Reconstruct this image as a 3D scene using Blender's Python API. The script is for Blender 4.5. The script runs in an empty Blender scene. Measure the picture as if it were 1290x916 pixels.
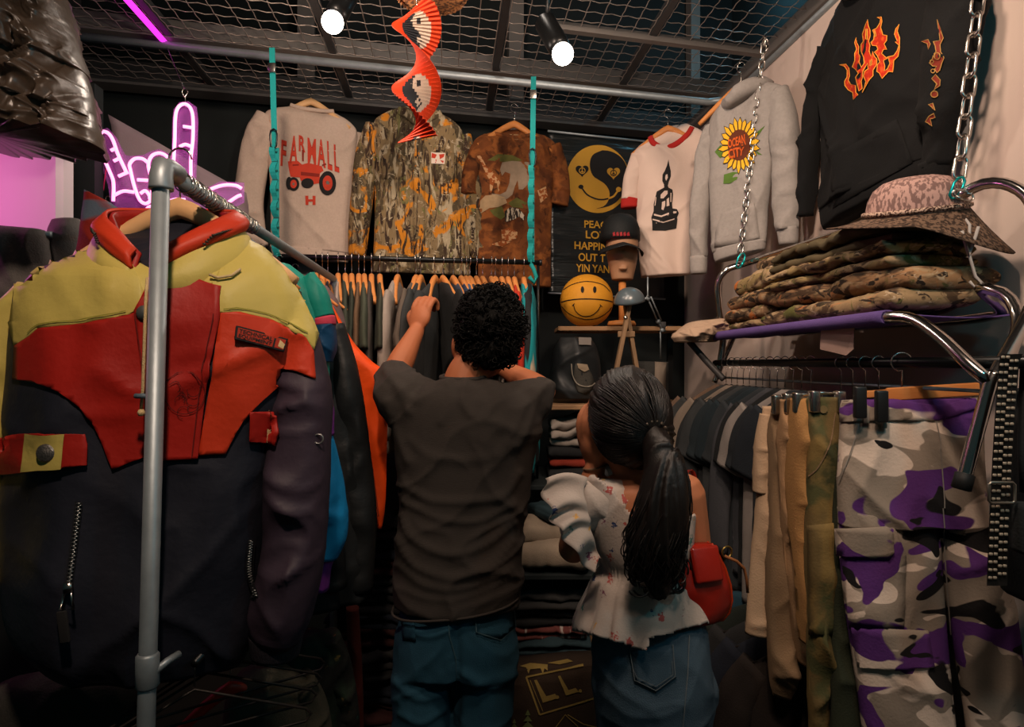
import bpy, bmesh, math, random
import numpy as np
from mathutils import Vector, Matrix
from mathutils.bvhtree import BVHTree
from mathutils.geometry import tessellate_polygon

random.seed(7)
SC = bpy.context.scene
COL = SC.collection
PI = math.pi

# ------------------------------------------------------------------ camera
F, CX, CY, H = 800.0, 645.0, 458.0, 1.5
cam_data = bpy.data.cameras.new('camera')
cam_data.sensor_width = 36.0
cam_data.lens = F / 1290.0 * 36.0
cam_data.clip_start = 0.02
cam = bpy.data.objects.new('camera', cam_data)
cam.location = (0, 0, H)
cam.rotation_euler = (PI / 2, 0, 0)
COL.objects.link(cam)
SC.camera = cam

# ------------------------------------------------------------------ world, exposure, lamps of the shop, added fills above the mesh
SC.view_settings.view_transform = 'Standard'
SC.view_settings.look = 'None'
SC.view_settings.gamma = 1.0
SC.view_settings.use_curve_mapping = False
SC.view_settings.exposure = -0.12
wd = bpy.data.worlds.new('world')
SC.world = wd
wd.use_nodes = True
wd.node_tree.nodes['Background'].inputs[0].default_value = (0.30, 0.62, 0.62, 1)
wd.node_tree.nodes['Background'].inputs[1].default_value = 0.04


def lamp(name, kind, loc, power, col, radius=.08, target=None, spot=70, blend=.6, size=None):
    ld = bpy.data.lights.new(name, kind)
    ld.energy = power
    ld.color = col
    if kind == 'AREA':
        ld.shape = 'DISK'
        ld.size = size or .3
    else:
        ld.shadow_soft_size = radius
    if kind == 'SPOT':
        ld.spot_size = math.radians(spot)
        ld.spot_blend = blend
    o = bpy.data.objects.new(name, ld)
    o.location = loc
    if target is not None:
        d = Vector(target) - Vector(loc)
        o.rotation_euler = d.to_track_quat('-Z', 'Y').to_euler()
    COL.objects.link(o)
    return o


WARM = (1.0, .74, .57)
lamp('track_lamp', 'SPOT', (-.55, 1.15, 2.74), 74, WARM, .05, (-.45, 3.1, 2.05), 105, .7)
lamp('track_lamp', 'SPOT', (.45, 1.0, 2.74), 70, WARM, .05, (.75, 2.9, 1.95), 105, .7)
lamp('track_lamp', 'SPOT', (-.15, .1, 2.74), 100, WARM, .05, (-.72, 1.2, 1.66), 60, .9)
lamp('track_lamp', 'SPOT', (.25, .55, 2.74), 78, WARM, .05, (1.05, 1.7, 1.7), 80, .8)
lamp('track_lamp', 'SPOT', (.1, .75, 2.74), 60, WARM, .12, (.12, 1.6, 1.15), 60, .95)
lamp('track_lamp', 'SPOT', (.45, .1, 2.74), 44, WARM, .12, (.92, 1.4, 1.0), 44, .95)
lamp('cyan_lamp', 'POINT', (.86, .35, 2.1), 6.0, (.10, .75, .95), .05)
lamp('magenta_lamp', 'POINT', (-1.66, 1.66, 2.0), 5.0, (1.0, .20, .60), .05)
lamp('added_post_fill', 'POINT', (-.2, 2.3, 3.45), 9, (1.0, .86, .74), .1)  # added fill above the mesh, brightens the posts on the back wall
lamp('added_blue_fill', 'POINT', (1.12, 3.1, 3.35), 5, (.25, .75, 1.0), .05)  # added bluish fill, tints the right-hand post above the mesh


# ------------------------------------------------------------------ helpers
def P(px, py, Y):
    return Vector(((px - CX) / F * Y, Y, H - (py - CY) / F * Y))


def lin(h):
    h = h.lstrip('#')
    c = [int(h[i:i + 2], 16) / 255 for i in (0, 2, 4)]
    return tuple(x / 12.92 if x <= .04045 else ((x + .055) / 1.055) ** 2.4 for x in c)


def hsh(ix, iy, iz):
    n = (ix * 374761393 + iy * 668265263 + iz * 2246822519) & 0xffffffff
    n = ((n ^ (n >> 13)) * 1274126177) & 0xffffffff
    n = n ^ (n >> 16)
    return (n & 0xffff) / 65535.0


def vn(x, y, z=0.0):
    x, y, z = np.broadcast_arrays(np.asarray(x, float), np.asarray(y, float), np.asarray(z, float))
    ix, iy, iz = (np.floor(a).astype(np.int64) for a in (x, y, z))
    fx, fy, fz = x - ix, y - iy, z - iz
    fx, fy, fz = (f * f * (3 - 2 * f) for f in (fx, fy, fz))
    r = 0
    for dx in (0, 1):
        for dy in (0, 1):
            for dz in (0, 1):
                w = (fx if dx else 1 - fx) * (fy if dy else 1 - fy) * (fz if dz else 1 - fz)
                r = r + w * hsh(ix + dx, iy + dy, iz + dz)
    return r * 2 - 1


def crease(x, z, seed):
    wx = x + .06 * vn(x * 6, z * 6, seed)
    wz = z + .06 * vn(x * 6 + 9, z * 6, seed + 5)
    a = (1 - np.abs(vn(wx * 5 + wz * 4, wz * 2.2 - wx * 3 + seed, seed + .3))) ** 5
    b = (1 - np.abs(vn(wx * 5 - wz * 5 + 7, wz * 2.6 + wx * 3 + seed, seed + 8.3))) ** 6
    c = (1 - np.abs(vn(wx * 13 + 3, wz * 9 + seed, seed + 2.7))) ** 4
    return .9 * a + .8 * b + .35 * c - .5


def ridged(x, y, z=0.0):
    return 1 - 2 * np.abs(vn(x, y, z))


# ---- materials
MATS = {}


def newmat(name):
    m = bpy.data.materials.new(name)
    m.use_nodes = True
    return m, m.node_tree.nodes, m.node_tree.links, m.node_tree.nodes['Principled BSDF']


def coords(N, L, scale=(1, 1, 1), off=(0, 0, 0)):
    tc = N.new('ShaderNodeTexCoord')
    mp = N.new('ShaderNodeMapping')
    mp.inputs['Scale'].default_value = scale
    mp.inputs['Location'].default_value = off
    L.new(tc.outputs['Object'], mp.inputs[0])
    return mp.outputs[0]


def addbump(N, L, b, strength, scale, detail=3, stretch=(1, 1, 1), dist=.004):
    nz = N.new('ShaderNodeTexNoise')
    nz.inputs['Scale'].default_value = scale
    nz.inputs['Detail'].default_value = detail
    L.new(coords(N, L, stretch), nz.inputs['Vector'])
    bp = N.new('ShaderNodeBump')
    bp.inputs['Strength'].default_value = strength
    bp.inputs['Distance'].default_value = dist
    L.new(nz.outputs['Fac'], bp.inputs['Height'])
    L.new(bp.outputs[0], b.inputs['Normal'])


def mixc(N, L, fac, a, b):
    mx = N.new('ShaderNodeMix')
    mx.data_type = 'RGBA'
    for sock, val in ((0, fac), (6, a), (7, b)):
        if isinstance(val, (tuple, list)):
            mx.inputs[sock].default_value = (*val[:3], 1)
        elif isinstance(val, (int, float)):
            mx.inputs[sock].default_value = val
        else:
            L.new(val, mx.inputs[sock])
    return mx.outputs[2]


def mat(name, col, rough=.85, metal=0.0, var=.18, vscale=7, bump=.25, bscale=180, spec=.25, stretch=(1, 1, 1), sheen=0, emit=0, dist=.004):
    if name in MATS:
        return MATS[name]
    m, N, L, b = newmat(name)
    c = lin(col) if isinstance(col, str) else col
    b.inputs['Roughness'].default_value = rough
    b.inputs['Metallic'].default_value = metal
    b.inputs['Specular IOR Level'].default_value = spec
    if sheen:
        b.inputs['Sheen Weight'].default_value = sheen
    nz = N.new('ShaderNodeTexNoise')
    nz.inputs['Scale'].default_value = vscale
    nz.inputs['Detail'].default_value = 4
    L.new(coords(N, L, stretch), nz.inputs['Vector'])
    out = mixc(N, L, nz.outputs['Fac'], tuple(x * (1 - var) for x in c), tuple(min(1, x * (1 + var)) for x in c))
    L.new(out, b.inputs['Base Color'])
    if bump:
        addbump(N, L, b, bump, bscale, 3, stretch, dist)
    if emit:
        b.inputs['Emission Color'].default_value = (*c, 1)
        b.inputs['Emission Strength'].default_value = emit
    MATS[name] = m
    return m


def camo(name, base, layers, rough=.85, warp=.0, bump=.25):
    """layers: (colour, scale, threshold, seed, stretch, softness)"""
    if name in MATS:
        return MATS[name]
    m, N, L, b = newmat(name)
    b.inputs['Roughness'].default_value = rough
    b.inputs['Specular IOR Level'].default_value = .2
    cur = lin(base)
    for (col, sc, th, seed, st, soft) in layers:
        nz = N.new('ShaderNodeTexNoise')
        nz.inputs['Scale'].default_value = sc
        nz.inputs['Detail'].default_value = 1.5 if soft < .02 else 4
        nz.inputs['Distortion'].default_value = warp
        L.new(coords(N, L, st, (seed * 3.1, seed * 1.7, seed * 2.3)), nz.inputs['Vector'])
        mr = N.new('ShaderNodeMapRange')
        mr.inputs['From Min'].default_value = th - soft
        mr.inputs['From Max'].default_value = th + soft
        L.new(nz.outputs['Fac'], mr.inputs['Value'])
        cur = mixc(N, L, mr.outputs[0], cur, lin(col))
    L.new(cur, b.inputs['Base Color'])
    if bump:
        addbump(N, L, b, bump, 160)
    MATS[name] = m
    return m


# ---- meshes
def mk(name, V, Fc, m, parent=None, smooth=True, label=None):
    me = bpy.data.meshes.new(name)
    me.from_pydata([tuple(map(float, v)) for v in V], [], [tuple(int(i) for i in f) for f in Fc])
    if smooth:
        me.polygons.foreach_set('use_smooth', [True] * len(me.polygons))
    me.update()
    if m is not None:
        me.materials.append(m)
    o = bpy.data.objects.new(name, me)
    COL.objects.link(o)
    if parent is not None:
        o.parent = parent
    if label:
        o['label'] = label
    return o


def thing(name, label, cat, loc=(0, 0, 0), rotz=0.0, group=None):
    o = bpy.data.objects.new(name, None)
    o.empty_display_size = .05
    COL.objects.link(o)
    o.location = loc
    o.rotation_euler = (0, 0, rotz)
    o['label'] = label
    o['category'] = cat
    if group:
        o['group'] = group
    return o


def tag(o, label, cat, group=None):
    o['label'] = label
    o['category'] = cat
    if group:
        o['group'] = group
    return o


def struct(o):
    o['kind'] = 'structure'
    return o


def setmat(o, m):
    o.material_slots[0].link = 'OBJECT'
    o.material_slots[0].material = m


def copy_tree(o, parent=None):
    c = o.copy()
    COL.objects.link(c)
    c.parent = parent
    for ch in list(o.children):
        copy_tree(ch, c)
    return c


class MB:
    def __init__(s):
        s.V, s.F = [], []

    def add(s, V, Fc):
        n = len(s.V)
        s.V += [tuple(v) for v in V]
        s.F += [tuple(i + n for i in f) for f in Fc]
        return s

    def box(s, c, h, rot=None):
        V = []
        for x in (-1, 1):
            for y in (-1, 1):
                for z in (-1, 1):
                    v = Vector((x * h[0], y * h[1], z * h[2]))
                    if rot is not None:
                        v = rot @ v
                    V.append(Vector(c) + v)
        return s.add(V, [(0, 1, 3, 2), (4, 6, 7, 5), (0, 4, 5, 1), (2, 3, 7, 6), (0, 2, 6, 4), (1, 5, 7, 3)])

    def rbox(s, c, h, r, rot=None, seg=3):
        """box with rounded vertical and horizontal edges via superellipsoid rings"""
        bm = bmesh.new()
        bmesh.ops.create_cube(bm, size=2)
        for v in bm.verts:
            v.co = Vector((v.co.x * h[0], v.co.y * h[1], v.co.z * h[2]))
        bmesh.ops.bevel(bm, geom=list(bm.edges), offset=r, segments=seg, affect='EDGES', profile=.5)
        bm.verts.index_update()
        V = [Vector(c) + ((rot @ v.co) if rot is not None else v.co) for v in bm.verts]
        Fc = [[v.index for v in f.verts] for f in bm.faces]
        bm.free()
        return s.add(V, Fc)

    def tube(s, pts, r, n=8, closed=False, cap=True, up=None):
        pts = [Vector(p) for p in pts]
        m = len(pts)
        rr = r if isinstance(r, (list, tuple, np.ndarray)) else [r] * m
        T = []
        for i in range(m):
            a = pts[i - 1] if (i > 0 or closed) else pts[0]
            b = pts[(i + 1) % m] if (i < m - 1 or closed) else pts[-1]
            t = (b - a)
            T.append(t.normalized() if t.length > 1e-9 else Vector((0, 0, 1)))
        ref = Vector(up) if up else (Vector((0, 0, 1)) if abs(T[0].z) < .9 else Vector((1, 0, 0)))
        nrm = (ref - T[0] * ref.dot(T[0])).normalized()
        V = []
        for i in range(m):
            nrm = (nrm - T[i] * nrm.dot(T[i]))
            nrm = nrm.normalized() if nrm.length > 1e-6 else T[i].orthogonal().normalized()
            bi = T[i].cross(nrm)
            for k in range(n):
                a = 2 * PI * k / n
                V.append(pts[i] + (nrm * math.cos(a) + bi * math.sin(a)) * rr[i])
        Fc = []
        for i in range(m if closed else m - 1):
            for k in range(n):
                j = (i + 1) % m
                Fc.append((i * n + k, i * n + (k + 1) % n, j * n + (k + 1) % n, j * n + k))
        if cap and not closed:
            Fc.append(tuple(range(n))[::-1])
            Fc.append(tuple((m - 1) * n + k for k in range(n)))
        return s.add(V, Fc)

    def lathe(s, prof, c=(0, 0, 0), n=24, rot=None, sx=1, sy=1):
        V, Fc = [], []
        for (r, z) in prof:
            for k in range(n):
                a = 2 * PI * k / n
                v = Vector((r * math.cos(a) * sx, r * math.sin(a) * sy, z))
                V.append(Vector(c) + ((rot @ v) if rot is not None else v))
        for i in range(len(prof) - 1):
            for k in range(n):
                Fc.append((i * n + k, i * n + (k + 1) % n, (i + 1) * n + (k + 1) % n, (i + 1) * n + k))
        Fc.append(tuple(range(n))[::-1])
        Fc.append(tuple((len(prof) - 1) * n + k for k in range(n)))
        return s.add(V, Fc)

    def build(s, name, m, parent=None, smooth=True, label=None):
        return mk(name, s.V, s.F, m, parent, smooth, label)


def smoothrows(rows, K):
    """Catmull-Rom through rows (m,k) -> (K,k)"""
    R = np.array(rows, float)
    m = len(R)
    if m == 2:
        t = np.linspace(0, 1, K)[:, None]
        return R[0] * (1 - t) + R[1] * t
    d = np.concatenate([[0], np.cumsum(np.maximum(np.linalg.norm(np.diff(R[:, :3], axis=0), axis=1), 1e-6))])
    t = np.linspace(0, d[-1], K)
    idx = np.clip(np.searchsorted(d, t, side='right') - 1, 0, m - 2)
    tan = np.zeros_like(R)
    tan[1:-1] = (R[2:] - R[:-2]) / (d[2:] - d[:-2])[:, None]
    tan[0] = (R[1] - R[0]) / (d[1] - d[0])
    tan[-1] = (R[-1] - R[-2]) / (d[-1] - d[-2])
    h = (d[idx + 1] - d[idx])
    u = ((t - d[idx]) / h)[:, None]
    h = h[:, None]
    return ((2 * u**3 - 3 * u**2 + 1) * R[idx] + (u**3 - 2 * u**2 + u) * h * tan[idx]
            + (-2 * u**3 + 3 * u**2) * R[idx + 1] + (u**3 - u**2) * h * tan[idx + 1])


def loft(C, A, B, n=32, e=1.0, cap=(True, True)):
    """rings: centres C (K,3), half axes A, B (K,3)"""
    C, A, B = (np.asarray(q, float) for q in (C, A, B))
    K = len(C)
    th = np.linspace(0, 2 * PI, n, endpoint=False)
    ce = np.sign(np.cos(th)) * np.abs(np.cos(th)) ** e
    se = np.sign(np.sin(th)) * np.abs(np.sin(th)) ** e
    V = C[:, None, :] + A[:, None, :] * ce[None, :, None] + B[:, None, :] * se[None, :, None]
    V = V.reshape(-1, 3)
    i = np.arange(K - 1)[:, None] * n
    k = np.arange(n)[None, :]
    k2 = (k + 1) % n
    Fc = np.stack([i + k, i + k2, i + n + k2, i + n + k], -1).reshape(-1, 4).tolist()
    Vl = V
    if cap[0]:
        Vl = np.vstack([Vl, C[0][None]])
        q = len(Vl) - 1
        Fc += [(q, (j + 1) % n, j) for j in range(n)]
    if cap[1]:
        Vl = np.vstack([Vl, C[-1][None]])
        q = len(Vl) - 1
        o = (K - 1) * n
        Fc += [(q, o + j, o + (j + 1) % n) for j in range(n)]
    return Vl, Fc, np.tile(se, K)


# ---- planes: a garment, poster or sign lies in a vertical plane, traced from pixels
class Pl:
    def __init__(s, px, py, Y, ang=0.0):
        s.O = P(px, py, Y)
        s.ang = ang
        c, n = math.cos(ang), math.sin(ang)
        s.u = Vector((c, n, 0))
        s.m = Vector((-n, c, 0))
        s.cam = s.loc(Vector((0, 0, H)))

    def loc(s, w):
        d = w - s.O
        return Vector((d.dot(s.u), d.dot(s.m), d.z))

    def at(s, px, py, y=0.0):
        """pixel -> local point on the plane local y"""
        d = Vector(((px - CX) / F, 1, -(py - CY) / F))
        o = Vector((0, 0, H))
        t = (s.O + s.m * y - o).dot(s.m) / d.dot(s.m)
        return s.loc(o + d * t)

    def scale(s, px, py):
        """metres per pixel near that pixel"""
        a = s.at(px, py - 1)
        b = s.at(px, py + 1)
        return (a - b).length / 2


DF = .72


class Garm:
    """a garment traced on a plane; collects its surfaces for prints to lie on"""

    def __init__(s, name, label, cat, pl, group=None):
        s.pl = pl
        s.root = thing(name, label, cat, pl.O, pl.ang, group)
        s.V, s.F = [], []

    def keep(s, V, Fc):
        n = len(s.V)
        s.V += [tuple(v) for v in V]
        s.F += [tuple(i + n for i in f) for f in Fc]
        s.bvh = None

    def body(s, name, rows, m, K=80, n=110, e=.95, amp=.008, fold=(10, 2.0), seed=1, cap=(True, True), fine=.25, keep=True, extra=None, hem=0, neck=0.0, df=.66):
        amp = amp * 1.5
        L = [s.pl.at(r[0], r[1]) for r in rows]
        R = [s.pl.at(r[2], r[3]) for r in rows]
        q = [[*((a + b) / 2), *((b - a) / 2), r[4], (r[5] if len(r) > 5 else 0)] for a, b, r in zip(L, R, rows)]
        q = smoothrows(q, K)
        C = q[:, :3].copy()
        C[:, 1] += q[:, 7]
        A = q[:, 3:6]
        B = np.stack([q[:, 6] * 0, np.maximum(q[:, 6] * df, .006), q[:, 6] * 0], -1)
        B[:, 2] = neck * np.clip(1 - np.linspace(0, 1, K) * 5, 0, 1) ** 1.5
        V, Fc, se = loft(C, A, B, n, e, cap)
        nb = K * n
        t = np.repeat(np.linspace(0, 1, K), n)
        x, z = V[:nb, 0], V[:nb, 2]
        sg = se[:nb]
        f = amp * (t ** .6) * vn(x * fold[0] + seed * 7.3, z * fold[1] + seed, seed * 1.9 + (sg > 0) * 5.0)
        f = f + amp * crease(x, z, seed + (sg > 0) * 4.0)
        if extra is not None:
            f = f + extra(x, z, sg)
        V[:nb, 1] += np.sign(sg) * np.abs(sg) ** .5 * f
        if hem:
            last = t > .97
            V[:nb][last, 2] += hem * vn(x[last] * 9 + seed, seed * 2.0, 1.0)
        if keep:
            s.keep(V, Fc)
        return mk(name, V, Fc, m, s.root)

    def sleeve(s, name, pts, m, K=44, n=40, amp=.006, seed=2, e=.9, keep=True, fold=(14, 9), parent=None):
        """pts: (px, py, radius px, half depth m, y offset)"""
        rows = []
        for p in pts:
            c = s.pl.at(p[0], p[1])
            sc = s.pl.scale(p[0], p[1])
            rows.append([c.x, c.y + (p[4] if len(p) > 4 else 0) * DF, c.z, p[2] * sc, p[3] * DF])
        q = smoothrows(rows, K)
        C = q[:, :3]
        T = np.gradient(C, axis=0)
        A = np.stack([T[:, 2], T[:, 0] * 0, -T[:, 0]], -1)
        A /= np.linalg.norm(A, axis=1)[:, None] + 1e-9
        A = A * q[:, 3:4]
        B = np.stack([q[:, 4] * 0, q[:, 4], q[:, 4] * 0], -1)
        # orient outwards
        V, Fc, se = loft(C, -A, B, n, e)
        nb = K * n
        x, z = V[:nb, 0], V[:nb, 2]
        f = 1.5 * amp * (.7 * vn(x * fold[0] + seed * 3, z * fold[1] + seed, seed) + crease(x * 1.3, z * 1.9, seed * 2.0))
        V[:nb, 1] += np.sign(se[:nb]) * np.abs(se[:nb]) ** .5 * f
        if keep:
            s.keep(V, Fc)
        return mk(name, V, Fc, m, parent or s.root)

    def project(s, pt):
        """plane point (local) seen from the camera -> point on the garment"""
        if s.bvh is None:
            s.bvh = BVHTree.FromPolygons([Vector(v) for v in s.V], s.F)
        d = (pt - s.pl.cam).normalized()
        hit = s.bvh.ray_cast(s.pl.cam, d)
        if hit[0] is None:
            near = s.bvh.find_nearest(pt)
            s.n = near[1]
            return near[0], d
        s.n = hit[1]
        return hit[0], d

    def decals(s, name, polys, *a, **k):
        return [s.decal(name, [q], *a, **k) for q in polys]

    def decal(s, name, polys, m, off=.0025, cut=.02, parent=None, thick=0.0, label=None, flat=None):
        bm = bmesh.new()
        if flat:  # a stiff patch: lies in one plane through the garment under these pixels
            hs = [s.project(s.pl.at(*q))[0] for q in flat]
            c0 = sum(hs, Vector()) / len(hs)
            n0 = (hs[1] - hs[0]).cross(hs[2] - hs[0]).normalized()
            if n0.dot(s.pl.cam - c0) < 0:
                n0.negate()
            c0 = c0 + n0 * max(0, max((h - c0).dot(n0) for h in hs))
        for poly in polys:
            pts = [s.pl.at(x, y) for x, y in poly]
            if len(pts) < 3:
                continue
            vs = [bm.verts.new((p.x, 0, p.z)) for p in pts]
            if len(pts) == 3:
                tris = [(0, 1, 2)]
            else:
                tris = tessellate_polygon([[Vector((p.x, p.z, 0)) for p in pts]])
            for t in tris:
                if len(set(t)) == 3:
                    try:
                        bm.faces.new([vs[i] for i in t])
                    except ValueError:
                        pass
        cut = min(cut, getattr(s, 'maxcut', 9))
        if cut:
            xs = [v.co.x for v in bm.verts]
            zs = [v.co.z for v in bm.verts]
            for ax, lo, hi in ((0, min(xs), max(xs)), (2, min(zs), max(zs))):
                k = int((hi - lo) / cut)
                for i in range(1, k + 1):
                    co = [0, 0, 0]
                    no = [0, 0, 0]
                    co[ax] = lo + i * (hi - lo) / (k + 1)
                    no[ax] = 1
                    bmesh.ops.bisect_plane(bm, geom=bm.verts[:] + bm.edges[:] + bm.faces[:], plane_co=co, plane_no=no)
        for v in bm.verts:
            if flat:
                d = (v.co - s.pl.cam).normalized()
                v.co = s.pl.cam + d * ((c0 + n0 * off - s.pl.cam).dot(n0) / d.dot(n0))
                continue
            h, d = s.project(v.co.copy())
            nn_ = s.n if s.n.dot(d) < 0 else -s.n
            v.co = h - d * off * .4 + nn_ * off * .6
        for f in bm.faces:
            f.normal_update()
            c = f.calc_center_median()
            if f.normal.dot(s.pl.cam - c) < 0:
                f.normal_flip()
            f.smooth = True
        me = bpy.data.meshes.new(name)
        bm.to_mesh(me)
        bm.free()
        me.materials.append(m)
        o = bpy.data.objects.new(name, me)
        COL.objects.link(o)
        o.parent = parent or s.root
        if thick:
            md = o.modifiers.new('thick', 'SOLIDIFY')
            md.thickness = thick
            md.offset = -1
        if label:
            o['label'] = label
        return o


def stroke(pts, w, closed=False):
    """polyline in pixels -> quads of width w"""
    pts = [Vector((*p, 0)) for p in pts]
    m = len(pts)
    L, R = [], []
    ws = w if isinstance(w, (list, tuple)) else [w] * m
    for i in range(m):
        a = pts[i - 1] if (i or closed) else pts[0]
        b = pts[(i + 1) % m] if (i < m - 1 or closed) else pts[-1]
        t = (b - a).normalized()
        nrm = Vector((-t.y, t.x, 0)) * ws[i] / 2
        L.append((pts[i] + nrm)[:2])
        R.append((pts[i] - nrm)[:2])
    out = []
    for i in range(m if closed else m - 1):
        j = (i + 1) % m
        out.append([L[i], L[j], R[j], R[i]])
    return out


def circ(cx, cy, r, n=24, ry=None, a0=0, a1=2 * PI, rot=0):
    ry = ry or r
    full = abs(a1 - a0 - 2 * PI) < 1e-6
    out = []
    for i in range(n):
        a = a0 + (a1 - a0) * i / (n if full else n - 1)
        x, y = r * math.cos(a), ry * math.sin(a)
        out.append((cx + x * math.cos(rot) - y * math.sin(rot), cy + x * math.sin(rot) + y * math.cos(rot)))
    return out


def smoothline(pts, K):
    return [tuple(r) for r in smoothrows([list(p) + [0] for p in pts], K)[:, :2]]


def text_tris(s, bold=.0):
    cu = bpy.data.curves.new('lettering', 'FONT')
    cu.body = s
    cu.offset = bold
    cu.resolution_u = 3
    ob = bpy.data.objects.new('lettering', cu)
    me = bpy.data.meshes.new_from_object(ob)
    V = np.array([v.co[:2] for v in me.vertices])
    T = []
    for p in me.polygons:
        ids = list(p.vertices)
        for i in range(1, len(ids) - 1):
            T.append((ids[0], ids[i], ids[i + 1]))
    lo, hi = V.min(0), V.max(0)
    V = (V - lo) / (hi - lo)
    bpy.data.objects.remove(ob)
    bpy.data.curves.remove(cu)
    bpy.data.meshes.remove(me)
    return V, T


def text_px(s, quad, bold=.0):
    """text filling the pixel quad (top-left, top-right, bottom-right, bottom-left)"""
    V, T = text_tris(s, bold)
    tl, tr, br, bl = (np.array(q, float) for q in quad)
    u, v = V[:, :1], V[:, 1:]
    Q = (bl * (1 - u) + br * u) * (1 - v) + (tl * (1 - u) + tr * u) * v
    return [[tuple(Q[i]) for i in t] for t in T]

# ------------------------------------------------------------------ common materials
M_BLACKWALL = mat('black_painted_wall', '#141a1b', .8, var=.3, vscale=2, bump=.1, bscale=40)
M_WALL = mat('off_white_plaster', '#c9b6ab', .9, var=.07, vscale=2.5, bump=.12, bscale=60)
M_LEFTWALL = mat('white_board', '#d8d0d4', .7, var=.04, vscale=3, bump=0)
M_FLOOR = mat('dark_concrete', '#2a2624', .7, var=.3, vscale=4, bump=.2, bscale=30)
M_DARKCEIL = mat('dark_void_ceiling', '#0c1011', .9, var=.3, vscale=2, bump=0)
M_STEEL = mat('grey_painted_steel', '#6f6a66', .5, .3, var=.2, vscale=5, bump=.05)
M_STEEL_D = mat('dark_grey_steel', '#3c3b3b', .55, .3, var=.2, vscale=5, bump=.05)
M_WIRE = mat('galvanised_wire', '#9a8d84', .45, .5, var=.1, bump=0)
M_GALV = mat('galvanised_pipe', '#8f989c', .48, .55, var=.22, vscale=30, bump=.08, bscale=90)
M_CHROME = mat('chrome_tube', '#c9c4c0', .16, 1.0, var=.05, bump=0)
M_BLKMETAL = mat('black_metal', '#17191a', .35, .6, var=.1, bump=0, spec=.5)
M_BLKPLASTIC = mat('black_plastic', '#141516', .4, var=.1, bump=0, spec=.4)
M_BULB = mat('lit_bulb', '#ffeedd', .4, var=0, bump=0, emit=14)
M_WOOD = mat('pale_orange_wood', '#b9773f', .5, var=.22, vscale=9, bump=.1, bscale=40, stretch=(1, 8, 8))
M_WOODL = mat('blond_wood', '#cda271', .5, var=.12, vscale=9, bump=.05, bscale=40, stretch=(1, 8, 8))
M_PLANK = mat('rough_plank', '#8a6a4c', .75, var=.35, vscale=7, bump=.3, bscale=50, stretch=(1, 9, 9))
M_TEAL = mat('teal_webbing', '#0c7c7a', .75, var=.12, bump=.3, bscale=400)
M_HOOK = mat('steel_hook', '#b9b3ac', .25, 1.0, var=.05, bump=0)
M_DARKGARM = mat('black_cloth', '#1b1e1f', .9, var=.25, bump=.3)

# ------------------------------------------------------------------ the setting
def WX(Y):
    return 1.0 + .085 * (3.685 - Y)


def slab(name, pts, t, m):
    """quad of 4 world points thickened along its normal"""
    pts = [Vector(p) for p in pts]
    n = (pts[1] - pts[0]).cross(pts[2] - pts[0]).normalized() * t
    V = pts + [p - n for p in pts]
    Fc = [(0, 1, 2, 3), (7, 6, 5, 4), (0, 4, 5, 1), (1, 5, 6, 2), (2, 6, 7, 3), (3, 7, 4, 0)]
    return struct(mk(name, V, Fc, m, smooth=False))


slab('floor', [(-3.2, -1.6, 0), (1.7, -1.6, 0), (1.7, 4.4, 0), (-3.2, 4.4, 0)], .1, M_FLOOR)
slab('wall_right', [(WX(-1.6), -1.6, 0), (WX(-1.6), -1.6, 2.78), (1.0, 3.685, 2.78), (1.0, 3.685, 0)], .08, M_WALL)
bw = lambda X: 3.45 + .235 * X
slab('wall_back', [(-3.0, bw(-3.0), 0), (1.3, bw(1.3), 0), (1.3, bw(1.3), 3.7), (-3.0, bw(-3.0), 3.7)], .08, M_BLACKWALL)
slab('wall_upper_right', [(1.75, -1.6, 2.8), (1.75, -1.6, 3.7), (1.3, 3.76, 3.7), (1.3, 3.76, 2.8)], .08, M_BLACKWALL)
slab('ceiling', [(-3.2, -1.6, 3.7), (-3.2, 4.4, 3.7), (1.8, 4.4, 3.7), (1.8, -1.6, 3.7)], .08, M_DARKCEIL)

# left booth: white board with a narrow pilaster, an overhanging soffit, all lit by the magenta lamp
slab('wall_left', [(-2.6, 1.93, 1.2), (-1.452, 2.02, 1.2), (-1.452, 2.02, 2.40), (-2.6, 1.93, 2.40)], .04, M_LEFTWALL)
slab('trim_1', [(-1.478, 2.05, 1.2), (-1.44, 2.085, 1.2), (-1.44, 2.085, 2.40), (-1.478, 2.05, 2.40)], .03, M_LEFTWALL)
slab('trim_2', [(-2.7, 1.62, 2.30), (-2.7, 2.06, 2.30), (-1.40, 2.06, 2.245), (-1.30, 1.85, 2.235)], -.02, M_LEFTWALL)
slab('wall_left_dark', [(-2.6, 2.06, 0), (-1.40, 2.13, 0), (-1.40, 2.13, 2.44), (-2.6, 2.06, 2.44)], .05, M_BLACKWALL)
slab('wall_left_low', [(-2.6, 2.0, 0), (-1.39, 2.07, 0), (-1.39, 2.07, 1.19), (-2.6, 2.0, 1.19)], .03, M_BLACKWALL)

# uprights on the back wall behind the wire ceiling
for i, (px, w, m) in enumerate(((88, .035, M_STEEL_D), (386, .04, M_STEEL), (649, .04, M_STEEL), (873, .028, M_STEEL))):
    kx = (px - CX) / F
    Y = 3.45 / (1 - .235 * kx) - .05
    b = MB().box((kx * Y, Y, 2.75), (w, .03, .93), Matrix.Rotation(math.radians(13.2), 3, 'Z'))
    struct(b.build('trim_%d' % (i + 3), m, smooth=False))

# wire ceiling: beams, bars and crimped mesh, in a frame of its own
ZG = 2.80


def G(a, b, z=0.0):
    return Vector((a - .1 * b, 3.33 + .235 * a + b, ZG + z))


grid = bpy.data.objects.new('ceiling_grid', None)
COL.objects.link(grid)
grid['kind'] = 'structure'


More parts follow.
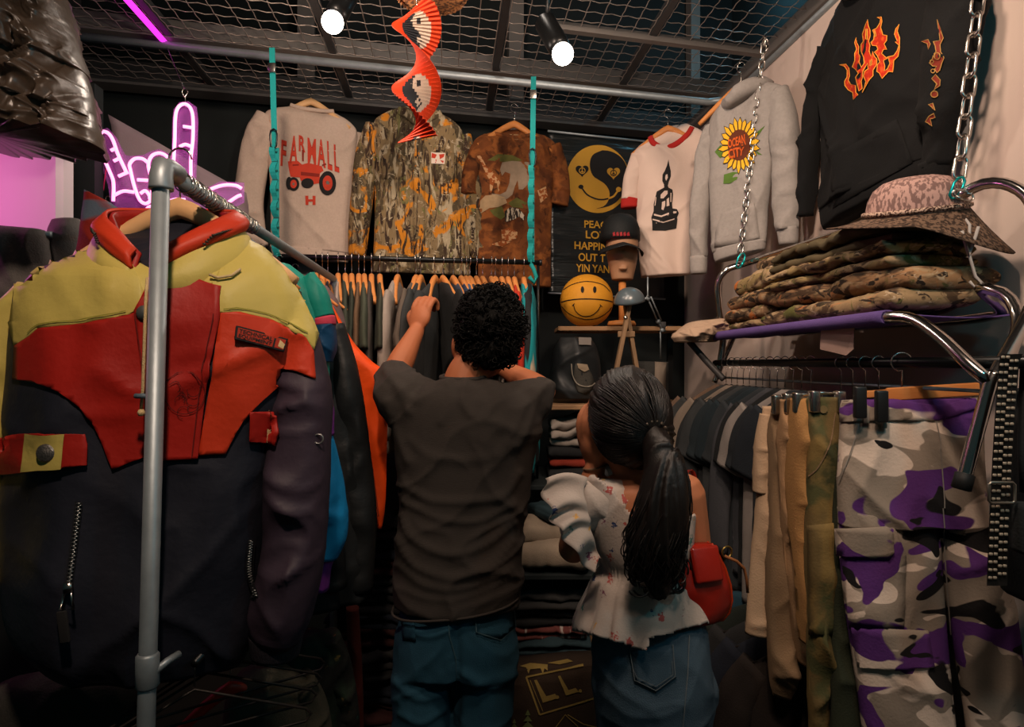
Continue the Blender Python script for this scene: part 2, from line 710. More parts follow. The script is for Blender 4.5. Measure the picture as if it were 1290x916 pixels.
def bar(p, q, w, h, name, m, parent):
    p, q = Vector(p), Vector(q)
    d = q - p
    rot = d.to_track_quat('X', 'Z').to_matrix()
    return MB().box((p + q) / 2, (d.length / 2, w / 2, h / 2), rot).build(name, m, parent, smooth=False)


bar(G(-2.3, 0, .03), G(1.0, 0, .03), .05, .10, 'beam', M_STEEL_D, grid)
bar(G(-2.3, 0, -.03), G(1.0, 0, -.03), .10, .012, 'beam', M_STEEL, grid)
bar(G(-2.3, -.45, .035), G(1.0, -.45, .035), .04, .07, 'beam', M_STEEL, grid)
MB().tube([G(-2.2, -.47, -.035), G(.9, -.47, -.035), G(.97, -.50, -.03), G(.99, -.6, -.03), G(.99, -2.3, -.03)], .017, 10).build('pipe', M_GALV, grid)
bar(G(-2.3, -1.45, .03), G(1.0, -1.45, .03), .05, .10, 'beam', M_STEEL, grid)
bar(G(.985, 0, 0), G(.985, -2.6, 0), .05, .06, 'beam', M_STEEL, grid)
for a in (-1.41, -.80, -.12, .47):
    bar(G(a, .02, .02), G(a, -2.6, .02), .028, .035, 'bar', M_STEEL_D, grid)
bar(G(.03, -.9, -.0), G(1.0, -.9, -.0), .03, .03, 'bar', M_STEEL, grid)


def wires(a0, a1, b0, b1, name):
    mb = MB()
    st = .066
    na = int((a1 - a0) / st)
    nb = int((b1 - b0) / st)

    def run(p0, p1, ph):
        L = (p1 - p0).length
        k = max(4, int(L / .0165))
        pts = []
        for i in range(k + 1):
            t = i / k
            p = p0.lerp(p1, t)
            p = p + Vector((0, 0, .0026 * math.cos(PI * i * .5 + ph) - .004 * vn(p.x * 2, p.y * 2)))
            pts.append(p)
        mb.tube(pts, .0019, 4, cap=False)
    for i in range(na + 1):
        a = a0 + (a1 - a0) * i / max(1, na)
        run(G(a, b0, .004), G(a, b1, .004), i * PI)
    for j in range(nb + 1):
        b = b0 + (b1 - b0) * j / max(1, nb)
        run(G(a0, b, .004), G(a1, b, .004), j * PI + PI / 2)
    o = mb.build(name, M_WIRE, grid)
    o['kind'] = 'stuff'


for (a0, a1) in ((-2.2, -1.43), (-1.39, -.82), (-.78, -.14), (-.10, .45), (.49, .97)):
    wires(a0, a1, -.43, -.03, 'wire_mesh')
    wires(a0, a1, -1.42, -.48, 'wire_mesh')

# magenta light tube lying along a ceiling bar
led = thing('light_tube', 'glowing magenta light tube fixed along a ceiling bar above the neon hand', 'light', G(-1.41, -.40, -.02))
M_LED = mat('magenta_glow', '#e02fd0', .4, var=0, bump=0, emit=2.2)
o0 = G(-1.41, -.40, -.02)
MB().tube([G(-1.43, -.42, -.02) - o0, G(-1.43, -1.4, -.02) - o0], .011, 8).build('tube', M_LED, led)
MB().tube([G(-1.43, -.39, -.02) - o0, G(-1.43, -.425, -.02) - o0], .014, 8).build('end_cap', M_BLKPLASTIC, led)


# track spot heads with globe bulbs
def spot_head(label, p_top, p_bulb, power):
    p_top, p_bulb = Vector(p_top), Vector(p_bulb)
    t = thing('spotlight', label, 'lamp', p_bulb)
    d = (p_top - p_bulb).normalized()
    rel = lambda k: d * k
    MB().tube([rel(.022), rel(.03), rel(.05), rel(.17), rel(.18), rel(.185)], [.026, .034, .036, .036, .03, .012], 20).build('housing', M_BLKMETAL, t)
    MB().tube([rel(.15), rel(.15) + Vector((0, .0, .10)), rel(.15) + Vector((0, 0, .3))], .006, 8).build('bracket', M_BLKMETAL, t)
    rot = d.to_track_quat('Z', 'Y').to_matrix()
    prof = [(.0005, -.036)] + [(.034 * math.sin(a), -.034 * math.cos(a)) for a in np.linspace(.2, 2.5, 12)] + [(.018, .035)]
    MB().lathe(prof, (0, 0, 0), 20, rot).build('bulb', M_BULB, t)
    lamp('bulb_light', 'POINT', p_bulb - d * .06, power, (1, .84, .70), .035)


spot_head('black cylinder spotlight aimed down above the sweatshirt with the tractor', P(455, -40, 2.12), P(419, 28, 2.0), 11)
spot_head('black cylinder spotlight aimed down above the poster', P(668, -5, 2.16), P(709, 68, 2.0), 11)

# ------------------------------------------------------------------ hangers
def hanger_mesh(w=.205, drop=.115, t=.011, h=.026):
    """wooden hanger in local x/z, hook foot at the origin; arms curve down to +-w"""
    rows = []
    for i in range(23):
        u = -1 + 2 * i / 22
        z = -drop * (abs(u) ** 1.25) + .002
        hh = h * (1 - .45 * abs(u)) * .62
        rows.append([u * w, -.018 * u * u, z, t * (1 - .15 * abs(u)), hh])
    rows = np.array(rows)
    C = rows[:, :3]
    A = np.stack([rows[:, 3] * 0, rows[:, 3], rows[:, 3] * 0], -1)
    T = np.gradient(C, axis=0)
    B = np.stack([-T[:, 2], T[:, 0] * 0, T[:, 0]], -1)
    B = B / np.linalg.norm(B, axis=1)[:, None] * rows[:, 4:5]
    return loft(C, A, B, 10, .75)[:2]


def hook_pts(h=.055, r=.02):
    pts = [(0, 0, .0), (0, 0, h * .6)]
    for a in np.linspace(-PI / 2 - .2, PI * .95, 14):
        pts.append((-r * math.cos(a) * 1, 0, h + r + r * math.sin(a)))
    return pts


_hm = hanger_mesh()
HB = mk('hanger_arms', *_hm, M_WOOD)
HH = MB().tube(hook_pts(), .0016, 6).build('hook', M_HOOK)
for _o in (HB, HH):
    COL.objects.unlink(_o)


def hanger(loc, rotz, label, group=None, m=None, bottom_bar=False, s=1.0, name='wooden_hanger', tilt=0):
    t = thing(name, label, 'hanger', loc, rotz, group)
    t.scale = (s * .84, s, s)
    t.rotation_euler[1] = tilt
    for src, nm in ((HB, 'arms'), (HH, 'hook')):
        c = bpy.data.objects.new(nm, src.data)
        COL.objects.link(c)
        c.parent = t
        if nm == 'arms' and m is not None:
            setmat(c, m)
    if bottom_bar:
        MB().tube([(-.19, -.012, -.07), (.19, -.012, -.07)], .006, 8).build('trouser_bar', m or M_WOOD, t)
    return t


ANG = math.radians(13.3)
WANG = -math.atan2(1, .085)
HOODG = mat('grey_marl', '#8b8580', .95, var=.16, vscale=90, bump=.25)
M_SWEAT = mat('oatmeal_marl', '#b7a394', .95, var=.12, vscale=110, bump=.3)
M_RED = mat('print_red', '#b83a26', .8, var=.12, vscale=40, bump=0)
M_REDD = mat('print_dark_red', '#7d2218', .8, var=.15, vscale=40, bump=0)
M_INK = mat('print_black', '#1d1c1c', .85, var=.1, bump=0)
M_GREYINK = mat('print_grey', '#6b6560', .85, var=.2, vscale=30, bump=0)
M_WHITEINK = mat('print_white', '#d9c9ba', .85, var=.05, bump=0)


def zc(ox, oy, sc):
    return lambda pts: [(ox + x / sc, oy + y / sc) for x, y in pts]


# ---- tractor sweatshirt
pl = Pl(386, 128, 3.02, ANG)
g = Garm('sweatshirt', 'oatmeal sweatshirt printed with a red tractor and the word FARMALL', 'sweatshirt', pl)
g.body('torso', [(368, 134, 419, 142, .018), (347, 136, 436, 150, .045), (334, 143, 449, 164, .06), (335, 175, 449, 186, .07), (340, 230, 446, 234, .075), (341, 296, 442, 303, .07), (340, 312, 441, 320, .065)], M_SWEAT, amp=.010, seed=3, neck=.02)
g.sleeve('sleeve', [(338, 147, 15, .03), (325, 175, 17, .045), (318, 215, 18, .05), (314, 255, 17, .05), (318, 290, 16, .045), (325, 312, 13, .035)], M_SWEAT, amp=.012, seed=4)
g.sleeve('sleeve', [(447, 166, 11, .03, .03), (449, 205, 12, .04, .05), (447, 255, 12, .04, .06), (445, 300, 11, .035, .06)], M_SWEAT, seed=5, keep=False)
g.body('hem_band', [(341, 310, 441, 318, .066), (342, 317, 440, 325, .066), (344, 323, 438, 331, .06)], M_SWEAT, K=8, amp=.004, seed=3)
g.sleeve('collar_rib', [(366, 133, 2.5, .012, -.012), (378, 138, 2.5, .012, -.028), (394, 141, 2.5, .012, -.034), (410, 142, 2.5, .012, -.028), (421, 141, 2.5, .012, -.012)], M_SWEAT, amp=.0, seed=5)
Z = zc(290, 100, 3.817)
letters = [('F', 245, 290, 270, 415, -8), ('A', 287, 268, 325, 402, -6), ('R', 330, 268, 362, 345, 0), ('M', 372, 280, 413, 405, 2), ('A', 418, 285, 458, 420, 5), ('L', 467, 295, 490, 432, 6), ('L', 500, 312, 523, 442, 8)]
for mm, gr, of in ((M_REDD, 1.02, .0022), (M_RED, .90, .0034)):
    polys = []
    for ch, x0, y0, x1, y1, sk in letters:
        q = Z([(x0 - sk * .3, y0), (x1 - sk * .3, y0 + 8), (x1 + sk * .3, y1 + 8), (x0 + sk * .3, y1)])
        polys += text_px(ch, q, .035 if gr > 1 else .015)
    g.decal('lettering', polys, mm, of, .03)
tr = lambda *p: Z(p)
g.decal('tractor_print', [tr((278, 395), (325, 392), (345, 410), (375, 402), (440, 418), (448, 440), (432, 452), (430, 500), (400, 505), (370, 490), (340, 488), (335, 472), (290, 468), (284, 440))], M_RED, .003, .03)
g.decals('tractor_shade', [tr((340, 445), (430, 455), (428, 470), (340, 462)), tr((345, 340), (355, 340), (354, 395), (346, 395)), tr((300, 410), (330, 408), (330, 415), (300, 417)), tr((440, 410), (460, 404), (462, 410), (442, 418))], M_REDD, .0042, .04)
wheels = [(468, 500, 41, 58), (305, 504, 28, 33), (283, 500, 15, 31), (372, 500, 30, 24)]
g.decals('tyre_print', [Z(circ(x, y, rx, 26, ry)) for x, y, rx, ry in wheels], M_INK, .005, .05)
g.decals('hub_print', [Z(circ(x, y, rx * .58, 20, ry * .62)) for x, y, rx, ry in wheels[:2]], M_RED, .0062, .05)
g.decals('hub_ring', [Z(circ(x, y, rx * .2, 12, ry * .2)) for x, y, rx, ry in wheels[:2]], M_GREYINK, .0070, .05)
g.decal('lettering', text_px('H', Z([(362, 560), (410, 560), (410, 604), (362, 604)]), .05), M_RED, .003, .05)
hanger(pl.O + Vector((.02, .005, -.0)), ANG, 'wooden hanger holding the tractor sweatshirt', 'hangers of the display row', M_WOODL, s=1.05)

# ---- hunting shirt
M_HUNT = camo('leaf_camouflage', '#7d6a4c', [('#4d4230', 9, .52, 1, (1, 1, .6), .03), ('#a3957a', 13, .56, 2, (1.6, 1, .5), .03), ('#c07a22', 7, .60, 3, (1, 1, 1), .02), ('#3a2c22', 14, .58, 4, (2.4, 1, .5), .02), ('#6d6a40', 22, .64, 5, (1, 1, .4), .03), ('#2b241e', 30, .64, 6, (2.2, 1, .6), .02), ('#b3a489', 40, .66, 8, (.7, 1, 1.5), .03)], warp=1.4)
pl = Pl(528, 132, 3.08, ANG)
g = Garm('hunting_shirt', 'leaf camouflage button shirt with orange patches hung behind the paper spiral', 'shirt', pl)
g.body('torso', [(506, 134, 552, 141, .025), (487, 141, 569, 151, .05), (472, 152, 582, 165, .065), (470, 185, 588, 194, .08), (472, 260, 588, 264, .085), (470, 325, 592, 330, .08), (468, 343, 592, 348, .07)], M_HUNT, amp=.016, seed=8, fold=(12, 1.6))
g.sleeve('sleeve', [(474, 160, 14, .03), (462, 195, 14, .045), (457, 240, 14, .05), (452, 290, 13, .045), (450, 322, 11, .04)], M_HUNT, amp=.012, seed=4)
g.sleeve('sleeve', [(580, 172, 14, .03), (591, 215, 14, .045), (597, 260, 14, .05), (600, 300, 13, .045), (604, 324, 10, .035)], M_HUNT, amp=.012, seed=6)
g.decal('placket', [[(520, 152), (534, 153), (536, 340), (521, 339)]], M_HUNT, .004, .03, thick=.003)
g.decal('chest_pocket', [[(545, 190), (575, 193), (576, 230), (546, 228)]], M_HUNT, .003, .03, thick=.002)
g.decal('chest_pocket', [[(480, 188), (508, 189), (508, 226), (481, 226)]], M_HUNT, .003, .03, thick=.002)
g.sleeve('collar', [(500, 140, 5, .012, -.02), (512, 147, 6, .014, -.05), (527, 158, 6, .014, -.07), (541, 150, 6, .014, -.055), (556, 145, 5, .012, -.02)], M_HUNT, amp=.002, seed=6)
g.decal('emblem', [[(544, 193), (550, 195), (548, 200), (543, 199)], [(553, 195), (560, 194), (559, 198), (554, 201)], [(545, 202), (550, 201), (549, 206)], [(554, 202), (559, 203), (558, 206)]], M_RED, .006, .05)
g.decal('emblem_ground', [[(543, 192), (561, 193), (560, 207), (543, 206)]], M_WHITEINK, .0045, .05)
hanger(pl.O + Vector((-.005, .0, -.02)), ANG, 'wooden hanger holding the leaf camouflage shirt', 'hangers of the display row', M_WOODL, s=1.05)

# ---- animal t-shirt
M_DYE = camo('rust_tie_dye', '#71401f', [('#4f2a15', 9, .52, 1, (1, 1, 1), .12), ('#8e5428', 16, .56, 2, (1, 1, 1), .08), ('#3d2213', 24, .62, 5, (1, 1, 1), .06)], warp=.6)
pl = Pl(648, 160, 3.17, ANG)
g = Garm('printed_shirt', 'rust tie-dyed t-shirt printed with an elephant, giraffe and zebra', 'shirt', pl)
g.body('torso', [(624, 168, 671, 168, .018), (608, 170, 687, 171, .045), (596, 180, 701, 184, .06), (596, 205, 698, 208, .068), (600, 262, 695, 264, .068), (602, 330, 694, 332, .064), (602, 358, 694, 362, .06)], M_DYE, amp=.009, seed=12, neck=.025)
g.sleeve('sleeve', [(694, 184, 13, .03), (704, 212, 12, .045), (707, 238, 11.5, .05), (704, 258, 12, .045)], M_DYE, amp=.01, seed=14)
g.sleeve('sleeve', [(603, 186, 10, .03), (594, 215, 11, .045), (591, 245, 11, .05)], M_DYE, amp=.006, seed=15)
g.sleeve('collar_rib', [(622, 168, 2.2, .01, -.012), (634, 173, 2.2, .01, -.03), (648, 175, 2.2, .01, -.036), (662, 173, 2.2, .01, -.03), (673, 168, 2.2, .01, -.012)], M_DYE, amp=.0, seed=5)
Z = zc(580, 130, 3.817)
M_ELE = mat('print_elephant', '#8c7a66', .85, var=.35, vscale=30, bump=0)
M_SAND = mat('print_sand', '#a58a68', .85, var=.35, vscale=40, bump=0)
M_GIR = camo('print_giraffe', '#b98f66', [('#8d4a22', 60, .5, 3, (1, 1, 1), .02)], bump=0)
M_ZEB = camo('print_zebra', '#c0b29c', [('#2a2420', 26, .5, 3, (5, 1, 1), .02)], bump=0)
M_LEAFP = mat('print_olive', '#5b5a2a', .85, var=.4, vscale=40, bump=0)
g.decals('foliage_print', [Z([(130, 275), (180, 245), (250, 250), (300, 275), (250, 285), (190, 280)]), Z([(140, 515), (200, 495), (215, 545), (195, 560), (160, 540)]), Z([(230, 480), (270, 455), (320, 480), (300, 505), (250, 500)])], M_LEAFP, .002, .04)
g.decal('elephant_print', [Z([(200, 285), (250, 278), (330, 285), (345, 330), (330, 385), (300, 415), (280, 415), (275, 370), (262, 400), (250, 440), (225, 460), (190, 465), (155, 455), (150, 435), (190, 440), (220, 425), (235, 385), (240, 340), (215, 330), (200, 350), (190, 320)])], M_ELE, .003, .04)
g.decal('rhino_print', [Z([(95, 470), (120, 445), (170, 440), (215, 455), (225, 480), (180, 500), (140, 505), (100, 530), (78, 525), (95, 500)])], M_SAND, .004, .04)
g.decal('giraffe_print', [Z([(80, 255), (95, 250), (110, 275), (125, 305), (155, 330), (170, 355), (190, 380), (190, 430), (182, 430), (176, 385), (160, 385), (150, 430), (142, 430), (140, 370), (118, 330), (100, 285), (85, 272)])], M_GIR, .004, .04)
g.decal('zebra_print', [Z([(212, 520), (240, 500), (285, 510), (310, 545), (305, 565), (285, 545), (255, 560), (215, 572)])], M_ZEB, .004, .04)
g.decals('tiger_print', [Z([(195, 610), (235, 600), (275, 620), (270, 650), (230, 665), (200, 650)]), Z([(145, 680), (200, 662), (240, 668), (200, 690)]), Z([(370, 420), (410, 400), (420, 450), (385, 480)])], M_GIR, .003, .04)
g.decal('size_tag', [Z([(238, 150), (278, 152), (278, 175), (238, 174)])], M_SAND, .002, .05)
hanger(pl.O + Vector((.0, .0, .012)), ANG, 'wooden hanger holding the animal print t-shirt', 'hangers of the display row', M_WOOD, s=1.1)

# ---- ringer t-shirt
M_TEE = mat('cream_jersey', '#c9b3a6', .95, var=.06, vscale=9, bump=.15)
M_RIB = mat('red_rib', '#a3241f', .9, var=.1, bump=.3, bscale=300)
pl = Pl(842, 160, 2.92, math.radians(-22))
g = Garm('ringer_shirt', 'cream ringer t-shirt with red collar and a black seated statue print', 'shirt', pl)
g.body('torso', [(820, 176, 871, 161, .018), (807, 183, 880, 163, .045), (798, 193, 889, 170, .06), (799, 220, 886, 206, .068), (802, 270, 880, 268, .07), (806, 335, 872, 331, .075), (808, 350, 870, 345, .075)], M_TEE, amp=.012, seed=21, fold=(15, 1.4), neck=.04)
g.sleeve('sleeve', [(806, 196, 11, .03), (797, 225, 11, .045), (793, 252, 10.5, .045)], M_TEE, amp=.007, seed=24)
g.sleeve('cuff_rib', [(794, 250, 11, .047), (793, 256, 11, .047), (793, 262, 10.5, .045)], M_RIB, K=6, amp=.0, seed=24)
g.sleeve('sleeve', [(884, 176, 10, .03, .02), (889, 205, 11, .04, .03), (889, 235, 11, .04, .03)], M_TEE, amp=.006, seed=25)
g.sleeve('collar_rib', [(819, 172, 3.2, .012, .0), (824, 182, 3.4, .012, -.03), (838, 189, 3.6, .012, -.042), (853, 184, 3.6, .012, -.042), (866, 172, 3.4, .012, -.03), (872, 160, 3.2, .012, .0)], M_RIB, amp=.0, seed=5)
Z = zc(690, 150, 4.362)
Z = zc(815, 195, 8.72)
g.decal('statue_print', [Z([(238, 50), (245, 110), (262, 180), (262, 240), (240, 300), (228, 340), (235, 360), (280, 385), (285, 440), (275, 540), (280, 590), (330, 600), (350, 640), (330, 690), (335, 710), (322, 810), (200, 835), (60, 830), (58, 740), (50, 690), (75, 620), (75, 540), (95, 460), (110, 405), (160, 375), (190, 360), (188, 330), (170, 290), (172, 220), (195, 180), (220, 120)])], M_INK, .003, .015)
g.decals('statue_light', [Z(q) for q in ([(205, 225), (225, 215), (230, 255), (212, 290), (200, 260)], [(150, 440), (190, 395), (225, 395), (225, 430), (180, 480), (150, 480)], [(165, 520), (200, 505), (200, 560), (180, 610), (160, 600)], [(215, 490), (240, 470), (245, 560), (215, 570)], [(95, 470), (105, 460), (95, 560), (85, 560)], [(80, 650), (160, 670), (240, 640), (240, 658), (160, 688), (80, 668)], [(65, 705), (180, 735), (300, 700), (300, 712), (180, 747), (65, 720)], [(290, 625), (325, 620), (320, 640), (290, 645)], [(258, 420), (268, 420), (266, 520), (256, 520)])], M_TEE, .0045, .015)
hanger(pl.O + Vector((.0, .01, -.005)), math.radians(-22), 'wooden hanger holding the ringer t-shirt', 'hangers of the display row', M_WOOD, s=.95)

# ---- grey hoodie with sunflower
pl = Pl(940, 105, 2.42, math.radians(-45))
g = Garm('hooded_sweatshirt', 'grey marl hoodie with a sunflower print on the plaster wall', 'hoodie', pl)
g.body('torso', [(917, 122, 962, 103, .03), (904, 134, 976, 105, .05), (894, 155, 988, 112, .07), (895, 200, 976, 180, .08), (896, 260, 969, 250, .085), (897, 310, 966, 296, .08), (898, 320, 965, 305, .075)], HOODG, amp=.012, seed=31)
g.body('hem_band', [(899, 317, 965, 302, .074), (900, 326, 964, 309, .074), (902, 331, 963, 314, .068)], HOODG, K=8, amp=.004, seed=31)
g.sleeve('sleeve', [(898, 158, 12, .03), (889, 195, 12, .045), (884, 245, 12, .05), (880, 295, 11, .045), (880, 325, 11, .04)], HOODG, amp=.009, seed=34)
g.sleeve('cuff', [(880, 323, 11, .042), (880, 335, 10.5, .042), (880, 345, 10, .04)], HOODG, K=6, amp=0, seed=34)
g.sleeve('sleeve', [(975, 118, 18, .03), (985, 150, 18, .05), (990, 200, 17, .055), (990, 250, 17, .05), (992, 290, 14, .045)], HOODG, amp=.011, seed=36)
g.sleeve('cuff', [(992, 288, 13, .045), (993, 300, 12, .042), (993, 308, 11, .04)], HOODG, K=6, amp=0, seed=34)
g.sleeve('hood', [(914, 132, 6, .03, -.03), (928, 133, 8, .045, -.075), (946, 119, 10, .05, -.08), (962, 106, 9, .04, -.03), (967, 98, 6, .03, .02)], HOODG, amp=.006, seed=38)
g.decal('front_pocket', [[(910, 268), (950, 255), (957, 300), (900, 312), (902, 290)]], HOODG, .004, .03, thick=.002)
Z = zc(860, 60, 3.157)
M_PETAL = mat('print_yellow', '#d9a526', .85, var=.12, vscale=60, bump=0)
M_GREENP = mat('print_green', '#4d6b2a', .85, var=.2, vscale=40, bump=0)
M_ORINK = mat('print_orange', '#c4551f', .85, var=.1, bump=0)
g.decals('leaf_print', [Z([(128, 415), (150, 388), (170, 392), (172, 430), (150, 440)]), Z([(162, 542), (165, 505), (200, 495), (228, 497), (215, 525), (190, 540)]), Z([(285, 405), (318, 428), (300, 425)]), Z([(290, 340), (328, 310), (300, 350)])], M_GREENP, .002, .05)
pet, pet2 = [], []
cx_, cy_ = 226, 388
for i in range(22):
    a = 2 * PI * i / 22
    r0, r1 = .5, 1.0 + .06 * math.sin(i * 2.4)
    f = lambda r, b: (cx_ + 82 * r * math.cos(b) * 1.0 + 8 * r * math.sin(b), cy_ + 112 * r * math.sin(b) - 18 * r * math.cos(b))
    q = [f(.45, a - .12), f(.8, a - .15), f(r1, a), f(.8, a + .15), f(.45, a + .12)]
    pet2.append(Z(q))
    q = [f(.5, a - .09), f(.8, a - .11), f(r1 * .95, a), f(.8, a + .11), f(.5, a + .09)]
    pet.append(Z(q))
g.decal('petal_outline', pet2, M_INK, .003, .02)
g.decal('petal_print', pet, M_PETAL, .0045, .02)
g.decal('flower_centre', [Z([f(.55, a) for a in np.linspace(0, 2 * PI, 20, endpoint=False)])], mat('print_brown', '#5a2b17', .85, bump=0), .006, .02)
g.decal('lettering', text_px('OCEAN', Z([(180, 368), (250, 345), (252, 385), (184, 402)]), .03) + text_px('CITY', Z([(184, 408), (245, 392), (242, 428), (186, 444)]), .03), M_ORINK, .0085, .02)
hanger(pl.O + Vector((-.02, .0, -.01)), math.radians(-45), 'wooden hanger holding the grey sunflower hoodie', 'hangers of the display row', M_WOOD, s=.95)

# ---- black hoodie with flames
M_BLKH = mat('black_fleece', '#0a0b0c', .95, var=.2, vscale=30, bump=.25)
pl = Pl(1110, -20, 1.86, WANG)
g = Garm('hooded_sweatshirt', 'large black hoodie with embroidered red and orange flames', 'hoodie', pl)
g.body('torso', [(1080, -20, 1150, -75, .03), (1054, 18, 1195, -100, .05), (1036, 52, 1222, -110, .06), (1034, 110, 1180, 10, .07), (1034, 180, 1170, 120, .075), (1034, 255, 1168, 190, .07), (1035, 268, 1167, 200, .068)], M_BLKH, amp=.014, seed=41)
g.body('hem_band', [(1035, 264, 1167, 197, .066), (1037, 282, 1166, 212, .066), (1040, 290, 1164, 220, .06)], M_BLKH, K=8, amp=.005, seed=41)
g.sleeve('sleeve', [(1044, 60, 14, .03), (1030, 110, 15, .05), (1022, 165, 14, .05), (1016, 220, 13, .045), (1014, 272, 10, .04)], M_BLKH, amp=.012, seed=44)
g.sleeve('sleeve', [(1205, -70, 36, .03, -.02), (1214, 0, 46, .05, -.03), (1208, 60, 44, .055, -.035), (1200, 120, 36, .055, -.035), (1190, 175, 24, .05, -.03), (1188, 212, 19, .045, -.03)], M_BLKH, amp=.012, seed=46)
g.sleeve('cuff', [(1188, 205, 20, .047, -.03), (1187, 218, 18, .045, -.03), (1186, 226, 17, .042, -.03)], M_BLKH, K=6, amp=.0, seed=46)
g.sleeve('hood', [(1076, -8, 9, .03, -.03), (1094, -14, 12, .045, -.07), (1122, -40, 14, .05, -.08), (1148, -70, 12, .04, -.03)], M_BLKH, amp=.006, seed=48)
g.decal('front_pocket', [[(1060, 190), (1130, 150), (1150, 205), (1050, 262), (1048, 235)]], M_BLKH, .004, .03, thick=.002)
Z = zc(1000, 0, 3.159)
Z = zc(1050, 10, 5.727)
fl = [[(48, 410), (95, 405), (118, 435), (122, 490), (112, 520), (130, 550), (165, 560), (165, 610), (180, 625), (150, 660), (145, 610), (110, 590), (88, 560), (85, 530), (103, 500), (105, 450), (85, 420)],
      [(168, 215), (172, 250), (188, 280), (185, 330), (197, 350), (190, 390), (205, 430), (225, 400), (222, 360), (205, 310), (205, 265), (222, 240), (215, 190), (238, 120), (250, 85), (255, 125), (268, 160), (270, 200), (258, 240), (268, 270), (262, 310), (275, 350), (288, 315), (300, 350), (318, 370), (316, 410), (290, 450), (290, 490), (262, 520), (212, 610), (240, 530), (222, 490), (228, 460), (255, 440), (250, 400), (232, 430), (215, 460), (215, 500), (205, 530), (212, 580), (188, 600), (180, 560), (165, 500), (185, 470), (165, 440), (142, 425), (160, 380), (158, 330), (172, 300), (158, 250)],
      [(275, 250), (295, 230), (300, 190), (288, 160), (318, 145), (340, 110), (345, 80), (320, 68), (350, 65), (355, 95), (345, 140), (362, 195), (390, 200), (388, 235), (370, 260), (388, 300), (365, 300), (352, 330), (385, 360), (395, 355), (440, 345), (465, 310), (478, 270), (450, 245), (465, 240), (445, 190), (455, 150), (478, 118), (465, 170), (482, 215), (480, 300), (470, 350), (440, 380), (435, 440), (432, 462), (400, 460), (355, 510), (335, 470), (318, 460), (322, 410), (340, 390), (322, 345), (300, 320), (325, 300), (318, 275), (285, 270)]]
holes = [[(400, 360), (412, 400), (395, 440), (372, 455), (375, 420), (365, 380)], [(240, 150), (248, 150), (250, 230), (238, 225)], [(300, 160), (308, 175), (312, 205), (302, 210)], [(270, 385), (282, 370), (280, 410), (268, 420)]]
sl = [[(640, 240), (690, 230), (705, 260), (690, 300), (685, 260)],
      [(725, 245), (770, 235), (755, 85), (780, 180), (795, 215), (770, 270), (775, 320), (800, 360), (785, 400), (770, 450), (750, 470), (735, 440), (750, 420), (720, 420), (698, 395), (720, 365), (725, 340), (745, 315), (735, 280)],
      [(715, 510), (740, 480), (772, 520), (770, 560), (730, 590), (750, 550), (735, 530)], circ(732, 622, 24, 16), [(690, 700), (720, 690), (735, 740), (715, 720)],
      [(670, 820), (695, 780), (725, 760), (735, 790), (705, 800), (715, 850), (690, 830)]]
M_FLR = camo('embroidery_red', '#a3240f', [('#c9481a', 60, .55, 3, (1, 1, 1), .05)], bump=.3)
M_FLY = mat('embroidery_yellow', '#cf8a30', .8, var=.15, bump=.2)
g.decal('flame_embroidery', [Z(q) for q in fl], M_FLR, .003, .03)
g.decals('flame_gap', [Z(q) for q in holes], M_BLKH, .0036, .03)
g.decal('flame_outline', [s_ for q in fl + holes for s_ in stroke(Z(q), 1.1, True)], M_FLY, .0042, .05)
M_FLR2 = mat('embroidery_dull_red', '#6b2415', .85, bump=.2)
M_FLY2 = mat('embroidery_dull_gold', '#8d6a36', .85, bump=.2)
g.decal('sleeve_flame', [Z(q) for q in sl], M_FLR2, .003, .03)
g.decal('sleeve_flame_outline', [s_ for q in sl for s_ in stroke(Z(q), 1.1, True)] + stroke(Z(circ(752, 348, 20, 14)), 1.1, True) + stroke(Z(circ(716, 385, 12, 12)), 1.0, True) + stroke(Z(circ(722, 455, 14, 12)), 1.0, True), M_FLY2, .0042, .05)

# ------------------------------------------------------------------ left rack: galvanised pipe, ski jacket and the jackets behind it
rack = thing('pipe_rack', 'galvanised steel pipe clothes rack in front of the ski jacket', 'clothes rack', P(186, 916, 1.02) - Vector((0, 0, P(186, 916, 1.02).z)))
ro = rack.location.copy()
ptop = P(203, 222, 1.02)
pbot = P(184, 916, 1.02)
d_ = (pbot - ptop)
foot = ptop + d_ * ((ptop.z - .02) / (ptop.z - pbot.z))
RAIL0 = ptop + Vector((.0, .012, .012))
RAIL1 = Vector((-.66, 2.35, ptop.z + .012))
MB().tube([foot - ro, ptop - ro], .0135, 20).build('upright', M_GALV, rack)
MB().tube([RAIL0 - ro, RAIL1 - ro], .0125, 16).build('rail', M_GALV, rack)
# elbow fitting
el = MB()
el.tube([ptop - ro + Vector((0, 0, -.022)), ptop - ro + Vector((0, 0, -.018)), ptop - ro + Vector((0, 0, .0)), ptop - ro + Vector((0, .006, .016)), ptop - ro + Vector((.001, .022, .018)), ptop - ro + Vector((.002, .045, .014))], [.0185, .019, .0175, .0175, .017, .0175], 20)
el.build('elbow', M_GALV, rack)
cpt = ptop + d_ * ((846 - 222) / (916 - 222.0))
MB().tube([cpt - ro + Vector((0, 0, .030)), cpt - ro + Vector((0, 0, .026)), cpt - ro + Vector((0, 0, -.022)), cpt - ro + Vector((0, 0, -.026))], [.0145, .0175, .0175, .0145], 20).build('clamp', M_GALV, rack)
MB().tube([cpt - ro + Vector((.012, .0, .0)), cpt - ro + Vector((.022, .02, .008)), cpt - ro + Vector((.03, .04, .01))], .006, 10).build('clamp_bolt', M_GALV, rack)
MB().tube([Vector((RAIL1.x, RAIL1.y, .01)) - ro, RAIL1 - ro], .0135, 14).build('upright', M_GALV, rack)
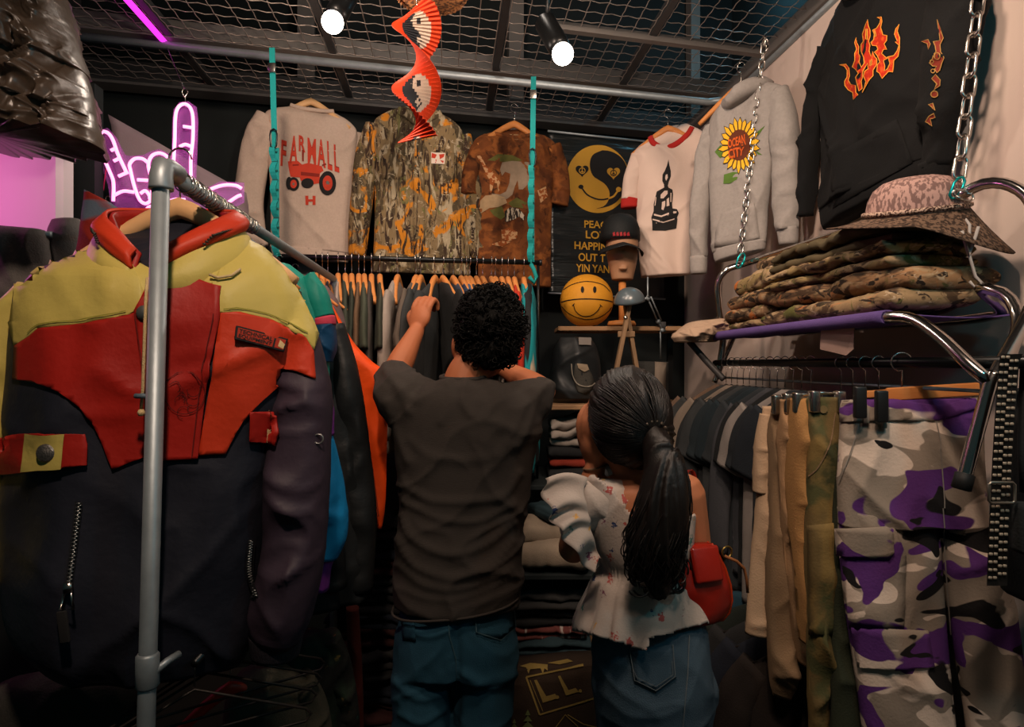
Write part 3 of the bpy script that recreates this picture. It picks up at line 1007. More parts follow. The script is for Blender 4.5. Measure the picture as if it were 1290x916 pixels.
# wire wound along the rail
wv = MB()
pts = []
for i in range(500):
    t = i / 499
    p = RAIL0.lerp(RAIL1, .05 + .27 * t)
    a = i * .62
    r = .0155 + .002 * math.sin(i * .37)
    pts.append(p - ro + Vector((r * math.cos(a), 0, r * math.sin(a))))
wv.tube(pts, .0013, 5)
wv.build('wound_wire', M_HOOK, rack)

M_NAVY = mat('navy_nylon', '#1e2029', .55, var=.25, vscale=6, bump=.25, bscale=45, spec=.25, dist=.006)
M_PLUM = mat('plum_nylon', '#322833', .58, var=.2, vscale=6, bump=.25, bscale=45, spec=.25, dist=.006)
M_YEL = mat('straw_yellow_nylon', '#b5a556', .52, var=.14, vscale=5, bump=.25, bscale=45, spec=.25, dist=.006)
M_JRED = mat('scarlet_nylon', '#931c14', .52, var=.25, vscale=5, bump=.25, bscale=45, spec=.25, dist=.006)
M_JORG = mat('orange_red_nylon', '#b8351a', .52, var=.15, vscale=5, bump=.25, bscale=45, spec=.25, dist=.006)
M_CORD = mat('cream_cord', '#b8a276', .9, var=.2, vscale=200, bump=.5, bscale=400)
M_ZIP = mat('zip_teeth', '#8a8a88', .35, .8, bump=0)

pl = Pl(218, 300, 1.19, math.radians(4))
g = Garm('ski_jacket', 'red, navy and straw yellow ski jacket with a technical equipment patch', 'jacket', pl)


g.maxcut = .011


def jfold(x, z, sg):
    # broad creases falling from the chest, a sag at the hem
    return .006 * np.sin(x * 31 + 3 * np.sin(z * 5)) * np.clip((-.1 - z) * 3, 0, 1) + .006 * ridged(x * 7 + z * 5 + 9, z * 6 - x * 6, 3.3)


g.body('shell', [(150, 300, 296, 296, .06), (95, 320, 338, 322, .10), (48, 344, 366, 356, .13), (26, 400, 380, 410, .15), (20, 480, 368, 482, .16), (18, 560, 350, 560, .165), (14, 650, 338, 650, .165), (12, 740, 326, 742, .165), (20, 800, 320, 800, .15), (48, 828, 306, 834, .12)], M_NAVY, K=110, n=140, amp=.011, seed=51, extra=jfold, neck=.05, df=.8)
g.sleeve('sleeve', [(352, 372, 22, .05), (372, 425, 27, .075), (382, 490, 33, .085), (380, 560, 37, .09, -.02), (378, 630, 38, .095, -.03), (374, 700, 37, .095, -.04), (360, 765, 36, .09, -.04), (354, 792, 30, .07, -.04)], M_PLUM, K=80, n=64, amp=.013, seed=54, fold=(9, 7))
g.sleeve('cuff', [(354, 786, 31, .075, -.04), (354, 800, 30, .072, -.04), (353, 815, 28, .065, -.04)], mat('ribbed_cuff', '#221f26', .9, var=.3, vscale=120, bump=.6, bscale=60, stretch=(8, 8, .3)), K=10, amp=.0)
g.sleeve('sleeve', [(48, 366, 22, .05), (18, 420, 30, .075), (-6, 490, 36, .085), (-14, 570, 40, .09, -.0), (-14, 650, 40, .09, -.0), (-4, 730, 36, .085, -.0)], M_YEL, K=50, n=40, amp=.008, seed=56, fold=(9, 7))
# colour panels sewn on the shell
g.decal('yoke_panel', [[(183, 378), (165, 396), (105, 408), (50, 414), (39, 424), (20, 436), (12, 404), (22, 346), (50, 328), (100, 306), (134, 290), (152, 312), (176, 352)]], M_YEL, .006, .011, thick=.004, label='straw yellow yoke over the shoulder')
g.decal('yoke_panel', [[(278, 394), (300, 393), (342, 403), (384, 424), (394, 442), (402, 414), (390, 376), (364, 340), (330, 312), (305, 300), (284, 330), (262, 366)]], M_YEL, .006, .011, thick=.004, label='straw yellow yoke over the shoulder')
g.decal('chest_panel', [[(165, 396), (105, 408), (50, 414), (39, 424), (20, 436), (18, 478), (46, 482), (75, 494), (100, 513), (118, 535), (128, 556), (136, 578), (142, 592), (160, 584), (182, 576), (186, 480), (180, 388)]], M_JRED, .006, .011, thick=.004, label='scarlet chest panel')
g.decal('chest_panel', [[(278, 394), (300, 393), (342, 403), (384, 424), (394, 442), (397, 478), (374, 468), (352, 464), (350, 486), (326, 508), (306, 530), (296, 548), (284, 572), (250, 574), (266, 480)]], M_JORG, .006, .011, thick=.004, label='orange red chest panel')
g.decal('placket', [[(170, 392), (183, 366), (214, 352), (246, 352), (278, 362), (277, 400), (262, 480), (250, 578), (186, 582), (180, 480)]], M_JRED, .0095, .011, thick=.003, label='dark red front placket')
M_STITCH = mat('stitching', '#5b1410', .8, bump=0)
g.decal('stitch_line', stroke(smoothline([(172, 396), (182, 480), (188, 580)], 16), 1.2), M_STITCH, .0125, .04)
g.decal('stitch_line', stroke(smoothline([(270, 396), (255, 480), (243, 577)], 16), 1.2), M_STITCH, .0125, .04)
M_YST = mat('yellow_stitching', '#7d7a2c', .8, bump=0)
g.decal('stitch_line', stroke(smoothline([(160, 392), (105, 403), (50, 410), (38, 420)], 16), 1.2), M_YST, .0085, .04)
g.decal('stitch_line', stroke(smoothline([(282, 390), (300, 389), (342, 398), (386, 421)], 16), 1.2), M_YST, .0085, .04)
g.decal('neck_panel', [[(146, 306), (172, 330), (200, 345), (246, 345), (280, 330), (306, 304), (292, 372), (262, 384), (196, 384), (160, 380)]], M_YEL, .0035, .011)
# pocket flaps
fl_ = g.decal('pocket_flap', [[(-20, 556), (20, 547), (60, 546), (108, 547), (111, 560), (110, 586), (80, 589), (40, 594), (-20, 600)]], M_JRED, .010, .02, thick=.004)
g.decal('flap_band', [[(37, 547), (83, 546), (80, 590), (32, 594)]], M_YEL, .0125, .02, parent=fl_, label='straw yellow band')
h, dd = g.project(pl.at(58.5, 571))
rotc = Matrix.Rotation(PI / 2, 3, 'X')
MB().lathe([(.0005, -.004), (.011, -.004), (.0155, -.001), (.0155, .002), (.012, .005), (.009, .0045), (.007, .006), (.0005, .006)][::-1], h - dd * .016, 24, Matrix.Rotation(PI / 2, 3, 'X')).build('snap_button', mat('pewter', '#6d6a66', .4, .8, var=.3, vscale=300, bump=.4, bscale=400), fl_)
fl2 = g.decal('pocket_flap', [[(314, 519), (340, 518), (350, 524), (352, 545), (348, 562), (340, 558), (313, 556)]], M_JRED, .010, .02, thick=.004)
g.decal('flap_band', [[(338, 518), (343, 518), (341, 558), (337, 557)]], M_CORD, .0125, .02, parent=fl2)
# patch
PF = [(298, 410), (363, 427), (327, 437), (330, 426)]
pt = g.decal('chest_patch', [[(298, 410), (363, 427), (358, 443), (296, 427)]], M_INK, .0078, .005, thick=.004, flat=PF, label='black patch reading TECHNICAL EQUIPMENT')
g.decal('patch_ground', [[(300, 412.5), (346, 424.5), (343, 437), (298.5, 425)], [(348.5, 425), (360.5, 428.5), (357, 440.5), (345.5, 437.5)]], mat('patch_rust', '#8f2a17', .8, bump=0), .0088, .005, parent=pt, flat=PF)
g.decal('patch_lettering', text_px('TECHNICAL', [(302, 414.2), (344.5, 425), (343.2, 430), (301, 419)], .02) + text_px('EQUIPMENT', [(301, 420.2), (343, 431.2), (341.8, 436.2), (300, 425.2)], .025), M_INK, .0096, .005, parent=pt, flat=PF)
g.decal('patch_mark', [[(350, 436), (353, 428), (356, 431), (359, 434), (356.5, 439.5)]], M_CORD, .0096, .005, parent=pt, flat=PF)
# round embroidered badge
emb = []
rr_ = random.Random(5)
emb += stroke(circ(234, 495, 26, 26), .9, True)
for k in range(9):
    a, b_ = rr_.uniform(0, 6), rr_.uniform(5, 17)
    emb += stroke(circ(234 + b_ * math.cos(a), 500 + b_ * math.sin(a) * 1.2, rr_.uniform(4, 9), 12, a0=a, a1=a + 4), .8)
g.decal('embroidered_badge', emb, mat('badge_thread', '#4a1512', .8, bump=0), .0125, .03)
# zips
for pts_ in ([(100, 632), (93, 690), (86, 742)], [(316, 680), (314, 720), (322, 752)]):
    zp = g.decal('zip', stroke(smoothline(pts_, 14), 10), mat('zip_tape', '#15171c', .8, bump=.3), .004, .03)
    nteeth = 46
    ln = smoothline(pts_, nteeth)
    tb = MB()
    for i, (x, y) in enumerate(ln[1:-1]):
        h, dd = g.project(pl.at(x + (1 if i % 2 else -1) * .9, y))
        tb.box(h - dd * .007, (.0026, .0012, .0012))
    tb.build('zip_teeth', M_ZIP, zp)['kind'] = 'stuff'
h, dd = g.project(pl.at(86, 745))
c0 = h - dd * .012
zt = MB()
zt.tube([c0 + Vector((-.004, 0, .003)), c0 + Vector((-.011, -.003, -.028)), c0 + Vector((.010, -.003, -.028)), c0 + Vector((.004, 0, .003))], .0022, 6, closed=True)
zt.box(c0 + Vector((0, 0, .006)), (.006, .004, .008))
zt.build('zip_pull', M_HOOK, g.root)
MB().rbox(c0 + Vector((-.005, -.004, -.056)), (.008, .0025, .026), .002, Matrix.Rotation(-.12, 3, 'Y')).build('pull_tab', M_INK, g.root)
# ring on the sleeve
h, dd = g.project(pl.at(401, 553))
MB().tube([h - dd * .004 + Vector((.0085 * math.cos(a), 0, .0085 * math.sin(a))) for a in np.linspace(0, 2 * PI, 16, endpoint=False)], .0016, 6, closed=True).build('eyelet', M_ZIP, g.root)


# stand collar: outer straw yellow wall, scarlet lining folded over, dark inside
def collar_strip(prof_in, name, m, seed):
    """prof_in: rows of (angle deg from the front going round by the back, rx, ry, z bottom, z top) ; outer/inner sheet"""
    q = smoothrows([[r[0] / 100, 0, 0, *r[1:]] for r in prof_in], 60)
    V, Fc = [], []
    for i in range(60):
        a = math.radians(q[i, 0] * 100)
        rx, ry, zb, zt_, fl0, fl1 = q[i, 3:9]
        for j in range(9):
            t = j / 8
            fl = fl0 * (1 - t) + fl1 * t + .012 * math.sin(t * PI)
            w = .004 * float(vn(i * .22 + seed, t * 3, seed))
            V.append((math.sin(a) * (rx + fl + w), -math.cos(a) * (ry + fl + w), zb * (1 - t) + zt_ * t))
    for i in range(59):
        for j in range(8):
            Fc.append((i * 9 + j, (i + 1) * 9 + j, (i + 1) * 9 + j + 1, i * 9 + j + 1))
    o = mk(name, V, Fc, m, g.root)
    md = o.modifiers.new('thick', 'SOLIDIFY')
    md.thickness = .006
    return o


cc = [(14, .086, .10, -.118, -.066, .012, .0), (50, .105, .10, -.10, -.018, .022, .004), (88, .118, .096, -.06, .022, .022, .006), (140, .10, .085, -.02, .040, .015, .006), (180, .09, .08, -.01, .042, .015, .006), (220, .10, .085, -.02, .040, .015, .006), (272, .118, .096, -.06, .022, .022, .006), (310, .105, .10, -.10, -.018, .022, .004), (346, .086, .10, -.118, -.066, .012, .0)]
collar_strip(cc, 'collar', M_YEL, 1)
cl = [(r[0], r[1], r[2], r[4] - .008, r[4] + .030, .012, -.006) for r in cc]
collar_strip(cl, 'collar_lining', M_JORG, 2)
ci = [(r[0], r[1] - .012, r[2] - .012, r[3] + .01, r[4] + .024, .0, .0) for r in cc]
collar_strip(ci, 'inner_collar', M_JRED, 3)
# zip along the collar edge
for side in (1, -1):
    cz = MB()
    for i in range(46):
        a = math.radians(180 + side * (58 + i * 1.75))
        tt = 1 - i / 46
        zz = -.004 + .034 * (1 - math.exp(-((i) / 22.0) ** 2)) * 0 + np.interp(58 + i * 1.75, [58, 95, 130, 152], [.036, .030, -.004, -.06])
        cz.box((math.sin(a) * .131, -math.cos(a) * .112, zz), (.0022, .0022, .0014))
    cz.build('collar_zip', mat('dark_zip_teeth', '#3a3834', .5, .4, bump=0), g.root)
# drawstring with toggle
MB().tube([pl.at(*p, y) for p, y in (((186, 350), -.155), ((184, 372), -.165), ((182, 430), -.17), ((180, 490), -.168), ((178, 515), -.166))], .0026, 7).build('drawstring', M_CORD, g.root)
MB().lathe([(.0005, -.006), (.004, -.005), (.006, 0), (.004, .005), (.0005, .006)], pl.at(178, 520, -.166), 10).build('drawstring_knot', M_CORD, g.root)
MB().tube([pl.at(170, 499, -.172), pl.at(188, 499, -.172)], .0042, 8).build('toggle', mat('blue_grey_plastic', '#51606b', .5, bump=0), g.root)
MB().tube([(lambda r: r[0] - r[1] * .016)(g.project(pl.at(*p))) for p in ((264, 346), (275, 350), (292, 347), (303, 339))], .0026, 7).build('drawstring', M_CORD, g.root)
h, dd = g.project(pl.at(181, 394))
MB().lathe([(.0005, .004), (.011, .003), (.0125, 0), (.0125, -.003)], h - dd * .012, 18, Matrix.Rotation(PI / 2, 3, 'X')).build('snap_button', M_ZIP, g.root)
# inside of the neck with its size label
MB().box(pl.at(226, 330, -.02), (.018, .001, .008)).build('neck_label', M_GREYINK, g.root)
hg = hanger(pl.O + Vector((-.005, .035, .062)), math.radians(4), 'wide blond wooden hanger holding the ski jacket', 'hangers of the pipe rack', M_WOODL, s=1.12)
hg.scale = (1.1, 1.6, 1.25)


# ---- jackets hanging behind it along the rail, each traced where it shows past the one in front
M_PURP = mat('violet_nylon', '#6d2f7d', .5, var=.15, bump=.25, bscale=45, spec=.2, dist=.006)
M_BLUE = mat('azure_nylon', '#1274a8', .5, var=.15, bump=.25, bscale=45, spec=.2, dist=.006)
M_TEALJ = mat('teal_nylon', '#158071', .5, var=.15, bump=.25, bscale=45, spec=.2, dist=.006)
M_PINK = mat('coral_pink', '#c43f55', .6, var=.1, bump=.2)
M_BLKNY = mat('black_nylon', '#191b1c', .5, var=.3, bump=.25, bscale=45, spec=.2, dist=.006)
M_ORANGE = mat('blaze_orange_nylon', '#d9480f', .55, var=.08, bump=.25, bscale=16, spec=.25, dist=.02)
M_MIDB = mat('petrol_blue_nylon', '#123c5e', .5, var=.15, bump=.25, bscale=45, spec=.2, dist=.006)
M_KHAK = mat('khaki_grey_cloth', '#4d463b', .9, var=.2, bump=.3)
M_MAUVE = mat('mauve_grey_cloth', '#5d4b4b', .9, var=.2, bump=.3)



def rear_jacket(name, label, Y, rows, m, sleeves, seed, collar=None, ang=.08):
    g = Garm(name, label, 'jacket', Pl((rows[0][0] + rows[0][2]) / 2, rows[0][1], Y, ang))
    g.body('shell', rows, m, K=70, n=70, amp=.010, seed=seed)
    for k, (pts_, ms) in enumerate(sleeves):
        g.sleeve('sleeve', pts_, ms, amp=.010, seed=seed + k + 1)
    if collar:
        g.sleeve('collar', collar, m, amp=.004, seed=seed)
    t = (Y - RAIL0.y) / (RAIL1.y - RAIL0.y)
    p = RAIL0.lerp(RAIL1, t)
    hanger(p + Vector((0, 0, -.075)), math.radians(25), 'wooden hanger of the ' + label, 'jacket hangers on the pipe rack', M_WOOD, s=.5)
    return g


g2 = rear_jacket('windbreaker', 'violet windbreaker with azure sleeves behind the ski jacket', 1.38, [(255, 330, 330, 332, .04), (235, 360, 362, 365, .07), (230, 420, 386, 420, .08), (232, 600, 392, 600, .09), (236, 752, 388, 752, .08)], M_PURP,
                 [([(372, 410, 15, .05), (390, 460, 17, .06), (400, 510, 18, .06), (404, 550, 16, .06)], M_PURP), ([(392, 520, 17, .06), (404, 575, 20, .065), (414, 630, 21, .065), (420, 672, 17, .06), (413, 700, 13, .05)], M_BLUE)], 61)
g2.sleeve('cuff', [(413, 694, 12, .045), (407, 715, 10, .042), (405, 742, 9, .04)], M_PURP, K=10, amp=.002)
g3 = rear_jacket('rain_jacket', 'black nylon jacket squeezed behind the violet windbreaker', 1.52, [(318, 326, 346, 323, .03), (300, 340, 362, 345, .06), (285, 380, 382, 388, .08), (280, 470, 396, 470, .08), (280, 600, 412, 600, .09), (284, 765, 428, 765, .09)], M_BLKNY,
                 [([(366, 370, 13, .05), (380, 430, 14, .06), (394, 520, 16, .06), (410, 620, 17, .06), (420, 740, 17, .06)], M_BLKNY)], 63, [(318, 322, 6, .03), (334, 326, 8, .04, -.03), (350, 330, 6, .03)])
g4 = rear_jacket('windbreaker', 'teal windbreaker with a coral pink stripe and petrol blue sleeve', 1.66, [(345, 330, 366, 334, .03), (335, 338, 388, 352, .06), (330, 370, 408, 385, .07), (330, 440, 414, 440, .07), (330, 600, 416, 600, .07)], M_TEALJ,
                 [([(384, 350, 14, .04), (399, 375, 15, .055), (407, 400, 14, .055)], M_TEALJ), ([(408, 410, 13.5, .055), (411, 435, 12.5, .05), (409, 455, 9, .04)], M_MIDB)], 65)
g4.sleeve('arm_stripe', [(407, 401, 14.5, .058), (408, 405, 14.5, .058), (408.5, 410, 14.2, .056)], M_PINK, K=6, amp=.001)
g5 = rear_jacket('rain_jacket', 'black nylon jacket hung between the teal windbreaker and the orange one', 1.82, [(372, 348, 394, 352, .03), (362, 365, 416, 382, .06), (356, 430, 434, 440, .08), (356, 560, 452, 560, .09), (358, 690, 464, 690, .09), (364, 762, 462, 755, .08)], M_BLKNY,
                 [([(420, 410, 14, .05), (434, 470, 17, .06), (446, 560, 19, .06), (454, 650, 20, .06), (452, 745, 17, .06)], M_BLKNY)], 67)
g6 = rear_jacket('work_jacket', 'blaze orange nylon jacket next to the man in the grey t-shirt', 1.98, [(398, 370, 413, 374, .02), (402, 392, 426, 398, .04), (410, 425, 446, 432, .05), (418, 450, 468, 455, .055), (426, 470, 486, 470, .055), (438, 520, 488, 520, .05), (450, 580, 487, 580, .045), (466, 640, 485, 640, .03), (474, 664, 481, 666, .015)], M_ORANGE, [], 69)
g6.decal('reflective_edge', [[(462, 575), (467, 600), (472, 632), (468, 630), (463, 600)]], M_CORD, .004, .03)
g6.decal('fold_seam', stroke(smoothline([(432, 440), (452, 500), (468, 580), (477, 650)], 20), 1.6), mat('rust_seam', '#8a2d0b', .8, bump=0), .003, .03)
g7 = rear_jacket('fleece_jacket', 'mauve grey jacket behind the blaze orange one', 2.14, [(394, 358, 412, 360, .03), (392, 370, 426, 380, .05), (398, 420, 442, 430, .06), (400, 520, 448, 520, .06), (404, 660, 452, 660, .06)], M_MAUVE, [], 71)

# ------------------------------------------------------------------ garments hung edge-on along a rail (metric)
def metric_garment(kind, seed, w=.22, L=.68, d=.022):
    """returns list of (part name, V, F): local x = width, y = thin, z down from the neck"""
    out = []
    rows = [(.05, 0, .012), (.09, -.018, .016), (w * .82, -.068, d), (w, -.11, d), (w * .99, -.3, d * 1.15), (w * 1.02, -L, d * 1.1)]
    q = smoothrows([[0, 0, z, hw, dd] for hw, z, dd in rows], 40)
    C = q[:, :3]
    A = np.stack([q[:, 3], q[:, 3] * 0, q[:, 3] * 0], -1)
    B = np.stack([q[:, 4] * 0, q[:, 4], q[:, 4] * 0], -1)
    V, Fc, se = loft(C, A, B, 56, .9)
    nb = 40 * 56
    t = np.repeat(np.linspace(0, 1, 40), 56)
    x, z = V[:nb, 0], V[:nb, 2]
    f = (.010 * t + .002) * vn(x * 14 + seed * 5, z * 2.0, seed * 1.0 + (se[:nb] > 0) * 3) + .006 * crease(x, z, seed)
    V[:nb, 1] += f
    V[:nb, 2] += .006 * vn(x * 8, seed * 1.0) * (t > .97)
    out.append(('torso', V, Fc))
    long = kind == 'long'
    for sg in (1, -1):
        if long:
            r = [(sg * w * .84, -.085, .055, d * .8), (sg * (w + .035), -.2, .066, d * 1.1), (sg * (w + .07), -.4, .058, d * 1.1), (sg * (w + .075), -.58, .048, d)]
        else:
            r = [(sg * w * .84, -.085, .06, d * .8), (sg * (w + .03), -.17, .075, d * 1.1), (sg * (w + .06), -.28, .078, d * 1.15)]
        q = smoothrows([[a, 0, b, c, e_] for a, b, c, e_ in r], 20)
        C = q[:, :3]
        T = np.gradient(C, axis=0)
        A = np.stack([T[:, 2], T[:, 0] * 0, -T[:, 0]], -1)
        A = A / np.linalg.norm(A, axis=1)[:, None] * q[:, 3:4] * -1
        B = np.stack([q[:, 4] * 0, q[:, 4], q[:, 4] * 0], -1)
        V, Fc, se = loft(C, A, B, 24, .95)
        nb = 20 * 24
        x, z = V[:nb, 0], V[:nb, 2]
        V[:nb, 1] += .005 * vn(x * 12, z * 9, seed + sg) + .006 * crease(x, z, seed + sg * 3)
        out.append(('sleeve', V, Fc))
    return out


VAR = []
for kind, seed, w, L, d in (('short', 1, .215, .66, .020), ('short', 2, .225, .70, .024), ('long', 3, .215, .64, .022), ('short', 4, .21, .62, .018), ('long', 5, .225, .72, .026)):
    VAR.append([(n, bpy.data.meshes.new(n)) for n, V, Fc in metric_garment(kind, seed, w, L, d)])
    for (n, me), (n2, V, Fc) in zip(VAR[-1], metric_garment(kind, seed, w, L, d)):
        me.from_pydata([tuple(v) for v in V], [], [tuple(f) for f in Fc])
        me.polygons.foreach_set('use_smooth', [True] * len(me.polygons))
        me.materials.append(M_DARKGARM)
        me.update()


def rail_garment(name, label, cat, loc, rotz, m, var=0, group=None, msl=None, s=(1, 1, 1)):
    t = thing(name, label, cat, loc, rotz, group)
    t.scale = s
    for k, (n, me) in enumerate(VAR[var]):
        c = bpy.data.objects.new(n, me)
        COL.objects.link(c)
        c.parent = t
        setmat(c, msl if (msl and k) else m)
    return t


def cloth(name, col, **k):
    return mat(name, col, .92, var=k.get('var', .15), vscale=k.get('vscale', 20), bump=.3, bscale=220)


# ---- back rail hung from teal straps
R0, R1 = Vector((-.885, 2.40, 1.905)), Vector((.115, 2.55, 1.905))
br = thing('hanging_rail', 'black clothes rail slung from teal straps in front of the shirts', 'clothes rail', R0)
MB().tube([Vector((0, 0, 0)), R1 - R0], .0105, 14).build('rail', M_BLKMETAL, br)
MB().lathe([(.0005, -.006), (.0125, -.005), (.0125, .005), (.0005, .006)], (R1 - R0), 12, Matrix.Rotation(PI / 2, 3, 'Y')).build('end_cap', M_BLKPLASTIC, br)
MB().tube([R1 - R0 + Vector((-.01, 0, 0)), R1 - R0 + Vector((-.01, 0, -.30)), R1 - R0 + Vector((-.01, .1, -.9))], .006, 8).build('end_drop', M_BLKMETAL, br)

pxr = lambda px: R0.lerp(R1, max(0, min(1, (lambda k: (k * R0.y - R0.x) / ((R1.x - R0.x) - k * (R1.y - R0.y)))((px - CX) / F))))


def strap(label, px, ytop, pxt, seed):
    p = pxr(px)
    t = thing('webbing_strap', label, 'strap', p, 0)
    top = P(pxt, ytop, p.y)
    rel = top - p
    mb = MB()
    # flat band; lower half is a daisy chain with stitched loops standing off the band
    n = 60
    V, Fc = [], []
    for i in range(n + 1):
        k = i / n
        c = rel * k
        loop = .013 * abs(math.sin(k * PI * 11)) if k < .52 else 0
        for sx in (-1, 1):
            V.append((c.x + sx * .0105 - loop * .55, c.y - .012 - loop, c.z))
        for sx in (1, -1):
            V.append((c.x + sx * .0105 - loop * .55, c.y - .009 - loop * .85, c.z))
    for i in range(n):
        for j in range(4):
            Fc.append((i * 4 + j, i * 4 + (j + 1) % 4, i * 4 + 4 + (j + 1) % 4, i * 4 + 4 + j))
    mb.add(V, Fc)
    mb.build('webbing', M_TEAL, t, smooth=False)
    mb = MB()
    mb.box(rel * .26 + Vector((0, -.0085, 0)), (.0105, .0015, rel.length * .26), None)
    mb.build('backing_band', M_TEAL, t, smooth=False)
    for i in range(1, 12):
        c = rel * (.52 * i / 11.44)
        MB().box(c + Vector((0, -.0135, 0)), (.0108, .0012, .003)).build('bar_tack', mat('dark_teal_stitch', '#064846', .8, bump=0), t, smooth=False)
    # wrap round the rail and trailing tail
    MB().tube([Vector((0, .016 * math.cos(a), .016 * math.sin(a))) for a in np.linspace(0, 2 * PI, 14, endpoint=False)], .0035, 6, closed=True).build('rail_loop', M_TEAL, t)
    # carabiner
    c = rel * .56 + Vector((0, -.02, 0))
    MB().tube([c + Vector((x, 0, z)) for x, z in ((-.010, -.030), (-.014, .01), (-.010, .03), (.0, .036), (.010, .03), (.014, .01), (.010, -.03), (0, -.036))], .003, 8, closed=True).build('carabiner', M_BLKMETAL, t)
    c = rel * .9 + Vector((0, -.018, 0))
    MB().rbox(c, (.014, .005, .018), .003).build('buckle', M_HOOK, t)
    return t


strap('teal webbing strap with stitched loops beside the tractor sweatshirt', 351, 62, 344, 1)
st2 = strap('teal webbing strap with stitched loops in front of the animal t-shirt', 669, 98, 672, 2)
MB().tube([Vector((.0, -.01, -.01)), Vector((.01, -.02, -.03)), Vector((.02, -.02, -.06)), Vector((.012, -.02, -.085)), Vector((-.008, -.02, -.06))], .009, 6).build('knot', M_TEAL, st2)

hpx = [(398, 0), (406, 0), (413, 0), (426, 0), (435, 0), (443, 0), (452, 0), (459, 0), (468, 0), (478.5, 0), (501, -9), (524, -11), (530, -11), (548, -14),
       (558, 15), (571, 13), (581, 11), (587, 10), (592, 10), (600, 9), (608, 9), (619, 8), (624, 7), (632, 6), (640, 5), (648, 4), (660, 2)]
scol = [('mauve', '#57443f'), ('dark brown', '#3a302b'), ('navy polka dot', '#252a38'), ('pale grey', '#8d8078'), ('bottle green', '#33372e'), ('forest green', '#2c3129'), ('brown', '#5d4734'), ('moss green', '#3d4236'), ('charcoal brown', '#3d3733'), ('dark olive', '#34362c'),
        ('silver grey', '#867b72'), ('taupe', '#544a41'), ('dark slate', '#2c2e2e'), ('charcoal', '#2b2c2c'),
        ('black', '#1d1e1e'), ('slate blue', '#323a48'), ('navy', '#22324b'), ('denim blue', '#3d4f68'), ('graphite', '#35363a'), ('steel blue', '#45516a'), ('maroon', '#4d2a2c'), ('mid grey', '#6d655f'), ('ash grey', '#857a72'), ('iron grey', '#48433f'), ('black-brown', '#2a2624')]
M_DOT = camo('polka_dot_navy', '#1f2430', [('#a09a92', 190, .68, 1, (1, 1, 1), .02)])
GH = 'wooden hangers on the back rail'
for i, (px, dl) in enumerate(hpx):
    p = pxr(px)
    rz = PI / 2 - math.atan((px - CX) / F) + math.radians(dl)
    if px < 500:
        rz += math.radians(random.uniform(-2, 2))
    if i < len(scol):
        nm, hexv = scol[i]
    elif i == len(scol):
        nm, hexv = 'scarlet', '#a12a18'
    else:
        nm, hexv = 'teal and cream', '#12787c'
    hanger(p + Vector((0, 0, -.075)), rz, 'wooden hanger holding the %s garment on the back rail' % nm, GH, M_WOOD, s=1.0)
    m_ = M_DOT if 'dot' in nm else cloth('cloth_' + nm.replace(' ', '_'), hexv)
    kind = 'long' if i in (0, 4, 8, 10, 13, 24, 25, 26) else 'short'
    v = {'long': (2, 4), 'short': (0, 1, 3)}[kind][i % (2 if kind == 'long' else 3)]
    nmx = 'jacket' if i >= len(scol) else ('long_sleeved_shirt' if kind == 'long' else 't_shirt')
    rail_garment(nmx, '%s %s hung edge-on from a wooden hanger on the back rail' % (nm, nmx.replace('_', ' ')), 'jacket' if i >= len(scol) else 'shirt', p + Vector((0, 0, -.088)), rz, m_, v, 'clothes on the back rail',
                 s=(1, .62 if px < 500 or px > 560 else 1.0, 1))
# stripes on the teal sports jacket
tj = thing('track_jacket', 'teal and black sports jacket with wavy cream stripe at the end of the back rail', 'jacket', pxr(667) + Vector((0, 0, -.09)), PI / 2 - .05)
M_WAVE = camo('wave_stripe', '#16181a', [('#147a80', 4, .5, 1, (1, 7, .5), .01), ('#b8a48c', 4, .6, 2, (1, 7, .6), .01)])
for k, (n, me) in enumerate(VAR[4]):
    c = bpy.data.objects.new(n, me)
    COL.objects.link(c)
    c.parent = tj
    setmat(c, M_WAVE)
tj.scale = (1, 1.1, 1)

# ------------------------------------------------------------------ right rack along the plaster wall
def RX(Y):
    return .70 + .085 * (3.685 - Y)


rr = thing('garment_rail', 'black clothes rail along the plaster wall below the folding cot', 'clothes rail', (RX(2.5), 2.5, 1.502))
o_ = Vector(rr.location)
MB().tube([Vector((RX(2.5), 2.5, 1.502)) - o_, Vector((RX(.98), .98, 1.502)) - o_], .012, 14).build('rail', M_BLKMETAL, rr)
MB().tube([Vector((RX(2.5) + .03, 2.5, 1.445)) - o_, Vector((RX(1.2) + .03, 1.2, 1.445)) - o_], .004, 8).build('lower_rod', M_GALV, rr)
for Y in (2.45, 1.05):
    MB().tube([Vector((RX(Y), Y, 1.502)) - o_, Vector((WX(Y), Y, 1.502)) - o_], .008, 8).build('wall_bracket', M_BLKMETAL, rr)
bb = MB()
for k in range(6):
    pass

WH = mat('black_wire_hanger', '#26221f', .45, .4, bump=0)


def wire_hanger_mesh():
    mb = MB()
    mb.tube([(-.20, 0, -.10), (-.19, 0, -.088), (0, 0, -.005), (.19, 0, -.088), (.20, 0, -.10), (.19, 0, -.112), (-.19, 0, -.112)], .0028, 6, closed=True)
    return mb


wm = wire_hanger_mesh()
WHB = wm.build('frame', WH)
COL.objects.unlink(WHB)


def wire_hanger(loc, rotz, label, group, m=WH, sx=1.0):
    t = thing('wire_hanger', label, 'hanger', loc, rotz, group)
    for src, nm in ((WHB, 'frame'), (HH, 'hook')):
        c = bpy.data.objects.new(nm, src.data)
        COL.objects.link(c)
        c.parent = t
    t.scale = (sx, 1, 1)
    return t


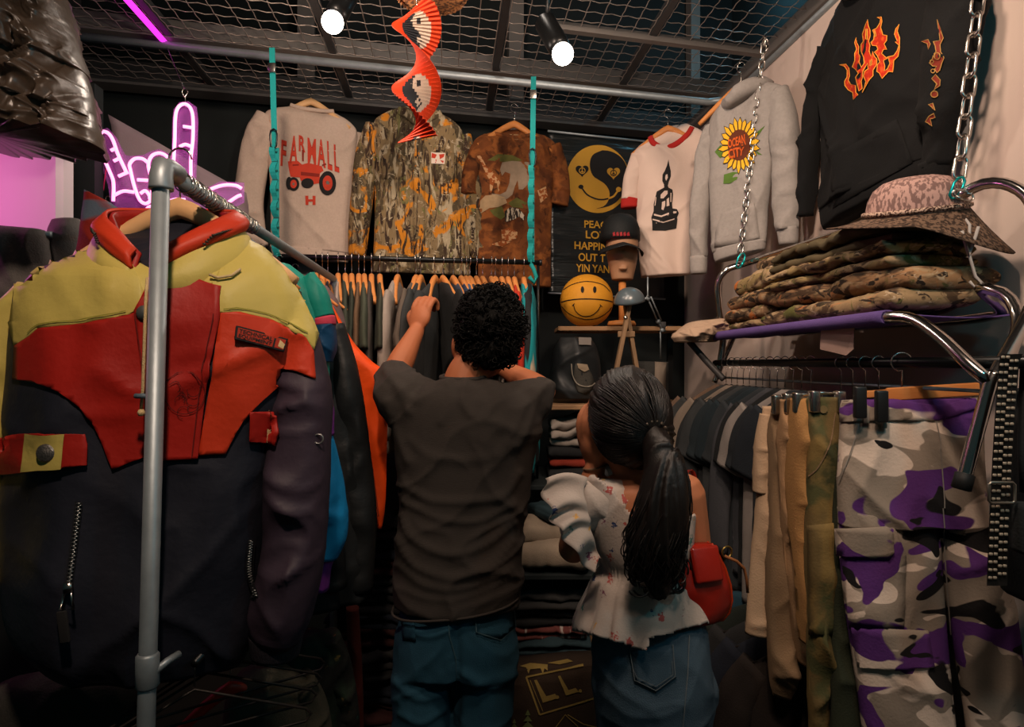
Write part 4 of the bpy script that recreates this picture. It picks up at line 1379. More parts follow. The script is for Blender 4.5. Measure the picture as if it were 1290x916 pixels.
rs = [('tan-edged brown', '#5a473a'), ('charcoal', '#232525'), ('stone grey', '#6b5f54'), ('soft black', '#1d1f20'), ('dark grey', '#2c2e2f'), ('ink navy', '#1a2226'), ('teal black', '#172126'), ('coal grey', '#24282b'), ('graphite', '#34353a'), ('jet black', '#151718'), ('light marl grey', '#77706b'), ('off-black', '#1a1e22'), ('midnight', '#171c22')]
lp = [838, 846, 853, 860, 869, 878, 888, 898, 909, 920, 934, 948, 958]
for i, ((nm, hx), px) in enumerate(zip(rs, lp)):
    Y = 2.40 - i * .048
    p = Vector((RX(Y), Y, 1.502))
    # turn the garment so that its far shoulder falls where its sleeve shows
    w = .25
    want = (px - CX) / F
    best = min((abs((p.x - w * math.cos(a)) / (Y - w * math.sin(a)) - want), a) for a in np.linspace(-1.1, .2, 80))[1]
    m_ = cloth('cloth_' + nm.replace(' ', '_').replace('-', '_'), hx)
    wire_hanger(p + Vector((0, 0, -.075)), best, 'black wire hanger holding the %s t-shirt on the wall rail' % nm, 'wire hangers on the wall rail', sx=.9)
    v = [0, 1, 3][i % 3]
    if i in (3, 8):
        v = 2
    rail_garment('t_shirt' if v != 2 else 'long_sleeved_shirt', '%s %s on a wire hanger along the plaster wall' % (nm, 't-shirt' if v != 2 else 'long-sleeved shirt'), 'shirt', p + Vector((0, 0, -.082)), best, m_, v, 'shirts on the wall rail', s=(.86, .7, 1.0))

# dark coats on a second rail below
lw = thing('low_rail', 'low steel rail under the wall shirts carrying dark coats', 'clothes rail', (RX(2.3) - .06, 2.3, .82))
MB().tube([Vector((0, .2, 0)), Vector((.085, -.8, 0))], .011, 10).build('rail', M_BLKMETAL, lw)
for Y in (2.42, 1.6):
    MB().tube([Vector((RX(Y) - .06, Y, .82)) - Vector(lw.location), Vector((WX(Y), Y, .82)) - Vector(lw.location)], .008, 8).build('wall_bracket', M_BLKMETAL, lw)
for i, (nm, hx) in enumerate((('black', '#15171a'), ('dark navy', '#141a22'), ('rust-trimmed black', '#2a1c16'), ('petrol blue', '#16303c'), ('black-green', '#151b17'), ('soot grey', '#1d1e1f'), ('ink blue', '#12161f'), ('brown-black', '#1c1613'))):
    Y = 2.40 - i * .10
    wire_hanger(Vector((RX(Y) - .06, Y, .745)), -.5, 'wire hanger of the %s coat on the low rail' % nm, 'wire hangers on the low wall rail', sx=.9)
    rail_garment('coat', '%s coat on the low rail beneath the wall shirts' % nm, 'coat', Vector((RX(Y) - .06, Y, .738)), -.5, cloth('coat_' + nm.replace(' ', '_').replace('-', '_'), hx), 2 if i % 2 else 4, 'coats on the low wall rail', s=(.8, 1.0, .95))

# ------------------------------------------------------------------ trousers on the wall rail
def trousers(name, label, Y, ang, rows, m, seed, amp=.020, d=None, legs=None, group='trousers on the wall rail', fold=(16, 1.2)):
    pl = Pl((rows[0][0] + rows[0][2]) / 2, rows[0][1], Y, ang)
    g = Garm(name, label, 'trousers', pl, group)
    if legs:
        g.body('seat', rows, m, amp=amp, seed=seed, fold=fold, e=.85)
        for k, lr in enumerate(legs):
            g.body('trouser_leg', lr, m, amp=amp, seed=seed + k + 1, fold=fold, e=.9)
    else:
        g.body('trouser_leg', rows, m, amp=amp, seed=seed, fold=fold, e=.85, K=100)
    return g


def clip_hanger(label, Y, px0, px1, py, grp='clip hangers on the wall rail'):
    a, b = P(px0, py, Y), P(px1, py, Y)
    c = Vector((RX(Y), Y, 1.502))
    t = thing('clip_hanger', label, 'hanger', c + Vector((0, 0, -.03)), 0, grp)
    o = t.location
    q = lambda v: v - o
    zb = a.z
    MB().tube([q(Vector((a.x, Y, zb))), q(Vector((b.x, Y + .0, b.z)))], .0045, 8).build('bar', M_HOOK, t)
    MB().tube([q(Vector((c.x, Y, zb))), q(Vector((c.x, Y, c.z - .02)))] + [q(c + Vector((.0 - .016 * math.cos(w), 0, .0 + .016 * math.sin(w)))) for w in np.linspace(-.6, PI, 10)], .0018, 6).build('hook', M_HOOK, t)
    for e in (.12, .88):
        cc = a.lerp(b, e)
        MB().rbox(q(Vector((cc.x, Y - .012, cc.z - .02))), (.010, .012, .026), .004).build('clip', M_BLKPLASTIC if px0 > 1040 else M_HOOK, t)
    return t


M_KH1 = cloth('khaki_twill', '#6f5a43', var=.2)
M_KH2 = cloth('sand_twill', '#8a6c4e', var=.15)
M_KH3 = cloth('tan_twill', '#8f6a3f', var=.15)
M_BEI = cloth('beige_jersey', '#9a8269', var=.1)
M_OLV = camo('faded_olive_camouflage', '#5b4c2e', [('#46462a', 9, .52, 1, (1, 1, .8), .04), ('#6d5a33', 8, .56, 3, (1, 1, .8), .04), ('#33351f', 8, .62, 5, (1, 1, .8), .03)], warp=.6)
M_DKG = cloth('dark_green_twill', '#262b1e', var=.2)

# a long beige t-shirt then the folded trouser legs, each nearer one covering the last
g = Garm('long_shirt', 'long beige jersey top hung beside the folded khaki trousers', 'shirt', Pl(975, 512, 1.74, .05))
g.body('torso', [(962, 512, 990, 512, .03), (957, 560, 990, 560, .04), (952, 640, 990, 640, .05), (944, 720, 988, 720, .05), (938, 797, 985, 799, .05)], M_BEI, amp=.010, seed=81, fold=(16, 1.2))
g.sleeve('sleeve', [(966, 522, 8, .03), (961, 560, 10, .04), (960, 620, 11, .045)], M_BEI, seed=82)
trousers('khaki_trousers', 'dark khaki trousers folded lengthwise next to the beige top', 1.68, .05, [(974, 505, 1000, 505, .02), (972, 560, 1000, 560, .04), (970, 650, 1000, 650, .045), (968, 760, 1000, 760, .045), (970, 860, 998, 862, .04), (974, 876, 994, 876, .02)], M_KH1, 83)
trousers('sand_trousers', 'pale sand trousers with rolled cuff between khaki and tan pairs', 1.63, .05, [(982, 503, 1012, 503, .02), (982, 560, 1012, 560, .04), (985, 640, 1012, 640, .045), (990, 700, 1012, 700, .035), (998, 780, 1020, 780, .03), (1004, 832, 1022, 834, .02)], M_KH2, 85, amp=.026)
trousers('tan_trousers', 'tan cotton trousers beside the faded olive camouflage pair', 1.58, .05, [(997, 502, 1026, 502, .02), (997, 560, 1027, 560, .04), (998, 650, 1028, 650, .045), (1001, 730, 1030, 730, .04), (1006, 805, 1028, 806, .03)], M_KH3, 87, amp=.024)
g = trousers('olive_camouflage_trousers', 'faded olive camouflage cargo trousers next to the purple camouflage pair', 1.53, .05, [(1020, 501, 1058, 500, .025), (1018, 560, 1058, 560, .045), (1017, 640, 1058, 640, .05), (1016, 690, 1058, 690, .05), (1018, 780, 1054, 780, .045), (1020, 860, 1048, 862, .045), (1022, 960, 1046, 962, .04)], M_OLV, 89)
g.decal('cargo_pocket', [[(1018, 662), (1057, 658), (1056, 690), (1050, 800), (1020, 800)]], M_OLV, .006, .02, thick=.004)
g.decal('pocket_seam', stroke(smoothline([(1052, 520), (1045, 560), (1030, 590), (1019, 600)], 14), 1.6), M_KH1, .003, .03)
g.decal('waist_button', [circ(1037, 516, 5, 14)], mat('dull_brass', '#6b5a3a', .5, .4, bump=0), .005, .05)
trousers('green_trousers', 'dark green trousers hanging low between two camouflage pairs', 1.50, .05, [(1050, 560, 1086, 560, .02), (1046, 700, 1090, 700, .03), (1048, 800, 1092, 800, .04), (1044, 960, 1094, 960, .04)], M_DKG, 91)

M_PCAM = camo('purple_camouflage', '#857a6e', [('#c9b8a9', 7.5, .55, 2, (.8, 1, 1.5), .006), ('#4f2a68', 6.8, .54, 4, (.8, 1, 1.4), .006), ('#161516', 8.5, .60, 9, (.7, 1, 1.7), .006)], warp=.9)
g = trousers('purple_camouflage_trousers', 'purple, white and black camouflage cargo trousers hung from a wooden clip hanger', 1.44, math.radians(-8),
             [(1060, 506, 1240, 500, .05), (1058, 535, 1236, 535, .07), (1056, 600, 1238, 600, .085), (1056, 660, 1240, 660, .085)], M_PCAM, 93, amp=.012,
             legs=[[(1056, 640, 1176, 640, .075), (1058, 700, 1184, 700, .075), (1070, 800, 1192, 800, .075), (1084, 900, 1200, 900, .075), (1096, 1010, 1204, 1010, .07)],
                   [(1176, 640, 1242, 640, .065), (1186, 720, 1262, 720, .07, -.01), (1198, 800, 1280, 800, .075, -.01), (1214, 900, 1288, 900, .075, -.01), (1226, 1010, 1296, 1010, .07, -.01)]])
g.decal('waistband', [[(1060, 505), (1120, 503), (1182, 512), (1240, 497), (1238, 512), (1182, 530), (1120, 530), (1059, 532)]], M_PCAM, .006, .02, thick=.004)
M_THR = mat('grey_thread', '#7d7770', .8, bump=0)
g.decal('fly_seam', stroke(smoothline([(1176, 520), (1184, 560), (1188, 610), (1190, 640)], 14), 1.5), M_THR, .005, .03)
g.decal('pocket_seam', stroke(smoothline([(1082, 535), (1072, 570), (1058, 606)], 10), 1.5), M_THR, .005, .03)
cp = g.decal('cargo_pocket', [[(1058, 668), (1126, 664), (1140, 700), (1138, 790), (1072, 792)]], M_PCAM, .008, .02, thick=.005)
g.decal('pocket_flap', [[(1056, 666), (1122, 663), (1126, 695), (1120, 703), (1058, 700)]], M_PCAM, .014, .02, thick=.005, parent=cp)
g.decal('leg_pocket', [[(1074, 790), (1168, 794), (1176, 840), (1120, 845), (1082, 840)]], M_PCAM, .008, .02, thick=.005)
g.decal('leg_seam', stroke(smoothline([(1188, 640), (1192, 700), (1200, 800)], 14), 1.5), M_THR, .006, .03)
g.decal('belt_loop', [[(1110, 512), (1116, 512), (1116, 540), (1110, 540)]], M_PCAM, .014, .02, thick=.004)
g.decal('belt_loop', [[(1088, 505), (1095, 505), (1095, 534), (1088, 534)]], M_PCAM, .014, .02, thick=.004)
# wooden clamp hanger above the purple pair
t = thing('clamp_hanger', 'flat wooden clamp hanger above the purple camouflage trousers', 'hanger', Vector((RX(1.45), 1.45, 1.47)), math.radians(-8))
o_ = Vector(t.location)
pw = Pl(1150, 490, 1.43, math.radians(-8))
wl = lambda px, py: pw.O + pw.u * pw.at(px, py).x + Vector((0, 0, pw.at(px, py).z)) - o_
ri = Matrix.Rotation(math.radians(8), 3, 'Z')
a_, b_ = wl(1117, 497), wl(1233, 490)
mid = (a_ + b_) / 2
rx_ = (b_ - a_).to_track_quat('X', 'Z').to_matrix()
MB().rbox(ri @ mid, (.5 * (b_ - a_).length, .007, .0145), .003, ri @ rx_).build('wood_bar', M_WOOD, t)
a_, b_ = wl(1090, 495), wl(1120, 497)
MB().rbox(ri @ ((a_ + b_) / 2), (.5 * (b_ - a_).length + .005, .006, .008), .002, ri @ rx_).build('wood_bar', M_WOOD, t)
for px_, py_ in ((1097, 510), (1071, 505)):
    c_ = wl(px_, py_)
    MB().rbox(ri @ c_ + Vector((0, -.055, 0)), (.012, .010, .035), .004).build('clip', M_BLKPLASTIC, t)
MB().tube([(0, 0, -.03), (0, 0, .015)] + [(-.022 * math.cos(w) + .0, 0, .033 + .022 * math.sin(w)) for w in np.linspace(-1.2, PI, 12)], .002, 6).build('hook', M_HOOK, t)
clip_hanger('steel clip hanger holding the sand trousers', 1.63, 985, 1018, 498)
clip_hanger('steel clip hanger holding the tan trousers', 1.58, 998, 1030, 497)
clip_hanger('steel clip hanger holding the faded olive camouflage trousers', 1.53, 1018, 1060, 495)
clip_hanger('steel clip hanger holding the dark khaki trousers', 1.68, 972, 1002, 500)

# ------------------------------------------------------------------ folding cot used as a shelf, slung on chains
M_LILAC = mat('purple_canvas', '#57437a', .85, var=.12, vscale=20, bump=.3, bscale=300)
M_RUB = mat('black_rubber', '#121212', .6, bump=0)
co = Vector((.82, 1.9, 1.58))
cot = thing('folding_cot', 'chrome folding cot with purple canvas used as a hanging shelf', 'shelf', co)
q = lambda v: Vector(v) - co


def ctube(name, pts, r=.0125, m=M_CHROME, K=None):
    pts = [list(p) for p in pts]
    sm = smoothrows(pts, K or max(24, 10 * len(pts)))
    return MB().tube([q(p) for p in sm], r, 14).build(name, m, cot)


A0, A1 = P(892, 428, 2.45), P(1118, 399, 1.40)
A0.z = A1.z = 1.602
# canvas: sheet wrapped over the front tube, running back to the wall-side tube
B0, B1 = Vector((WX(2.45) - .05, 2.45, 1.615)), Vector((WX(1.4) - .06, 1.40, 1.615))
V, Fc = [], []
n1, n2 = 30, 14
prof = [(-.2, 0)]
for i in range(n1 + 1):
    u = i / n1
    a, b = A0.lerp(A1, u), B0.lerp(B1, u)
    for j in range(8):
        w = math.pi * (1.55 - j / 7 * 1.15)
        V.append(q(a + Vector((.0165 * math.cos(w), 0, .0165 * math.sin(w)))))
    for j in range(1, n2 + 1):
        t = j / n2
        p = a.lerp(b, t)
        p.z += .016 * (1 - t) - .015 * math.sin(PI * t) + .002 * math.sin(u * 30 + t * 7)
        V.append(q(p))
row = 8 + n2
for i in range(n1):
    for j in range(row - 1):
        Fc.append((i * row + j, (i + 1) * row + j, (i + 1) * row + j + 1, i * row + j + 1))
cv = mk('canvas', V, Fc, M_LILAC, cot)
md = cv.modifiers.new('thick', 'SOLIDIFY')
md.thickness = .003
# front tube, bend and near leg with rubber foot
hub = P(1248, 482, 1.17)
ctube('front_tube', [A0 + Vector((0, .03, 0)), A0.lerp(A1, .5), A1, P(1150, 402, 1.34), P(1185, 425, 1.27), P(1222, 460, 1.20), hub], .0125, K=60)
ft = P(1214, 604, 1.17)
ctube('leg', [P(1254, 470, 1.17), hub, P(1236, 525, 1.17), ft], .0125)
dleg = (ft - hub).normalized()
MB().tube([q(ft - dleg * .012), q(ft - dleg * .01), q(ft + dleg * .018), q(ft + dleg * .020)], [.0125, .0165, .0165, .013], 16).build('rubber_foot', M_RUB, cot)
# wall-side tube at canvas level with its near bend
ctube('rear_tube', [B0 + Vector((0, .03, 0)), B0.lerp(B1, .5), B1 + Vector((0, .08, .0)), P(1236, 363, 1.36), P(1268, 372, 1.31), P(1283, 402, 1.27), P(1272, 445, 1.22), hub], .0125, K=60)
# raised head-end frame along the wall
T0 = P(935, 333, 2.42)
T1 = P(1206, 243, 1.43)
T0.z = T1.z = 1.876
ctube('raised_tube', [P(905, 470, 2.47), P(911, 425, 2.47), P(906, 385, 2.47), P(905, 356, 2.46), P(916, 340, 2.44), T0, T0.lerp(T1, .5), T1, P(1238, 232, 1.38), P(1268, 232, 1.34), P(1296, 250, 1.30), P(1312, 300, 1.27), P(1306, 370, 1.24), hub], .0125, K=110)
ctube('far_leg', [P(868, 430, 2.46), P(890, 455, 2.44), P(912, 478, 2.40)], .012, M_STEEL_D)
ctube('far_leg', [P(926, 420, 2.50), P(912, 452, 2.50), P(900, 482, 2.50)], .011, M_CHROME)
lab = Pl(1052, 430, 1.72, math.radians(-80))
c_ = [P(1034, 414, 1.68), P(1076, 411, 1.55), P(1075, 440, 1.55), P(1066, 448, 1.58), P(1050, 444, 1.63), P(1033, 440, 1.68)]
for v in c_:
    v.x += .0
mk('care_label', [q(v) for v in c_] + [q(v + Vector((.002, 0, 0))) for v in c_], [(0, 1, 2, 3, 4, 5), (11, 10, 9, 8, 7, 6)], mat('cream_label', '#a98d82', .85, bump=.1), cot, smooth=False)
# gathered canvas pouch at the far end
pouch = Garm('canvas_pouch', 'crumpled beige canvas pouch at the far end of the cot', 'pouch', Pl(885, 415, 2.43, .1))
pouch.body('body', [(900, 402, 925, 403, .05), (870, 406, 924, 408, .09), (855, 416, 922, 416, .11), (847, 424, 914, 424, .11), (850, 431, 900, 431, .08)], cloth('crumpled_canvas', '#a38a74'), K=50, n=90, amp=.016, seed=7, extra=lambda x, z, sg: .030 * crease(x * 4, z * 6, 3.0))


# ---- chains
def chain(label, p0, p1, link=.034, r=.0034, ww=.0105):
    p0, p1 = Vector(p0), Vector(p1)
    t = thing('steel_chain', label, 'chain', p1)
    d = (p1 - p0)
    n = int(d.length / (link * .80))
    dn = d.normalized()
    side = dn.cross(Vector((0, 1, 0))).normalized()
    fr = dn.cross(side)
    me = None
    for i in range(n + 1):
        c = p0 + d * (i / n) - p1
        s_ = side if i % 2 else fr
        pts = []
        for a in np.linspace(0, 2 * PI, 16, endpoint=False):
            pts.append(c + s_ * (ww * math.cos(a)) + dn * ((link / 2 - ww) * (1 if math.sin(a) > 0 else -1) + ww * math.sin(a)))
        MB().tube(pts, r, 7, closed=True).build('link', M_HOOK, t)
    return t


chain('heavy steel chain in front of the black flame hoodie', P(1234, -20, 1.46), P(1207, 238, 1.44), link=.056, r=.0037, ww=.0145)
chain('thin steel chain in front of the grey sunflower hoodie', P(963, 52, 2.33), P(931, 332, 2.38), link=.034, r=.0033, ww=.0095)


def carab(label, p, m, s=1.0, rot=.5):
    t = thing('carabiner', label, 'carabiner', p)
    R_ = Matrix.Rotation(rot, 3, 'Y')
    MB().tube([R_ @ (Vector((x, 0, z)) * s) for x, z in ((-.008, -.026), (-.012, .005), (-.009, .022), (0, .029), (.009, .022), (.012, .005), (.008, -.026), (0, -.031))], .0034 * s, 8, closed=True).build('ring', m, t)
    MB().tube([R_ @ (Vector((.013, 0, .004)) * s), R_ @ (Vector((.010, -.001, -.02)) * s)], .0042 * s, 8).build('gate', m, t)
    return t


M_CAR = mat('teal_anodised', '#1b9a9a', .3, .8, bump=0)
carab('teal carabiner joining the heavy chain to the cot tube', P(1206, 236, 1.42), M_CAR, .9, .5)
carab('steel carabiner hooked on the cot tube', P(1214, 246, 1.40), M_HOOK, .8, 1.9)
carab('teal carabiner joining the thin chain to the cot tube', P(933, 328, 2.36), M_CAR, 1.0, .4)
carab('steel carabiner holding the thin chain to the wire ceiling', P(963, 58, 2.33), M_HOOK, 1.0, .2)


# ------------------------------------------------------------------ folded camouflage clothes on the cot
def folded(label, c, ux, size, layers, m, seed, name='folded_trousers', cat='trousers', group=None, sag=.0):
    """ribbon folded in layers: fold edges face the aisle. c: centre of the base, ux: yaw, size (along, deep, high)"""
    L, D, Hh = size
    t = thing(name, label, cat, c, ux, group)
    th = Hh / layers
    prof = []          # closed outline of the folded ribbon in (depth, height)
    rnd = random.Random(seed)
    for k in range(layers):
        z0 = k * th
        dfr = -D / 2 + rnd.uniform(0, .03)
        dbk = D / 2 - rnd.uniform(0, .03)
        prof.append((dfr, dbk, z0))
    nx, npf = 46, 28
    u = np.linspace(0, 1, nx + 1)[:, None]
    an = np.linspace(0, 2 * PI, npf, endpoint=False)[None, :]
    ca, sa = np.cos(an), np.sin(an)
    x = (u - .5) * L + 0 * an
    endk = 1 - np.abs(2 * u - 1) ** 22
    idx = np.arange(nx)[:, None] * npf
    kk = np.arange(npf)[None, :]
    Fq = np.stack([idx + kk, idx + (kk + 1) % npf, idx + npf + (kk + 1) % npf, idx + npf + kk], -1).reshape(-1, 4).tolist()
    Fq += [tuple(range(npf))[::-1], tuple(nx * npf + j for j in range(npf))]
    for k, (d0, d1, z0) in enumerate(prof):
        dd = (d0 + d1) / 2 + (d1 - d0) / 2 * np.sign(ca) * np.abs(ca) ** .35 + 0 * u
        zz = z0 + th / 2 + th * .52 * np.sign(sa) * np.abs(sa) ** .75 * (.55 + .45 * endk)
        wob = .5 * th * vn(x * 7 + seed, dd * 5, seed + k * .37) + .25 * th * vn(x * 19 + seed, dd * 13, seed) + .3 * th * crease(x * 1.6, dd * 1.6, seed + k * 1.0)
        dd = dd + .014 * vn(x * 9 + k * 3, z0 * 30 + 0 * x, seed) + .005 * vn(x * 34, k + 0 * x, seed)
        zz = np.maximum(0, zz + wob * (.3 if k == 0 else 1)) - sag * (2 * u - 1) ** 2
        mk('fold_layer', np.stack([x, dd, zz], -1).reshape(-1, 3), Fq, m, t)
    return t


def rtree(name, seed, base='#8a7354'):
    return camo(name, base, [('#4b3a2a', 9, .50, seed, (.7, 1, 1.5), .04), ('#9a8262', 13, .57, seed + 1, (.6, 1, 1.8), .03), ('#b56a35', 6, .66, seed + 2, (1, 1, 1), .03), ('#2e251d', 18, .59, seed + 3, (.6, 1, 2.0), .02), ('#5b5a30', 14, .62, seed + 4, (1, 1, 1), .03), ('#a8957a', 34, .66, seed + 6, (.5, 1, 2.2), .03)], warp=1.6)


WD = WANG + PI  # local x runs away from the camera along the wall


def cotpt(Y, off, z):
    return Vector((WX(Y) - .30 + off, Y, z))


zc0 = 1.618
GC = 'folded camouflage clothes on the cot'
names = [('pale leaf camouflage trousers at the bottom of the long stack', 1.74, .62, .052, 1), ('orange-flecked camouflage jacket above the bottom pair of the long stack', 1.73, .62, .060, 2), ('tan branch camouflage trousers near the top of the long stack', 1.76, .58, .064, 3), ('olive brown canvas trousers on top of the long stack under the hat', 1.78, .58, .066, 4)]
z = zc0
mm5 = [rtree('branch_camouflage_a', 2), rtree('branch_camouflage_c', 23, '#94714f'), rtree('branch_camouflage_d', 37, '#8c7850'), camo('olive_brown_canvas', '#4f4632', [('#5d513a', 6, .55, 3, (1, 1, 1), .1), ('#7a6646', 20, .68, 7, (.5, 1, 3), .02)]), rtree('branch_camouflage_b', 11, '#7a6046')]
for (lb, Y, L, hh, sd), m_ in zip(names, mm5):
    folded(lb, cotpt(Y, .075 + .006 * sd, z), WANG, (L, .25, hh), 1 if sd in (1, 2) else 2, m_, sd * 13, group=GC)
    z += hh * .93
ztop = z
z = zc0
far = [('small leaf camouflage shorts at the bottom of the far pile', 2.24, .28, .03, 6), ('brown leaf camouflage vest in the far pile', 2.24, .28, .05, 7), ('rust leaf camouflage trousers in the far pile', 2.22, .30, .055, 8), ('olive leaf camouflage jacket on top of the far pile', 2.20, .28, .07, 9)]
for lb, Y, L, hh, sd in far:
    folded(lb, cotpt(Y, .085, z), WANG, (L, .24, hh), 1, mm5[[0, 4, 1, 2][sd - 6]], sd * 17, group=GC)
    z += hh * .95
folded('crumpled leaf camouflage cap lying on the far pile', cotpt(2.16, .13, z), WANG, (.24, .18, .05), 1, mm5[4], 99, name='camouflage_cap', cat='cap')

# ---- sun hat
hat = thing('sun_hat', 'woven straw-coloured brimmed sun hat with white tie lying on the camouflage stack', 'hat', Vector((.965, 1.52, ztop + .012)), math.radians(-32))
M_HAT = camo('dusty_pink_weave', '#a2837a', [('#6d5550', 130, .5, 1, (1, 1, .4), .03)])
M_HATU = camo('brown_weave', '#6b5545', [('#33271f', 120, .5, 2, (1, 1, 1), .04)])
tilt = Matrix.Rotation(math.radians(13), 3, 'X')
V, Fc = [], []
prof = [(.0005, .092), (.035, .090), (.065, .082), (.086, .066), (.098, .042), (.104, .012), (.106, .004), (.122, -.002), (.142, -.008), (.166, -.012), (.188, -.014)]
nn = 56
for r, zz in prof:
    for k in range(nn):
        a = 2 * PI * k / nn
        flop = 0
        if r > .11:
            flop = (r - .106) * (-1.15 * max(0, math.cos(a)) ** 1.2 + .08 * math.sin(2 * a + .6))
        V.append(tilt @ Vector((r * math.cos(a) * 1.02, r * math.sin(a) * .9, zz + flop)))
for i in range(len(prof) - 1):
    for k in range(nn):
        Fc.append((i * nn + k, (i + 1) * nn + k, (i + 1) * nn + (k + 1) % nn, i * nn + (k + 1) % nn))
crown = [f for f in Fc if max(f) < 7 * nn]
brim = [f for f in Fc if min(f) >= 6 * nn]
for nm, fc, mm in (('crown', crown, M_HAT), ('brim', brim, M_HATU)):
    oo = mk(nm, V, fc, mm, hat)
    md = oo.modifiers.new('thick', 'SOLIDIFY')
    md.thickness = .003
MB().tube([tilt @ Vector((.1065 * math.cos(a) * 1.02, .1065 * math.sin(a) * .9, .012)) for a in np.linspace(0, 2 * PI, 48, endpoint=False)], .006, 6, closed=True).build('hat_band', camo('braided_band', '#b49a88', [('#3d2a24', 240, .5, 1, (1, 1, 1), .02)]), hat)
MB().tube([tilt @ Vector((x, y, zz)) for x, y, zz in ((.085, -.02, .0), (.10, -.10, -.03), (.098, -.125, -.09), (.11, -.128, -.14), (.122, -.128, -.155), (.11, -.128, -.165), (.10, -.128, -.15))], .0032, 6).build('tie', mat('white_tape', '#a9a29c', .8, bump=0), hat)
MB().tube([tilt @ Vector((x, y, zz)) for x, y, zz in ((.115, -.11, -.035), (.105, -.125, -.07), (.098, -.128, -.095), (.085, -.12, -.04))], .0034, 6).build('tie', mat('white_tape', '#a9a29c', .8, bump=0), hat)

# ------------------------------------------------------------------ studded belt and black bag at the near end
M_BELT = mat('black_leather', '#171513', .5, bump=.2)
M_STUD = mat('cream_stud', '#a39684', .4, .3, bump=0)
bt = thing('studded_belt', 'black belt with rows of pale square studs hanging beside the purple camouflage trousers', 'belt', P(1262, 452, 1.13))
bo = Vector(bt.location)
cl_ = [(1276, 446), (1272, 452), (1268, 500), (1264, 560), (1261, 620), (1258, 680), (1256, 738)]
cl_ = smoothline(cl_, 60)
V, Fc = [], []
for i, (x, y) in enumerate(cl_):
    wpx = 13
    for sx, yy in ((-1, 0), (1, 0), (1, .004), (-1, .004)):
        V.append(P(x + sx * wpx, y, 1.13 + yy + .004 * math.sin(i * .25)) - bo)
for i in range(len(cl_) - 1):
    for j in range(4):
        Fc.append((i * 4 + j, i * 4 + (j + 1) % 4, i * 4 + 4 + (j + 1) % 4, i * 4 + 4 + j))
mk('strap', V, Fc, M_BELT, bt, smooth=False)
sb = MB()
studme = None
k = 0
for i in range(1, 58):
    x, y = cl_[i]
    for j in range(4):
        if (i + (j // 2)) % 2 == 0:
            continue
        p = P(x - 9 + 6 * j, y, 1.127 + .004 * math.sin(i * .25)) - bo
        if studme is None:
            studme = MB().rbox((0, 0, 0), (.0034, .0015, .0026), .001, seg=1).build('stud', M_STUD, bt)
            studme.location = p
        else:
            c = bpy.data.objects.new('stud', studme.data)
            COL.objects.link(c)
            c.parent = bt
            c.location = p
c = P(1262, 620, 1.118) - bo
MB().tube([c + Vector((x, 0, z)) for x, z in ((-.023, -.015), (-.023, .013), (-.019, .017), (.019, .017), (.023, .013), (.023, -.015), (.019, -.019), (-.019, -.019))], .0026, 8, closed=True).build('buckle', mat('dull_steel', '#8a8378', .35, .9, bump=0), bt)
bag = thing('black_bag', 'black canvas bag with a strap hung next to the studded belt', 'bag', P(1306, 560, 1.16))
bo = Vector(bag.location)
MB().rbox((.05, .04, -.10), (.06, .05, .20), .02).build('body', M_DARKGARM, bag)
MB().tube([P(1292, 452, 1.16) - bo, P(1290, 500, 1.16) - bo, P(1288, 560, 1.16) - bo, P(1290, 620, 1.16) - bo], .008, 8).build('strap', M_DARKGARM, bag)
MB().rbox(P(1290, 665, 1.13) - bo, (.018, .02, .045), .01).build('side_pocket', M_DARKGARM, bag)

# ------------------------------------------------------------------ people
def ball(mb, c, r, rot=None, n=16):
    prof = [(math.sin(a), -math.cos(a)) for a in np.linspace(.08, PI - .08, n)]
    V, Fc = [], []
    for rr_, zz in prof:
        for k in range(n):
            a = 2 * PI * k / n
            v = Vector((rr_ * math.cos(a) * r[0], rr_ * math.sin(a) * r[1], zz * r[2]))
            V.append(Vector(c) + ((rot @ v) if rot is not None else v))
    for i in range(n - 1):
        for k in range(n):
            Fc.append((i * n + k, i * n + (k + 1) % n, (i + 1) * n + (k + 1) % n, (i + 1) * n + k))
    Fc.append(tuple(range(n))[::-1])
    Fc.append(tuple((n - 1) * n + k for k in range(n)))
    mb.add(V, Fc)


def limb(mb, pts, r, n=14, K=None):
    rows = [[*p, q] for p, q in zip(pts, r)]
    s = smoothrows(rows, K or 8 * len(pts))
    P_ = [Vector(v[:3]) for v in s]
    R_ = list(s[:, 3])
    # rounded ends
    d0 = (P_[0] - P_[1]).normalized()
    d1 = (P_[-1] - P_[-2]).normalized()
    pre = [P_[0] + d0 * R_[0] * k for k in (.9, .6)]
    post = [P_[-1] + d1 * R_[-1] * k for k in (.6, .9)]
    mb.tube(pre + P_ + post, [R_[0] * .4, R_[0] * .8] + R_ + [R_[-1] * .8, R_[-1] * .4], n)


def tor(mb, rows, n=36, e=.85, cap=(True, True)):
    """rows: (pxl, pxr, py, Y centre, half depth)"""
    q = []
    for a, b, y, Y, d in rows:
        l, r = P(a, y, Y), P(b, y, Y)
        q.append([*((l + r) / 2), (r - l).length / 2, d])
    q = smoothrows(q, 40)
    C = q[:, :3]
    A = np.stack([q[:, 3], q[:, 3] * 0, q[:, 3] * 0], -1)
    B = np.stack([q[:, 4] * 0, q[:, 4], q[:, 4] * 0], -1)
    V, Fc, _ = loft(C, A, B, n, e, cap)
    mb.add(V, Fc)


